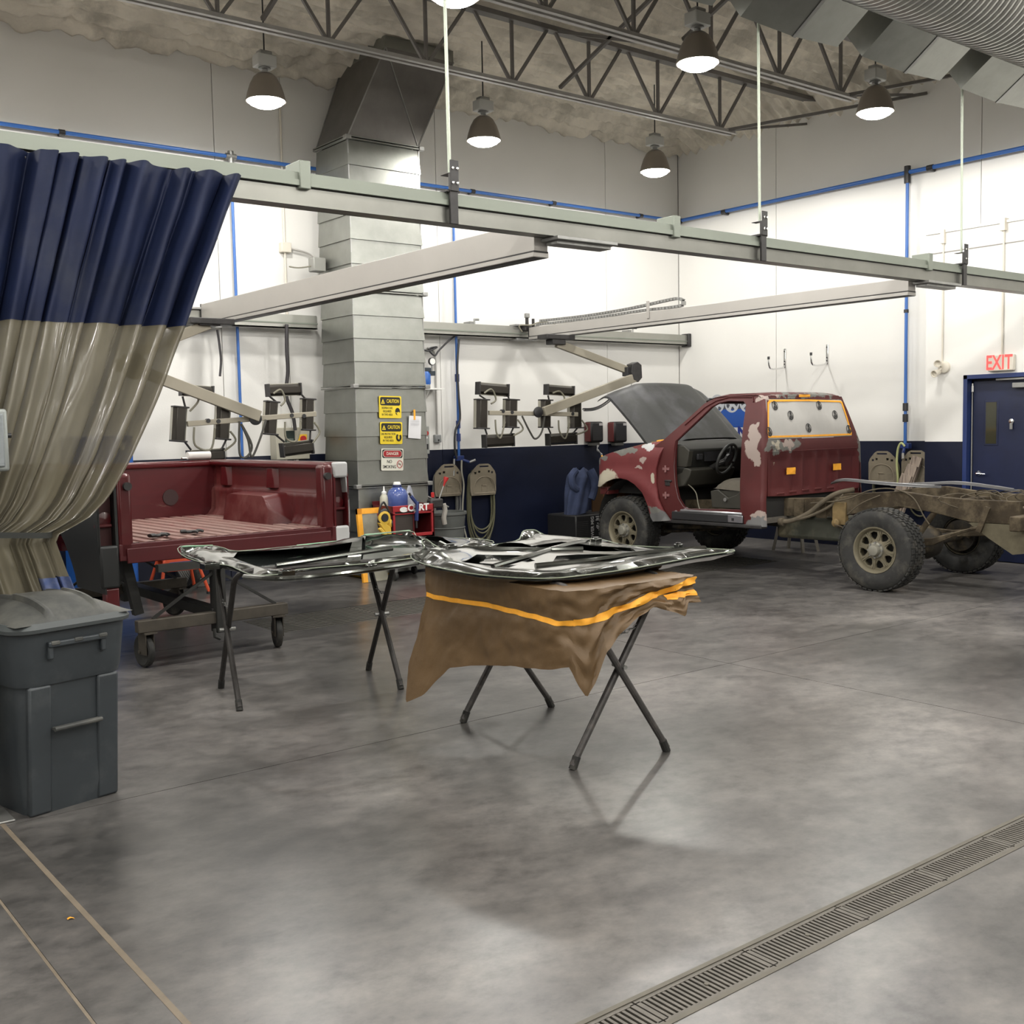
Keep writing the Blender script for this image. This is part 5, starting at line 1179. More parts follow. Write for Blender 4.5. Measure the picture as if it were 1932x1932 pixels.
# ================================================================== WALL EQUIPMENT
def wbox(name, lab, cat, x0, y0, x1, y1, dep, m, pl='L', bev=.008, part='housing'):
    f = YP if pl == 'L' else XP
    a = f(x0, y1, dep); b = f(x1, y0, dep)
    if pl == 'L':
        t = thing(name, lab, cat, ((a.x+b.x)/2, 0, a.z)); MB().box(a.x, b.x, -dep, 0, a.z, b.z).build(part, m, t, world=True, bev=bev)
    else:
        t = thing(name, lab, cat, (0, (a.y+b.y)/2, a.z)); MB().box(-dep, 0, b.y, a.y, a.z, b.z).build(part, m, t, world=True, bev=bev)
    return t, a, b
t, a, b = wbox('lamp_controller', 'beige control box with display and yellow-red switch behind the left lamp', 'control box', 522, 806, 583, 868, .16, mat('beige_enamel_box', (.40,.38,.31), .5))
w = b.x-a.x; h = b.z-a.z
MB().box(a.x+w*.27, a.x+w*.55, -.17, -.16, a.z+h*.45, a.z+h*.9).build('display', mat('dark_green_display', (.012,.022,.018), .3), t, world=True)
MB().box(a.x+w*.30, a.x+w*.5, -.176, -.17, a.z+h*.5, a.z+h*.66).build('display_panel', mat('grey_panel', (.1,.12,.1), .4), t, world=True)
MB().box(a.x+w*.66, a.x+w*.92, -.17, -.16, a.z+h*.5, a.z+h*.78).build('switch_plate', mat('switch_yellow', (.7,.45,.03), .5), t, world=True)
MB().rod((a.x+w*.79, -.19, a.z+h*.64), (a.x+w*.79, -.17, a.z+h*.64), w*.085, 16).build('switch_knob', red, t, world=True)
MB().box(a.x+w*.3, a.x+w*.36, -.12, -.06, 1.0, a.z).build('post', alu_w, t, world=True); MB().box(a.x+w*.62, a.x+w*.7, -.12, -.06, 1.0, a.z).build('post', alu_w, t, world=True)
t, a, b = wbox('junction_box', 'pale junction box and conduit high on the left wall left of the duct', 'junction box', 532, 458, 550, 475, .08, offw)
x = (a.x+b.x)/2; MB().rod((x, -.03, 2.95), (x, -.03, 5.7), .013).build('conduit', offw, t, world=True)
MB().tube(catmull([(b.x, -.05, a.z+.05), (b.x+.25, -.06, a.z+.0), (b.x+.33, -.08, a.z-.15), (b.x+.33, -.1, a.z-.28)], 5), .011, 6).build('cable', alu_w, t, world=True)
a = YP(600, 487, .45); t = thing('flood_light', 'small floodlight fixed to the left side of the tall duct', 'light', (a.x, -.45, a.z))
MB().box(DX0-.20, DX0-.04, -.52, -.38, a.z-.16, a.z-.0).build('housing', mat('grey_housing', (.25,.25,.23), .5), t, world=True, bev=.012); MB().box(DX0-.06, DX0-.012, -.48, -.42, a.z-.12, a.z-.05).build('bracket', blkm, t, world=True)
MB().tube(catmull([(DX0-.2, -.45, a.z-.1), (DX0-.33, -.4, a.z-.12), (DX0-.4, -.3, a.z-.1)], 5), .008, 6).build('cable', hoseg, t, world=True)
# black coiled cable by the duct
a = YP(820, 662, .12)
m = MB().tube(catmull([YP(793, 657, .12), YP(808, 662, .12), a+V((.04, 0, .05)), a+V((-.09, 0, .02)), a+V((.0, 0, -.06)), a+V((.07, 0, .01)), YP(850, 640, .12), YP(866, 630, .12)], 6), .012, 7)
tag(m.build('coiled_cable', blk, None), 'black cable coiled on the wall just right of the duct', 'cable')
# blue filter regulator on its shelf
a = YP(803, 728, .15)
t = thing('air_regulator', 'blue air filter regulator with round gauge on a small white shelf', 'regulator', (a.x, -.15, a.z))
fb = mat('regulator_blue', (.03,.12,.42), .35)
MB().lathe([(0, -.02), (.06, .0), (.085, .05), (.085, .16), (.06, .2), (0, .21)], 20, at((a.x-.02, -.15, a.z-.02))).build('filter_bowl', fb, t, world=True)
MB().box(a.x-.10, a.x+.06, -.20, -.10, a.z+.18, a.z+.23).box(a.x+.02, a.x+.14, -.18, -.13, a.z+.13, a.z+.19).build('valve_body', mat('dark_fitting', (.04,.05,.06), .4, .4), t, world=True, bev=.006)
MB().lathe([(0, 0), (.05, 0), (.05, .03), (0, .03)], 20, at((a.x+.09, -.16, a.z+.31), PI/2)).build('gauge', blk, t, world=True); MB().lathe([(0, .031), (.042, .031), (.042, .033), (0, .033)], 20, at((a.x+.09, -.16, a.z+.31), PI/2)).build('gauge_face', white, t, world=True)
MB().rod((a.x+.09, -.17, a.z+.18), (a.x+.09, -.17, a.z+.27), .01).build('gauge_stem', steel, t, world=True)
MB().box(a.x-.15, a.x+.22, -.26, 0, a.z-.05, a.z-.03).add([(a.x, -.24, a.z-.05), (a.x, 0, a.z-.05), (a.x, 0, a.z-.3), (a.x+.012, -.24, a.z-.05), (a.x+.012, 0, a.z-.05), (a.x+.012, 0, a.z-.3)], [(0,1,2),(5,4,3),(0,2,5,3)]).build('shelf', white, t, world=True)
t, a, b = wbox('switch_panel', 'narrow grey panel with red button beside the duct', 'switch panel', 797, 804, 810, 857, .10, mat('grey_panel_steel', (.33,.34,.32), .5, .2))
MB().rod(((a.x+b.x)/2, -.125, b.z-.09), ((a.x+b.x)/2, -.10, b.z-.09), .03, 16).build('button', red, t, world=True)
MB().box(a.x+.025, b.x-.025, -.105, -.10, a.z+.06, a.z+.13).build('toggle_plate', blk, t, world=True); MB().box(a.x+.03, b.x-.03, -.103, -.10, a.z+.2, a.z+.225).build('label_strip', white, t, world=True)
t, a, b = wbox('wall_outlet', 'small grey outlet box with conduit between duct and blue pipe', 'outlet', 822, 820, 833, 835, .06, mat('grey_outlet_steel', (.27,.28,.28), .5, .4))
x = (a.x+b.x)/2; MB().tube(catmull([(x, -.03, b.z), (x, -.03, 2.2), (x-.0, -.03, 2.62), (x-.05, -.03, 2.72), (x-.12, -.03, 2.74)], 5), .012, 8).build('conduit', mat('grey_conduit', (.35,.34,.32), .5, .3), t, world=True)
MB().rod((x, -.03, a.z+.03), (x, -.066, a.z+.03), .012).build('socket', blk, t, world=True)
# black and red chargers
for i, (x0, x1) in enumerate(((1116, 1139), (1160, 1184))):
    t, a, b = wbox('wall_dispenser', ['black wall dispenser with dark red side, left of the pair by the hood', 'black wall dispenser with dark red side, right of the pair by the hood'][i], 'dispenser', x0, 795, x1, 835, .16, mat('black_gloss_box', (.012,.011,.011), .35), bev=.03)
    t['group'] = 'black wall dispensers'
    MB().box(a.x-.004, a.x+.05, -.14, -.01, a.z+.01, b.z-.01).build('red_side', mat('dark_red_plastic', (.10,.012,.012), .45), t, world=True, bev=.012)
    MB().box(b.x-.09, b.x-.02, -.164, -.158, b.z-.06, b.z-.025).build('badge', mat('badge_grey', (.4,.38,.38), .5), t, world=True)
    MB().box(a.x+.05, b.x-.04, -.12, -.02, a.z-.05, a.z).build('nozzle_tray', mat('grey_tray', (.12,.12,.11), .6), t, world=True, bev=.01)
p = [YP(a, b, .12) for a, b in ((1128,840),(1127,848),(1134,856),(1137,864),(1142,872))]
tag(MB().tube(catmull(p, 5), [.012+.006*math.sin(i*1.3) for i in range(21)], 8).build('hanging_rag', mat('white_rag', (.5,.5,.5), .9), None), 'twisted white rag hanging below the left black dispenser', 'rag')
# hose reels
def reel(loc, rz, lab, hose=hoseg, rings=9, drop=.55, seed=1):
    t = thing('hose_reel', lab, 'hose reel', loc, rz, 'beige wall hose hangers')
    # local: -Y away from wall, x right, z up (origin = lower edge of cover)
    o = [(-.20,.0),(-.215,.06),(-.215,.27),(-.19,.32),(-.11,.40),(-.07,.42),(.07,.42),(.11,.40),(.19,.32),(.215,.27),(.215,.06),(.20,0)]
    holes = [[(-.075,.375),(.075,.375),(.075,.395),(-.075,.395)]]+[[(x-.017,z-.014),(x+.017,z-.014),(x+.017,z+.014),(x-.017,z+.014)] for x, z in ((-.14,.30),(-.08,.315),(.08,.315),(.14,.30))]
    MB().sheet(o, holes, lambda u, v, q: V((u, -.12+q-.03*(1-(u/.215)**2), v)), .015, .04).build('cover', beige, t, ang=40)
    MB().tube([V((.18*math.cos(a), -.152, .05+.20*math.sin(a)**.7 if math.sin(a) > 0 else .05)) for a in [PI*k/14 for k in range(15)]]+[V((-.18, -.15, .03)), V((.18, -.15, .03))], .005, 5, closed=True).build('raised_line', mat('light_beige_plastic', (.30,.255,.19), .55), t)  # relief line and mark in a lighter beige than the cover
    MB().box(-.05, .03, -.158, -.15, .13, .14).box(-.05, -.043, -.158, -.15, .06, .14).build('embossed_mark', mat('light_beige_plastic', (.30,.255,.19), .55), t)
    MB().box(-.13, .13, -.11, 0, .10, .34).build('drum', mat('dark_reel_drum', (.03,.03,.028), .7), t, bev=.02)
    rnd = random.Random(seed)
    for k in range(rings):
        w = .17+.012*rnd.uniform(-1, 2); d = drop*rnd.uniform(.55, 1.0); y = -.02-.012*k*.9
        pts = [(-.12, y, .30), (-w, y, .2), (-w-.02, y, -d*.4), (-w*.7, y, -d*.85), (0, y, -d), (w*.7, y, -d*.85), (w+.02, y, -d*.4), (w, y, .2), (.12, y, .30), (0, y, .34)]
        MB().tube(catmull(pts, 4, True), .0105, 6, closed=True).build('hose_loop', hose, t)
    return t
a = YP(848, 936, .14); reel((a.x, 0, a.z), 0, 'beige hose hanger nearest the duct, half behind the red cart', mat('grey_air_hose', (.20,.20,.19), .6), 8, .62, 3)
a = YP(914, 934, .14); reel((a.x, 0, a.z), 0, 'beige hose hanger with long olive hose loops on the navy left wall', mat('olive_hose', (.13,.125,.075), .6), 8, .78, 5)
a = XP(1664, 912, .14); reel((0, a.y, a.z), -PI/2, 'beige hose hanger on the right wall beside the cab', mat('olive_hose', (.13,.125,.075), .6), 5, .45, 7)
a = XP(1747, 913, .14); reel((0, -4.17, a.z), -PI/2, 'beige hose hanger half hidden by the boxed-out wall, behind the boards', mat('olive_hose', (.13,.125,.075), .6), 4, .45, 9)
m = catmull([YP(a, b, .2) for a, b in ((871,868),(871,890),(875,915),(873,950),(873,985),(880,1015),(878,1022))], 5)
tag(MB().tube(m, .012, 7).build('air_hose', mat('pale_hose', (.30,.29,.24), .55), None), 'pale air hose hanging straight down between the two left hose hangers', 'hose')
m = catmull([YP(a, b, .15) for a, b in ((862,800),(864,690),(867,790),(858,830),(859,858),(864,872))][2:], 5)
tag(MB().tube(catmull([YP(a, b, .16) for a, b in ((866,640),(863,690),(865,740),(868,790),(859,812),(858,845),(862,866))], 5), .014, 7).build('air_hose', blk, None), 'black air hose running down beside the blue drop pipe', 'hose')
m = catmull([XP(a, b, .22) for a, b in ((1707,842),(1700,836),(1694,848),(1692,875),(1694,905),(1692,935))], 5)
tag(MB().tube(m, .014, 7).build('air_hose', hosey, None), 'yellow-green air hose looping down from the right wall tap', 'hose')
# coiled hose on floor under the bed, seen beside the orange stand
c = YP(385, 1075, .35); m = MB()
for k in range(7): m.tube([V((c.x+(.16+.02*k)*math.cos(q), -.3+.01*k, .36+(.30+.015*k)*math.sin(q)*.9)) for q in [2*PI*j/26 for j in range(26)]], .012, 6, closed=True)
tag(m.build('coiled_hose', mat('grey_air_hose', (.20,.20,.19), .6), None), 'grey hose coil leaning on the wall behind the pickup bed legs', 'hose')
# boards
for i, (x0, x1, yt, dd, lab) in enumerate(((1701, 1724, 896, .30, 'shortest weathered board leaning by the right wall, front one'), (1708, 1730, 878, .22, 'middle weathered board leaning by the right wall'), (1715, 1741, 862, .13, 'tallest weathered board leaning by the right wall, rearmost'))):
    a = XP((x0+x1)/2+(4 if i else 0), yt, .20+.05*(2-i)); w = .15-.005*i; top = V((-.20-.05*(2-i), a.y, a.z)); bot = V((-.42-.05*(2-i), a.y+.32, .0))
    t = thing('timber_board', lab, 'board', bot, 0, 'weathered boards leaning on the right wall')
    d = (top-bot).normalized(); 
    MB().bar(bot+V((0,0,.012)), top, .045, w, up=(0, 1, 0)).build('plank', mat('weathered_timber', (.26,.21,.17), .8, noise_s=5, noise_a=.3, stretch=(3, 8, .6), dirt=(.13,.10,.085), dirt_s=4), t, world=True, bev=.004)
# chrome hooks
for i, (px, py) in enumerate(((1480, 690), (1560, 683))):
    a = XP(px, py, .02); t = thing('wall_hook', ['chrome J-shaped wall hook above the cab, left one', 'chrome J-shaped wall hook above the cab, right one'][i], 'hook', (0, a.y, a.z-.02), 0, 'chrome wall hooks')
    MB().box(-.02, 0, a.y-.017, a.y+.017, a.z-.03, a.z+.24).build('wall_strap', chrome, t, world=True, bev=.006)
    MB().tube(catmull([(-.02, a.y, a.z-.01), (-.10, a.y, a.z-.035), (-.30, a.y, a.z-.05), (-.36, a.y, a.z+.0), (-.37, a.y, a.z+.09)], 5), .012, 10).build('arm', chrome, t, world=True)
    MB().rod((-.37, a.y, a.z+.08), (-.37, a.y, a.z+.12), .017, 12).build('tip', blk, t, world=True)
    for z in (.02, .06, .2): MB().rod((-.026, a.y, a.z+z), (-.02, a.y, a.z+z), .009, 8).build('screw', blk, t, world=True)
# wheel poster
def poster():
    y0, y1, z0, z1 = -.45, -1.75, 1.43, 2.08
    t = thing('wheel_poster', 'poster of silver wheels over a blue band on the right wall, seen through cab', 'poster', (-.01, (y0+y1)/2, z0))
    MB().box(-.012, -.002, y1, y0, z0, z1).build('white_sheet', mat('poster_white', (.62,.62,.62), .5), t, world=True, smooth=False)
    MB().box(-.014, -.012, y1, y0, 1.63, 1.90).build('blue_band', mat('poster_blue', (.012,.07,.32), .5), t, world=True, smooth=False)
    MB().box(-.014, -.012, y1, y0, 1.90, z1).build('dark_field', mat('poster_dark', (.05,.055,.07), .5), t, world=True, smooth=False)
    wm = mat('poster_silver', (.42,.44,.47), .5)
    for k in range(6):
        for r in range(1):
            cy = -.50-.285*k; cz = 1.99+.25*r
            if cy < y1+.13: continue
            def c(rr, n=26): return [(cy+rr*math.cos(2*PI*i/n), cz+rr*math.sin(2*PI*i/n)) for i in range(n)]
            hs = []
            for q in range(5):
                a = 2*PI*q/5+.4*k; hs.append([(cy+rr*math.cos(a+d), cz+rr*math.sin(a+d)) for d, rr in ((-.35,.105),(0,.115),(.35,.105),(.22,.055),(-.22,.055))])
            MB().sheet(c(.14), hs, lambda u, v, q: V((-.016-.001*r, u, v)), 0, .06).build('printed_wheel', wm, t, world=True, smooth=False)
    bl = mat('poster_lettering_blue', (.012,.03,.22), .5)
    for y, w in ((-.535, .06), (-1.04, .05)): MB().box(-.014, -.012, y-w/2, y+w/2, 1.45, 1.60).build('lettering', bl, t, world=True, smooth=False)
    MB().text('N', .26, FACE_X((-.014, -1.27, 1.54)), 1, .0005, .01).build('lettering', bl, t, world=True, smooth=False)
poster()
# ================================================================== BOXED-OUT WALL, DOOR, EXIT SIGN
BD = .35
def boxed():
    s = struct('wall_partition', (0, -8, 0)); ya = XP(1745, 830, BD).y; zt = XP(1745, 445, BD).z
    yj0, yj1 = XP(1818, 740, BD).y, XP(1818, 740, BD).y-1.16; zd = XP(1818, 708, BD).z
    for a, b, c, d in ((ya, yj0, 0, zt), (yj0, yj1, zd, zt), (yj1, -12.0, 0, zt)):
        MB().box(-BD, -.001, b, a, c, d).build('panel', wallm, s, world=False).location = (0, 8, 0)
    for o in [o for o in bpy.data.objects if o.parent == s]: pass
    MB().box(-BD-.012, -BD, -12, ya, zt-.235, zt-.225).build('flashing_lip', joint, s).location = (0, 8, 0)  # thin flashing lip standing proud below the coping
    MB().box(-BD-.02, .0, -12, ya+.01, zt, zt+.03).build('coping', wallm, s).location = (0, 8, 0)
    # door
    nav = mat('navy_door_enamel', (.008,.013,.042), .4, noise_s=4, noise_a=.2); trimm = mat('blue_door_trim', (.014,.03,.12), .45)
    d = struct('door_1', (-BD, (yj0+yj1)/2, 0))
    MB().box(-BD-.012, -BD+.10, yj0-.05, yj0, 0, zd).box(-BD-.012, -BD+.10, yj1, yj1+.05, 0, zd).box(-BD-.012, -BD+.10, yj1, yj0, zd-.05, zd).build('door_frame', trimm, d, world=True, bev=.003)
    dy0, dy1 = yj0-.075, yj1+.075; dx = -BD+.09
    MB().box(dx, dx+.045, dy1, dy0, .01, zd-.075).build('door_leaf', nav, d, world=True, bev=.003)
    MB().box(dx+.05, dx+.08, yj1, yj0, 0, zd).build('door_stop', blkm, d, world=True)
    def q(px, py): p = XP(px, py, -dx); return p.y, p.z
    a, b = q(1861, 759), q(1880, 837)
    MB().box(dx-.006, dx, b[0]-.02, a[0]+.02, b[1]-.02, a[1]+.02).build('window_frame', nav, d, world=True, bev=.002)
    MB().box(dx-.009, dx-.005, b[0], a[0], b[1], a[1]).build('window_pane', mat('dark_door_glass', (.035,.035,.02), .08, spec=.8), d, world=True, smooth=False)
    a = q(1846, 893); MB().lathe([(0,0),(.03,0),(.034,.01),(.02,.03),(.015,.05),(0,.05)], 18, at((dx, a[0], a[1]), 0, -PI/2)).tube([(dx-.045, a[0], a[1]), (dx-.05, a[0]-.11, a[1]-.005)], .009, 8).build('lever_handle', chrome, d, world=True)
    a = q(1909, 795); MB().lathe([(0,0),(.028,0),(.03,.015),(0,.02)], 16, at((dx, a[0], a[1]), 0, -PI/2)).build('lock', chrome, d, world=True); MB().box(dx-.03, dx-.015, a[0]-.02, a[0]+.01, a[1]-.09, a[1]-.02).build('keys', steel, d, world=True)
    ys = q(1834, 860)[0]; MB().rod((dx-.012, ys, .2), (dx-.012, ys, zd-.19), .008, 8).build('vertical_rod', steel, d, world=True); MB().rod((dx-.012, ys, zd-.20), (dx-.012, ys, zd-.13), .018, 10).rod((dx-.012, ys, zd-.16), (dx-.012, ys, zd-.10), .012, 10).build('rod_latch', chrome, d, world=True)
    a = q(1884, 716); b = q(1932, 714); MB().bar((dx-.05, a[0], a[1]), (dx-.09, b[0]-.05, b[1]), .02, .02).build('closer_arm', steel, d, world=True); a = q(1915, 727); MB().box(dx-.07, dx, a[0]-.35, a[0], a[1]-.03, a[1]+.03).build('closer_body', steel, d, world=True, bev=.006)
    # exit sign
    c0 = XP(1863, 701, BD+.06); c1 = XP(1912, 668, BD+.06)
    t = thing('exit_sign', 'white illuminated EXIT sign with red letters above the navy door', 'sign', (-BD, (c0.y+c1.y)/2, c0.z))
    MB().box(-BD-.06, -BD, c1.y, c0.y, c0.z, c1.z).build('housing', offw, t, world=True, bev=.01)
    MB().text('EXIT', .235, FACE_X((-BD-.0615, (c0.y+c1.y)/2+.015, (c0.z+c1.z)/2)), .66, .001, .004).build('lettering', mat('lit_red_letters', (.8,.05,.05), .5, emit=(1,.07,.06), es=1.3), t, world=True, smooth=False)
    zc = XP(1893, 420, BD).z
    y = XP(1893, 500, BD+.02).y; MB().rod((-BD-.02, y, c1.z), (-BD-.02, y, zt+.01), .011).box(-BD-.06, -BD+.04, y-.03, y+.03, zt-.09, zt+.05).build('conduit', offw, t, world=True)
    # emergency light
    c = XP(1774, 693, BD+.05)
    t = thing('emergency_light', 'cream twin-head emergency spotlight on the boxed-out wall left of the door', 'light', (-BD, c.y, c.z))
    MB().lathe([(0,0),(.075,0),(.07,.035),(.04,.05),(0,.05)], 20, at((-BD, c.y-.03, c.z), 0, -PI/2)).build('base', offw, t, world=True)
    for dy, dz, a in ((.03, .055, .5), (.04, -.065, -.1)):
        MB().lathe([(0,-.05),(.03,-.045),(.042,.03),(.046,.06),(.036,.06),(.03,.03),(0,.02)], 18, at((-BD-.09, c.y+dy-.02, c.z+dz), a, -PI/2-.25)).build('lamp_head', offw, t, world=True)
        MB().rod((-BD-.03, c.y-.02, c.z), (-BD-.09, c.y+dy-.02, c.z+dz), .014).build('swivel', offw, t, world=True)
    y = XP(1779, 550, BD+.02).y; MB().rod((-BD-.02, y, c.z+.05), (-BD-.02, y, zt+.01), .010).box(-BD-.05, -BD+.02, y-.025, y+.025, zt-.13, zt+.03).build('conduit', offw, t, world=True)
boxed()
# ================================================================== FOLDING STANDS AND SHEET METAL HOODS
def stand(name, lab, cat, F1, F2, zt, tube_m, bend=False):
    """two U frames crossing like an X; F1/F2 = (foot a, foot b, top a, top b)"""
    c = sum((V((*p, 0)) for p in (F1[0], F1[1], F2[0], F2[1])), V())/4
    t = thing(name, lab, cat, c)
    for k, (fa, fb, ta, tb) in enumerate((F1, F2)):
        A, B, C_, D = V((*fa, .02)), V((*ta, zt)), V((*tb, zt)), V((*fb, .02))
        d1 = (B-A).normalized(); d2 = (C_-B).normalized(); d3 = (D-C_).normalized()
        MB().tube([A, A.lerp(B, .5), B-d1*.10], .018, 10).build('leg', tube_m, t, world=True)
        MB().tube([D, D.lerp(C_, .5), C_+d3*.10], .018, 10).build('leg', tube_m, t, world=True)
        r = .10; pts = [B-d1*.11]+[((1-s)**2)*(B-d1*r)+2*s*(1-s)*B+s*s*(B+d2*r) for s in (0, .25, .5, .75, 1)]+[((1-s)**2)*(C_-d2*r)+2*s*(1-s)*C_+s*s*(C_+d3*r) for s in (0, .25, .5, .75, 1)]+[C_+d3*.11]
        MB().tube(pts, .0185, 10).build('top_bar', tube_m, t, world=True)
        for p, q in ((A, B), (D, C_)): MB().rod(p-V((0,0,.02)), p+(q-p).normalized()*.05, .0215, 10).build('foot', rubber, t, world=True)
    for a1, b1, a2, b2 in ((F1[0], F1[2], F2[0], F2[2]), (F1[1], F1[3], F2[1], F2[3])):
        P1, Q1, P2, Q2 = V((*a1, .02)), V((*b1, zt)), V((*a2, .02)), V((*b2, zt)); x = (P1.lerp(Q1, .52)+P2.lerp(Q2, .52))/2
        dd = (V((*F1[2], 0))-V((*F1[3], 0))).normalized(); MB().rod(x-dd*.05, x+dd*.05, .012, 8).build('pivot_bolt', steel, t, world=True)
        p, q = P1.lerp(Q1, .74), P2.lerp(Q2, .74)
        for i in range(11):
            f = i/10; c0 = p.lerp(q, f)-V((0, 0, .035*math.sin(f*PI))); g = (i % 2)*PI/2
            u = (q-p).normalized(); v = V((0, 0, 1)) if i % 2 else u.cross(V((0, 0, 1)))
            MB().tube([c0+u*.018*math.cos(a)+v*.009*math.sin(a) for a in [2*PI*k/8 for k in range(8)]], .003, 5, closed=True).build('chain_link', steel, t, world=True)
    return t
sm = mat('worn_grey_tube', (.085,.08,.078), .5, .5, noise_s=20, noise_a=.3, dirt=(.14,.12,.11), dirt_s=14, dirt_t=.6); smd = mat('worn_black_tube', (.035,.032,.03), .5, .4, noise_s=20, noise_a=.3)
stand('folding_stand', 'grey crossed-leg folding stand wrapped in brown paper under the right hood panel', 'stand', ((-9.19,-7.86), (-9.09,-6.78), (-8.60,-7.92), (-8.50,-6.84)), ((-8.62,-7.96), (-8.48,-6.86), (-9.22,-7.90), (-9.12,-6.80)), .925, sm)
stand('folding_stand', 'black crossed-leg folding stand with bent top tubes under the left hood panel', 'stand', ((-9.80,-4.98), (-8.78,-5.19), (-9.93,-5.58), (-8.90,-5.78)), ((-9.96,-5.63), (-8.92,-5.84), (-9.82,-5.03), (-8.80,-5.24)), .855, smd)
ecoat = mat('glossy_black_ecoat', (.012,.014,.013), .12, .0, spec=.8, coat=1, coatr=.04); silvers = mat('glossy_silver_black_steel', (.06,.063,.057), .18, .85, coat=1, coatr=.05, noise_s=5, noise_a=.25); rimm = mat('pale_gloss_rim', (.22,.25,.19), .4, .3)  # silvery frame and pale rim tones stand in for gloss reflecting white walls
def hoodpanel(lab, pts, holes, ribs, extra, hz=.97):
    P = [ZP(x, y, z) for x, y, z in pts]
    cx = sum(p.x for p in P)/len(P); cy = sum(p.y for p in P)/len(P)
    t = thing('hood_panel', lab, 'hood panel', (cx, cy, min(p.z for p in P)-.05))
    poly = [(p.x, p.y) for p in P]
    def zat(x, y):
        s = 0; w = 0
        for i, p in enumerate(P):
            for q in (p, (p+P[(i+1) % len(P)])/2):
                d = 1/((x-q.x)**2+(y-q.y)**2+1e-4)**1.3; s += d*q.z; w += d
        return s/w
    def edge(x, y):
        m = 9
        for i in range(len(poly)):
            ax, ay = poly[i-1]; bx, by = poly[i]; l = (bx-ax)**2+(by-ay)**2; f = max(0, min(1, ((x-ax)*(bx-ax)+(y-ay)*(by-ay))/l)) if l else 0
            m = min(m, math.hypot(x-ax-f*(bx-ax), y-ay-f*(by-ay)))
        return m
    def skin(x, y, q): e = edge(x, y); return V((x, y, zat(x, y)-.045*min(1, e/.10)-q-.004))
    MB().sheet(poly, [], skin, .006, .06).build('outer_skin', ecoat, t, world=True, ang=60)
    def sc(k, poly): return [(cx+(x-cx)*k, cy+(y-cy)*k) for x, y in poly]
    H = [[(cx+(ZP(a, b, hz).x-cx), cy+(ZP(a, b, hz).y-cy)) for a, b in h] for h in holes]
    def frame(x, y, q):
        e = edge(x, y); z = zat(x, y)
        prof = path([(0, .004), (.018, .006), (.03, -.018), (.055, -.022), (.075, .012), (.12, .014), (.2, .006), (2, .006)], e)
        return V((x, y, z+prof+.002*math.sin(x*16)*math.sin(y*13)+q*-1))
    MB().sheet(sc(.995, poly), H, frame, .004, .035).build('inner_frame', silvers, t, world=True, ang=40)
    k = len(P); MB().tube([p+V((0, 0, .004)) for p in catmull(P, 3, True)], .0035, 6, closed=True).build('gloss_rim', rimm, t, world=True)
    for r in ribs:
        q = [ZP(a, b, .955) for a, b in r]; MB().tube([V((p.x, p.y, zat(p.x, p.y)+.006)) for p in catmull(q, 5)], .016, 8).build('stiffening_rib', silvers, t, world=True)
    for a, b, w, h in extra:
        p = ZP(a, b, .96); z = zat(p.x, p.y); MB().box(p.x-w/2, p.x+w/2, p.y-h/2, p.y+h/2, z-.01, z+.03).box(p.x-w*.3, p.x+w*.3, p.y-h*.3, p.y+h*.3, z+.03, z+.038).build('latch_bracket', silvers, t, world=True, bev=.006)
    return t
hoodpanel('glossy black and silver hood panel lying upside down on the paper-wrapped stand',
    [(775,1050,.98),(790,1062,.97),(830,1073,.965),(905,1086,.96),(1010,1093,.96),(1085,1089,.965),(1200,1073,.975),(1330,1049,.98),(1386,1041,.985),(1350,1037,.985),(1190,1031,.985),(1150,1023,1.0),(1125,1018,1.0),(1045,1014,1.02),(1022,1008,1.04),(1008,1001,1.06),(988,1003,1.06),(982,1014,1.04),(972,1022,1.02),(900,1034,1.0),(850,1040,1.0),(822,1031,1.03),(805,1019,1.06),(795,1022,1.06),(800,1036,1.02)],
    [[(870,1068),(960,1074),(1010,1066),(985,1060),(900,1059)], [(1000,1048),(1120,1052),(1200,1050),(1190,1044),(1060,1040)], [(1040,1070),(1150,1065),(1210,1056),(1130,1056),(1050,1060)], [(900,1050),(975,1054),(1020,1050),(985,1044),(920,1043)], [(1240,1046),(1300,1044),(1260,1038),(1200,1036),(1180,1040)]],
    [[(830,1052),(900,1056),(1000,1058),(1100,1055)], [(930,1078),(1000,1066),(1060,1052),(1110,1040)], [(1010,1078),(1120,1070),(1230,1056),(1330,1046)]], [(1125,1038,.05,.05), (850,1056,.07,.05), (1280,1044,.04,.04)])
hoodpanel('long glossy grey-black hood panel upside down on the black folding stand',
    [(340,1032,.93),(343,1048,.90),(380,1062,.88),(430,1068,.88),(452,1077,.86),(483,1087,.855),(545,1083,.86),(562,1076,.87),(700,1064,.88),(790,1053,.89),(880,1040,.90),(932,1025,.92),(905,1018,.92),(850,1016,.92),(800,1015,.93),(785,1012,.95),(772,1003,.98),(690,1010,.98),(668,1019,.94),(560,1031,.92),(450,1041,.92),(425,1036,.93),(400,1031,.94)],
    [[(440,1052),(500,1064),(570,1065),(650,1058),(665,1036),(560,1041),(450,1048)], [(680,1056),(780,1044),(860,1033),(835,1024),(705,1024),(684,1034)]],
    [[(460,1060),(540,1066),(700,1054),(860,1036)], [(520,1044),(640,1034),(740,1026)]], [(540,1054,.09,.05), (700,1050,.06,.04), (395,1046,.10,.08)], .905)
t = thing('masking_strip', 'pale green masking tape strips along the long hood panel edge', 'tape', ZP(720, 1006, .98))
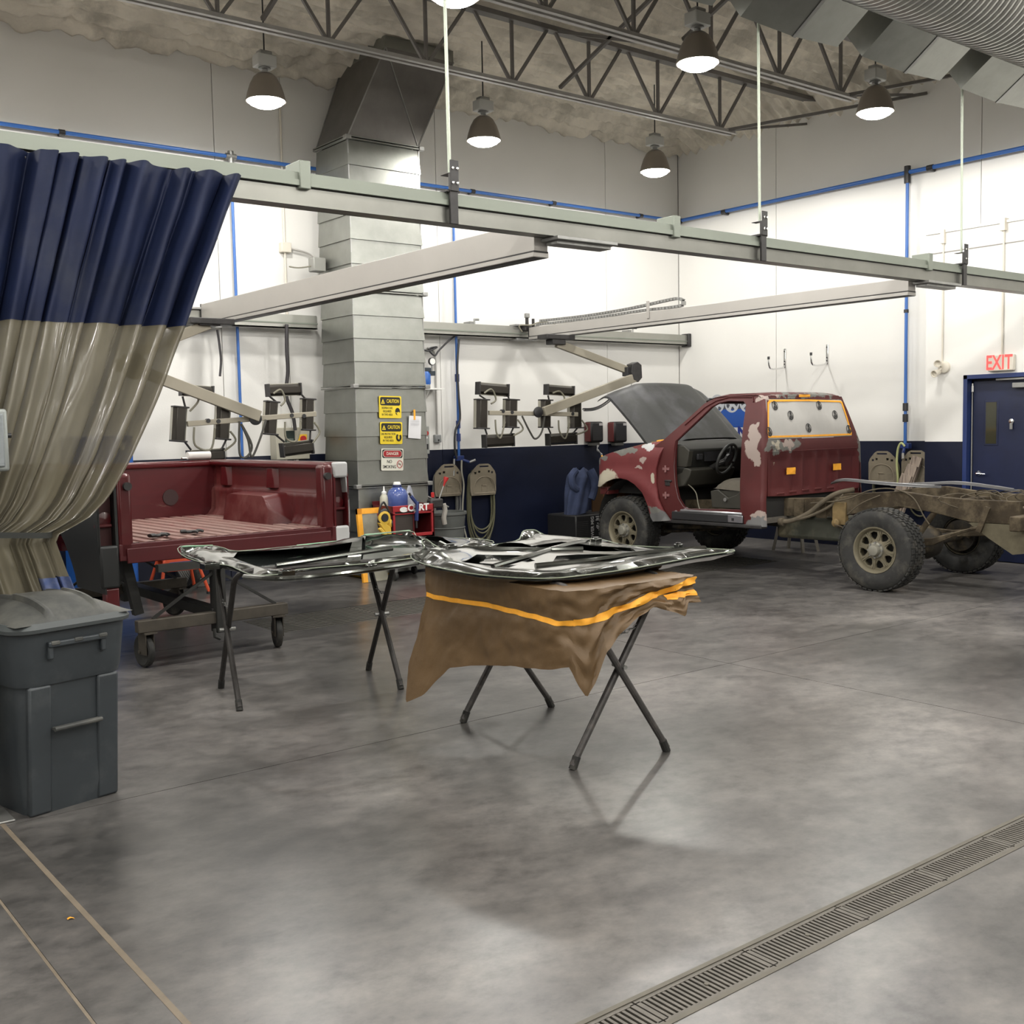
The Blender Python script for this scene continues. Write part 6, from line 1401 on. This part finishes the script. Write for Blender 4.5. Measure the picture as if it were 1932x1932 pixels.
for a, b in (((688, 1009, .985), (773, 1001, .985)), ((345, 1031, .935), (400, 1029, .945)), ((560, 1029, .925), (668, 1018, .945))):
    p, q = ZP(*a), ZP(*b); MB().bar(p, q, .025, .006).build('strip', mat('pale_green_tape', (.27,.50,.33), .6), t, world=True)
# ---- brown paper cover with tape
def paper():
    t = thing('paper_cover', 'crumpled brown masking paper wrapped round the folding stand with orange tape', 'paper cover', (-8.87, -7.35, .93))
    bp = mat('brown_masking_paper', (.115,.068,.028), .55, noise_s=4, noise_a=.12, bump=.6, bump_s=11)
    per = [(-8.48,-6.72),(-9.18,-6.70),(-9.27,-6.76),(-9.30,-7.2),(-9.32,-7.6),(-9.34,-7.90),(-9.28,-8.0),(-8.95,-8.02),(-8.56,-8.04),(-8.48,-7.98),(-8.44,-7.4),(-8.42,-6.80)]
    # parameter along the perimeter -> bottom height, outward flare
    bot = [(0,.75,.03),(.10,.60,.04),(.165,.42,.08),(.195,.28,.16),(.212,.15,.20),(.235,.22,.14),(.265,.40,.06),(.30,.44,.03),(.38,.50,.02),(.46,.54,.02),(.484,.56,.0),(.492,.48,.03),(.502,.41,.05),(.512,.46,.04),(.53,.62,.03),(.56,.71,.02),(.58,.76,.03),(.605,.80,.02),(.625,.76,.05),(.645,.73,.06),(.655,.79,.03),(.70,.80,.03),(.80,.78,.03),(.9,.76,.04),(1,.75,.03)]
    pp = catmull([V((*p, 0)) for p in per], 12, True); L = [0]
    for a, b in zip(pp, pp[1:]+pp[:1]): L.append(L[-1]+(b-a).length)
    tot = L[-1]; c = V((-8.88, -7.36, 0))
    def at_(u):
        d = (u % 1)*tot
        for i in range(len(pp)):
            if L[i+1] >= d: f = (d-L[i])/(L[i+1]-L[i]+1e-9); return pp[i].lerp(pp[(i+1) % len(pp)], f)
        return pp[0]
    def sk(u, v, out=0):
        p = at_(u); o = (p-c); o.z = 0; o.normalize(); zb = path([(a, b) for a, b, _ in bot], u); fl = path([(a, q) for a, _, q in bot], u)
        crum = path([(0,.9),(.2,.3),(.3,.25),(.44,.35),(.50,.9),(.6,.8),(.7,.7),(1,.8)], u)
        z = lerp(.925, zb, v) 
        fold = .035*crum*noise.noise(V((u*30, v*3.5, 1)))+.022*crum*noise.noise(V((u*70, v*8, 2)))+.03*noise.noise(V((u*11, v*1.1, 4)))*v
        pin = -.025*math.exp(-((v-path([(0,.3),(.3,.32),(.49,.35),(.6,.5),(.85,.35),(1,.3)], u))/.10)**2)
        q = p+o*(fold+fl*v**1.5+pin*.6+out); q.z = z+.01*crum*noise.noise(V((u*50, v*6, 9))); return q
    nu, nv = 300, 34
    vs = [sk(i/nu, j/(nv-1)) for i in range(nu) for j in range(nv)]
    m = MB().add(vs, [(i*nv+j, ((i+1) % nu)*nv+j, ((i+1) % nu)*nv+j+1, i*nv+j+1) for i in range(nu) for j in range(nv-1)])
    o = m.build('paper_skirt', bp, t, world=True, ang=25)
    vs = [sk(i/nu, 0) for i in range(0, nu, 3)]; k = len(vs); ct = V((-8.88, -7.36, .945))
    MB().add(vs+[ct], [(i, (i+1) % k, k) for i in range(k)]).build('paper_top', bp, t, world=True, ang=25)
    def band(u0, u1, zf, name='tape_band', w=.026, n=80, out=.004):
        def g(a, b):
            u = lerp(u0, u1, a); z = path(zf, u); zb = path([(q, r) for q, r, _ in bot], u); zt = sk(u, 0).z
            v = (zt-(z+w*(b-.5)))/(zt-zb+1e-6); return sk(u, max(0, min(1.0, v)), out)
        MB().grid(n, 4, g).build(name, orange, t, world=True, ang=60)
    band(.185, .50, [(.18,.77),(.22,.765),(.33,.78),(.44,.775),(.50,.765)])
    band(.49, .675, [(.49,.768),(.52,.775),(.56,.81),(.61,.855),(.65,.89),(.675,.905)], w=.034)
    band(.625, .672, [(.625,.835),(.672,.84)], w=.026, n=30)
paper()
# ================================================================== RED CART AND WHAT STANDS AROUND IT
CY = -1.50
def cart():
    a = YP(740, 1000, -CY); b = YP(820, 1000, -CY); x0, x1 = a.x, b.x
    zt = YP(818, 950, -CY).z; z2 = YP(780, 1082, -CY).z
    t = thing('tool_cart', 'red wheeled steel tool cart marked eCART in front of the duct', 'cart', ((x0+x1)/2, CY+.2, 0))
    cr = mat('cart_red_enamel', (.30,.018,.022), .4, noise_s=5); ci = mat('cart_inside_dark_red', (.10,.008,.01), .5)
    h = zt; zb = .16
    z1 = YP(780, 964, -CY).z; z0 = YP(780, 1006, -CY).z
    MB().box(x0, x1, CY, CY+.02, z1, zt).build('front_top_panel', cr, t, world=True, bev=.006)
    MB().box(x0, x0+.045, CY, CY+.03, zb, z1).build('corner_post', cr, t, world=True, bev=.004); MB().box(x1-.035, x1, CY, CY+.03, zb, z1).build('corner_post', cr, t, world=True, bev=.004)
    MB().box(x0, x1, CY, CY+.02, z0-.08, z0).build('front_shelf_lip', cr, t, world=True, bev=.004)
    MB().box(x0, x1, CY, CY+.02, zb, zb+.34).build('front_bottom_panel', mat('cart_faded_red', (.27,.045,.04), .5, noise_s=5), t, world=True, bev=.006)
    MB().box(x0, x0+.015, CY, CY+.42, zb, zt).build('side_panel', ci, t, world=True); MB().box(x1-.015, x1, CY, CY+.42, zb, zt).build('side_panel', ci, t, world=True)
    MB().box(x0, x1, CY+.40, CY+.42, zb, zt+.04).build('back_panel', ci, t, world=True)
    MB().box(x0, x1, CY, CY+.42, z0-.085, z0-.07).build('middle_shelf', cr, t, world=True); MB().box(x0, x1, CY, CY+.42, zt-.10, zt-.09).build('top_tray', cr, t, world=True); MB().box(x0, x1, CY, CY+.42, zb, zb+.015).build('bottom_shelf', cr, t, world=True)
    xm = lerp(x0, x1, .53); MB().box(xm-.006, xm+.006, CY+.02, CY+.40, z0-.07, z1).build('divider', ci, t, world=True)
    MB().box(x0+.05, xm, CY+.03, CY+.035, z0-.06, z1).build('smoked_door', mat('smoked_panel', (.05,.04,.035), .4), t, world=True)
    wl = mat('white_decal', (.75,.75,.72), .5)
    MB().text('CART', .105, FACE_Y((lerp(x0, x1, .62), CY-.003, (z1+zt)/2)), 1.05, .001, .004).text('e', .10, FACE_Y((lerp(x0, x1, .27), CY-.003, (z1+zt)/2-.003)), 1.9, .001, .006).build('decal_lettering', wl, t, world=True, smooth=False)
    for x, y in ((x0+.06, CY+.06), (x1-.06, CY+.06), (x0+.06, CY+.36), (x1-.06, CY+.36)):
        MB().box(x-.025, x+.025, y-.02, y+.02, .10, zb).build('caster_fork', steel, t, world=True); MB().lathe([(0,-.018),(.045,-.018),(.052,0),(.045,.018),(0,.018)], 18, at((x, y, .055), 0, PI/2)).build('caster_wheel', rubber, t, world=True)
    return x0, x1, zt, z0
X0C, X1C, ZTC, Z0C = cart()
zt = ZTC-.09
def item(name, lab, cat, px, y, z): p = YP(px, 950, -y); return thing(name, lab, cat, (p.x, y, z)), p.x
t, x = item('water_jug', 'translucent blue plastic water jug with white cap on the red cart', 'jug', 750, CY+.2, zt)
jb = mat('blue_jug_plastic', (.10,.15,.42), .15, trans=.35, spec=.6)
MB().lathe([(.10,0),(.115,.01),(.118,.06),(.112,.07),(.118,.08),(.12,.20),(.10,.255),(.05,.29),(.04,.33)], 28).build('body', jb, t); MB().lathe([(0,.35),(.035,.35),(.042,.335),(.045,.32),(.042,.30),(0,.30)][::-1], 20).build('cap', white, t); MB().lathe([(.043,.275),(.052,.285),(.052,.315),(.043,.32)], 20).build('collar', mat('dark_blue_collar', (.02,.03,.10), .4), t)
t, x = item('squeeze_bottle', 'small white squeeze bottle with nozzle standing left of the water jug', 'bottle', 725, CY+.25, zt)
MB().lathe([(.045,0),(.05,.01),(.05,.13),(.048,.18),(.03,.21),(.02,.22)], 20).build('body', mat('milky_plastic', (.55,.54,.44), .35, trans=.2), t); MB().lathe([(.028,.215),(.03,.24),(.012,.25),(.006,.30),(0,.31)], 16).build('nozzle_cap', white, t)
MB().box(x-.09, x+.09, CY+.16, CY+.34, ZTC-.12, ZTC-.09).build('ledge', mat('cart_red_enamel', (.3,.018,.022), .4), bpy.data.objects['tool_cart'], world=True)
t, x = item('plastic_bag', 'clear pleated plastic bag standing on the cart right of the water jug', 'bag', 773, CY+.2, zt)
MB().grid(28, 10, lambda u, v: V(((.085*(1-v)**.8+.012)*math.cos(u*2*PI)*(1+.15*math.sin(u*2*PI*6)), (.05*(1-v)+.01)*math.sin(u*2*PI), .30*v)), True).build('film', mat('clear_bag_film', (.40,.42,.48), .15, trans=.3, alpha=.85), t)
t, x = item('spray_gun', 'dark blue spray gun hooked over the front edge of the cart', 'spray gun', 785, CY-.045, ZTC-.16)
gb = mat('spray_gun_blue', (.02,.035,.13), .4)
MB().bar((-.0, 0, -.02), (.015, 0, .20), .03, .045).build('handle', gb, t, bev=.008); MB().bar((.015, 0, .17), (-.07, .0, .27), .035, .035).build('barrel', gb, t, bev=.008); MB().rod((-.07, 0, .27), (-.09, 0, .30), .014).build('nozzle', blk, t); MB().tube(catmull([(-.02, 0, .17), (-.035, 0, .12), (-.005, 0, .08)], 4), .006, 6).build('trigger', steel, t)
MB().rod((0, 0, -.02), (.0, .0, -.10), .012).rod((0, .01, .12), (0, .045, .12), .008).build('hook', blk, t)
t, x = item('bar_clamp', 'bar clamp with red handles standing out of the cart beside the hose hanger', 'clamp', 830, CY+.2, ZTC-.05)
MB().rod((-.17, 0, .12), (.12, 0, -.02), .010).rod((-.02, 0, .06), (.07, 0, .26), .008).build('bar', steel, t); MB().lathe([(.012,-.03),(.02,-.02),(.02,.03),(.012,.035)], 12, at((-.10, 0, .13))).build('handle', red, t); MB().lathe([(.008,-.05),(.014,0),(.03,.05),(.03,.065)], 14, at((.075, 0, .27), 0, .4)).build('handle', red, t)
MB().box(-.16, .02, -.05, .05, -.02, .09).box(-.26, -.14, -.04, .04, -.04, .03).build('jaw', blkm, t, bev=.02)
MB().tube(catmull([(.05,0,.02),(.07,0,-.06),(.05,0,-.14),(.06,0,-.22)], 4), [.03]*13, 8).build('hanging_rag', mat('offwhite_cloth', (.33,.31,.28), .9), t)
# trash can behind the cart
a = YP(840, 1010, 1.0)
t = thing('waste_bin', 'small grey ribbed waste bin behind the red cart', 'bin', (a.x, -1.0, 0))
MB().lathe([(.20,0),(.205,.02),(.235,.50),(.23,.505),(.235,.515),(.25,.66),(.268,.67),(.268,.70),(.245,.70),(.24,.66),(.19,.05)], 32).build('body', mat('grey_waste_plastic', (.09,.095,.09), .6), t)
for z in (.5, .62): MB().lathe([(.24,z),(.25,z+.01),(.24,z+.02)], 32).build('rib', mat('grey_waste_plastic', (.09,.095,.09), .6), t)
# filter panel with orange tape leaning on the duct
a = YP(677, 1008, 1.25); b = YP(722, 957, 1.25)
t = thing('filter_panel', 'square panel edged in orange tape leaning on the foot of the duct', 'panel', ((a.x+b.x)/2, -1.3, 0))
M = at((0, 0, 0), math.radians(-7)); w = (b.x-a.x); h = b.z
MB().box(-w/2, w/2, -.03, .0, 0, h, M).build('board', mat('grey_filter_felt', (.27,.26,.21), .95, noise_s=5, noise_a=.3), t)
MB().box(-w/2-.003, -w/2+.055, -.034, .003, 0, h+.003, M).box(-w/2-.003, w/2, -.034, .003, h-.06, h+.003, M).build('tape_edge', orange, t)
# respirator
a = YP(727, 985, 1.56)
t = thing('respirator', 'yellow and black respirator mask hanging on the cart side', 'respirator', (a.x, -1.56, a.z))
yl = mat('respirator_yellow', (.62,.40,.05), .45)
MB().lathe([(0,-.03),(.045,-.03),(.06,-.01),(.075,.04),(.05,.045),(.03,.02),(0,.02)], 22, at((-.03, 0, .05), PI/2)).build('filter', yl, t); MB().lathe([(0,.0),(.042,.0),(.042,.05),(0,.05)], 20, at((-.03, 0, .05), PI/2)).build('filter_core', blk, t)
MB().lathe([(0,-.02),(.05,-.02),(.055,.02),(.035,.035),(0,.035)], 20, at((.055, .02, -.02), PI/2, 0, .9)).build('filter', yl, t); MB().lathe([(0,.0),(.033,.0),(.033,.045),(0,.045)], 20, at((.055, .02, -.02), PI/2, 0, .9)).build('filter_core', blk, t)
MB().prism([(-.10,-.0),(-.02,-.12),(.06,-.16),(.05,-.06),(.0,-.02)], -.04, .02, lambda u, v, q: V((u, q, v))).prism([(-.11,-.07),(.01,-.20),(.03,-.17),(-.08,-.05)], -.05, .0, lambda u, v, q: V((u, q, v))).build('face_piece', yl, t, bev=.01)
MB().grid(12, 12, lambda u, v: V((.02+.09*math.cos(u*2*PI)*math.sin(v*PI), .05+.05*math.sin(u*2*PI)*math.sin(v*PI), -.0+.15*math.cos(v*PI)))).build('hood_fabric', blk, t, ang=80)
MB().tube(catmull([(-.08,0,.0),(-.07,0,.14),(-.02,0,.22),(.02,0,.17),(.06,0,.10)], 5), .012, 6).build('strap', blk, t)
# yellow base peeping under the left hood panel
a = ZP(715, 1086); t = thing('yellow_crate', 'low yellow plastic crate on the floor left of the red cart', 'crate', (a.x, a.y+.12, 0))
yb = mat('yellow_crate_plastic', (.55,.33,.02), .5)
MB().box(-.24, .24, -.14, .14, 0, .015).box(-.24, .24, -.14, -.125, .015, .12).box(-.24, .24, .125, .14, .015, .12).box(-.24, -.225, -.125, .125, .015, .12).box(.225, .24, -.125, .125, .015, .12).build('shell', yb, t, bev=.008)
MB().box(-.26, .26, -.16, .16, .112, .128).box(-.22, .22, -.12, .12, .02, .1).build('rim', mat('dark_crate_contents', (.03,.028,.02), .8), t)
# ================================================================== WELDER, JACKET, CARDBOARD
a = YP(1115, 965, .9); b = YP(1146, 965, .9); zt_ = YP(1125, 969, .9).z
t = thing('welder', 'black welding machine reading POWER MIG beside the front wheel', 'welder', ((a.x+b.x)/2, -.75, 0))
x0, x1 = a.x-.32, b.x+.22
MB().box(x0, x1, -.95, -.35, .12, zt_).build('cabinet', mat('black_welder_enamel', (.012,.012,.013), .45), t, world=True, bev=.02)
MB().text('POWER MIG', .075, Matrix.Translation((YP(1118, 990, .953).x, -.953, .30)) @ Matrix.Rotation(PI/2, 4, 'X') @ Matrix.Rotation(PI/2, 4, 'Z'), .85, .0008, .001).build('lettering', mat('grey_white_decal', (.42,.42,.42), .5), t, world=True, smooth=False)
xr = YP(1128, 990, .953).x
for k, (w, z) in enumerate(((.07, .46), (.045, .435), (.07, .415), (.02, .37), (.05, .34), (.05, .32), (.02, .30))): MB().box(xr-w/2, xr+w/2, -.955, -.95, z, z+.012).build('printed_bar', mat('grey_white_decal', (.42,.42,.42), .5), t, world=True, smooth=False)
for k in range(10): MB().box(x0+.03, x0+.22, -.954, -.95, .18+k*.025, .19+k*.025).build('vent_louvre', mat('dark_louvre', (.03,.03,.03), .5), t, world=True, smooth=False)
for x in (x0+.05, x1-.05): MB().lathe([(0,-.025),(.10,-.025),(.11,0),(.10,.025),(0,.025)], 20, at((x, -.45, .11), 0, PI/2)).build('wheel', rubber, t, world=True)
MB().box(x0, x1, -.93, -.85, 0, .12).build('foot', blkm, t, world=True)
MB().tube([(YP(1097, 930, .75).x-.10, -.7, zt_), (YP(1097, 930, .75).x-.10, -.72, zt_+.50), (YP(1097, 930, .75).x+.10, -.72, zt_+.50), (YP(1097, 930, .75).x+.10, -.7, zt_)], .015, 8).build('push_handle', blkm, t, world=True)
jx = YP(1097, 930, .75).x
t = thing('work_jacket', 'blue-grey work jacket draped over the welder handle', 'jacket', (jx, -.72, .55))
jm = mat('blue_grey_denim', (.03,.042,.09), .9, noise_s=6, noise_a=.25, bump=.4, bump_s=20)
def jk(u, v):
    z = lerp(YP(1100, 884, .75).z, YP(1100, 968, .75).z, v); w = path([(0, .06), (.05, .13), (.15, .19), (.4, .20), (.7, .19), (1, .17)], v)
    cx = jx+.02-.10*v; a = u*2*PI
    r = 1+.09*math.sin(a*7+v*4)+.10*noise.noise(V((u*6, v*4, 3)))
    return V((cx+w*math.cos(a)*r, -.72+.13*math.sin(a)*r*(.5+.5*min(1, v*5)), z+.02*math.sin(a*3)*(1-v)+.03*math.cos(a)*v))
MB().grid(64, 26, jk, True).build('body', jm, t, world=True, ang=60)
MB().tube(catmull([(jx-.14, -.80, 1.10), (jx-.22, -.80, 1.02), (jx-.20, -.80, .90), (jx-.12, -.8, .84)], 5), [.05]*16, 10).build('sleeve', jm, t, world=True); MB().tube(catmull([(jx+.10, -.82, 1.10), (jx+.14, -.87, .95), (jx+.12, -.87, .80), (jx+.08, -.86, .70)], 5), [.06]*8+[.05]*8, 10).build('sleeve', jm, t, world=True)
a = YP(1118, 970, .62); b = YP(1142, 905, .62)
t = thing('cardboard_sheet', 'brown cardboard sheet standing on the welder behind the fender', 'cardboard', ((a.x+b.x)/2, -.6, zt_))
MB().box(a.x, b.x+.25, -.62, -.60, zt_, b.z).build('sheet', mat('dull_brown_card', (.10,.05,.018), .8), t, world=True)
# legs of a stool far behind the truck
a = ZP(1475, 1020); 
t = thing('step_stool', 'pale splayed stool legs seen on the floor behind the truck frame', 'stool', (-.9, -2.9, 0))
for sx in (-1, 1):
    for sy in (-1, 1): MB().bar((sx*.16, sy*.24, 0), (sx*.11, sy*.15, .50), .035, .035).build('leg', mat('pale_worn_wood', (.22,.20,.17), .7), t)
MB().box(-.14, .14, -.2, .2, .5, .53).build('seat', mat('pale_worn_wood', (.22,.20,.17), .7), t, bev=.01)
# scraps on the floor
o = MB().grid(6, 4, lambda u, v: V((.03*u, .012*v, .002+.004*math.sin(u*5)))).build('tape_scrap', orange, None, loc=(0, 0, 0)); p = ZP(128, 1737); o.location = (p.x, p.y, .001); tag(o, 'tiny orange tape scrap on the concrete at lower left', 'scrap')
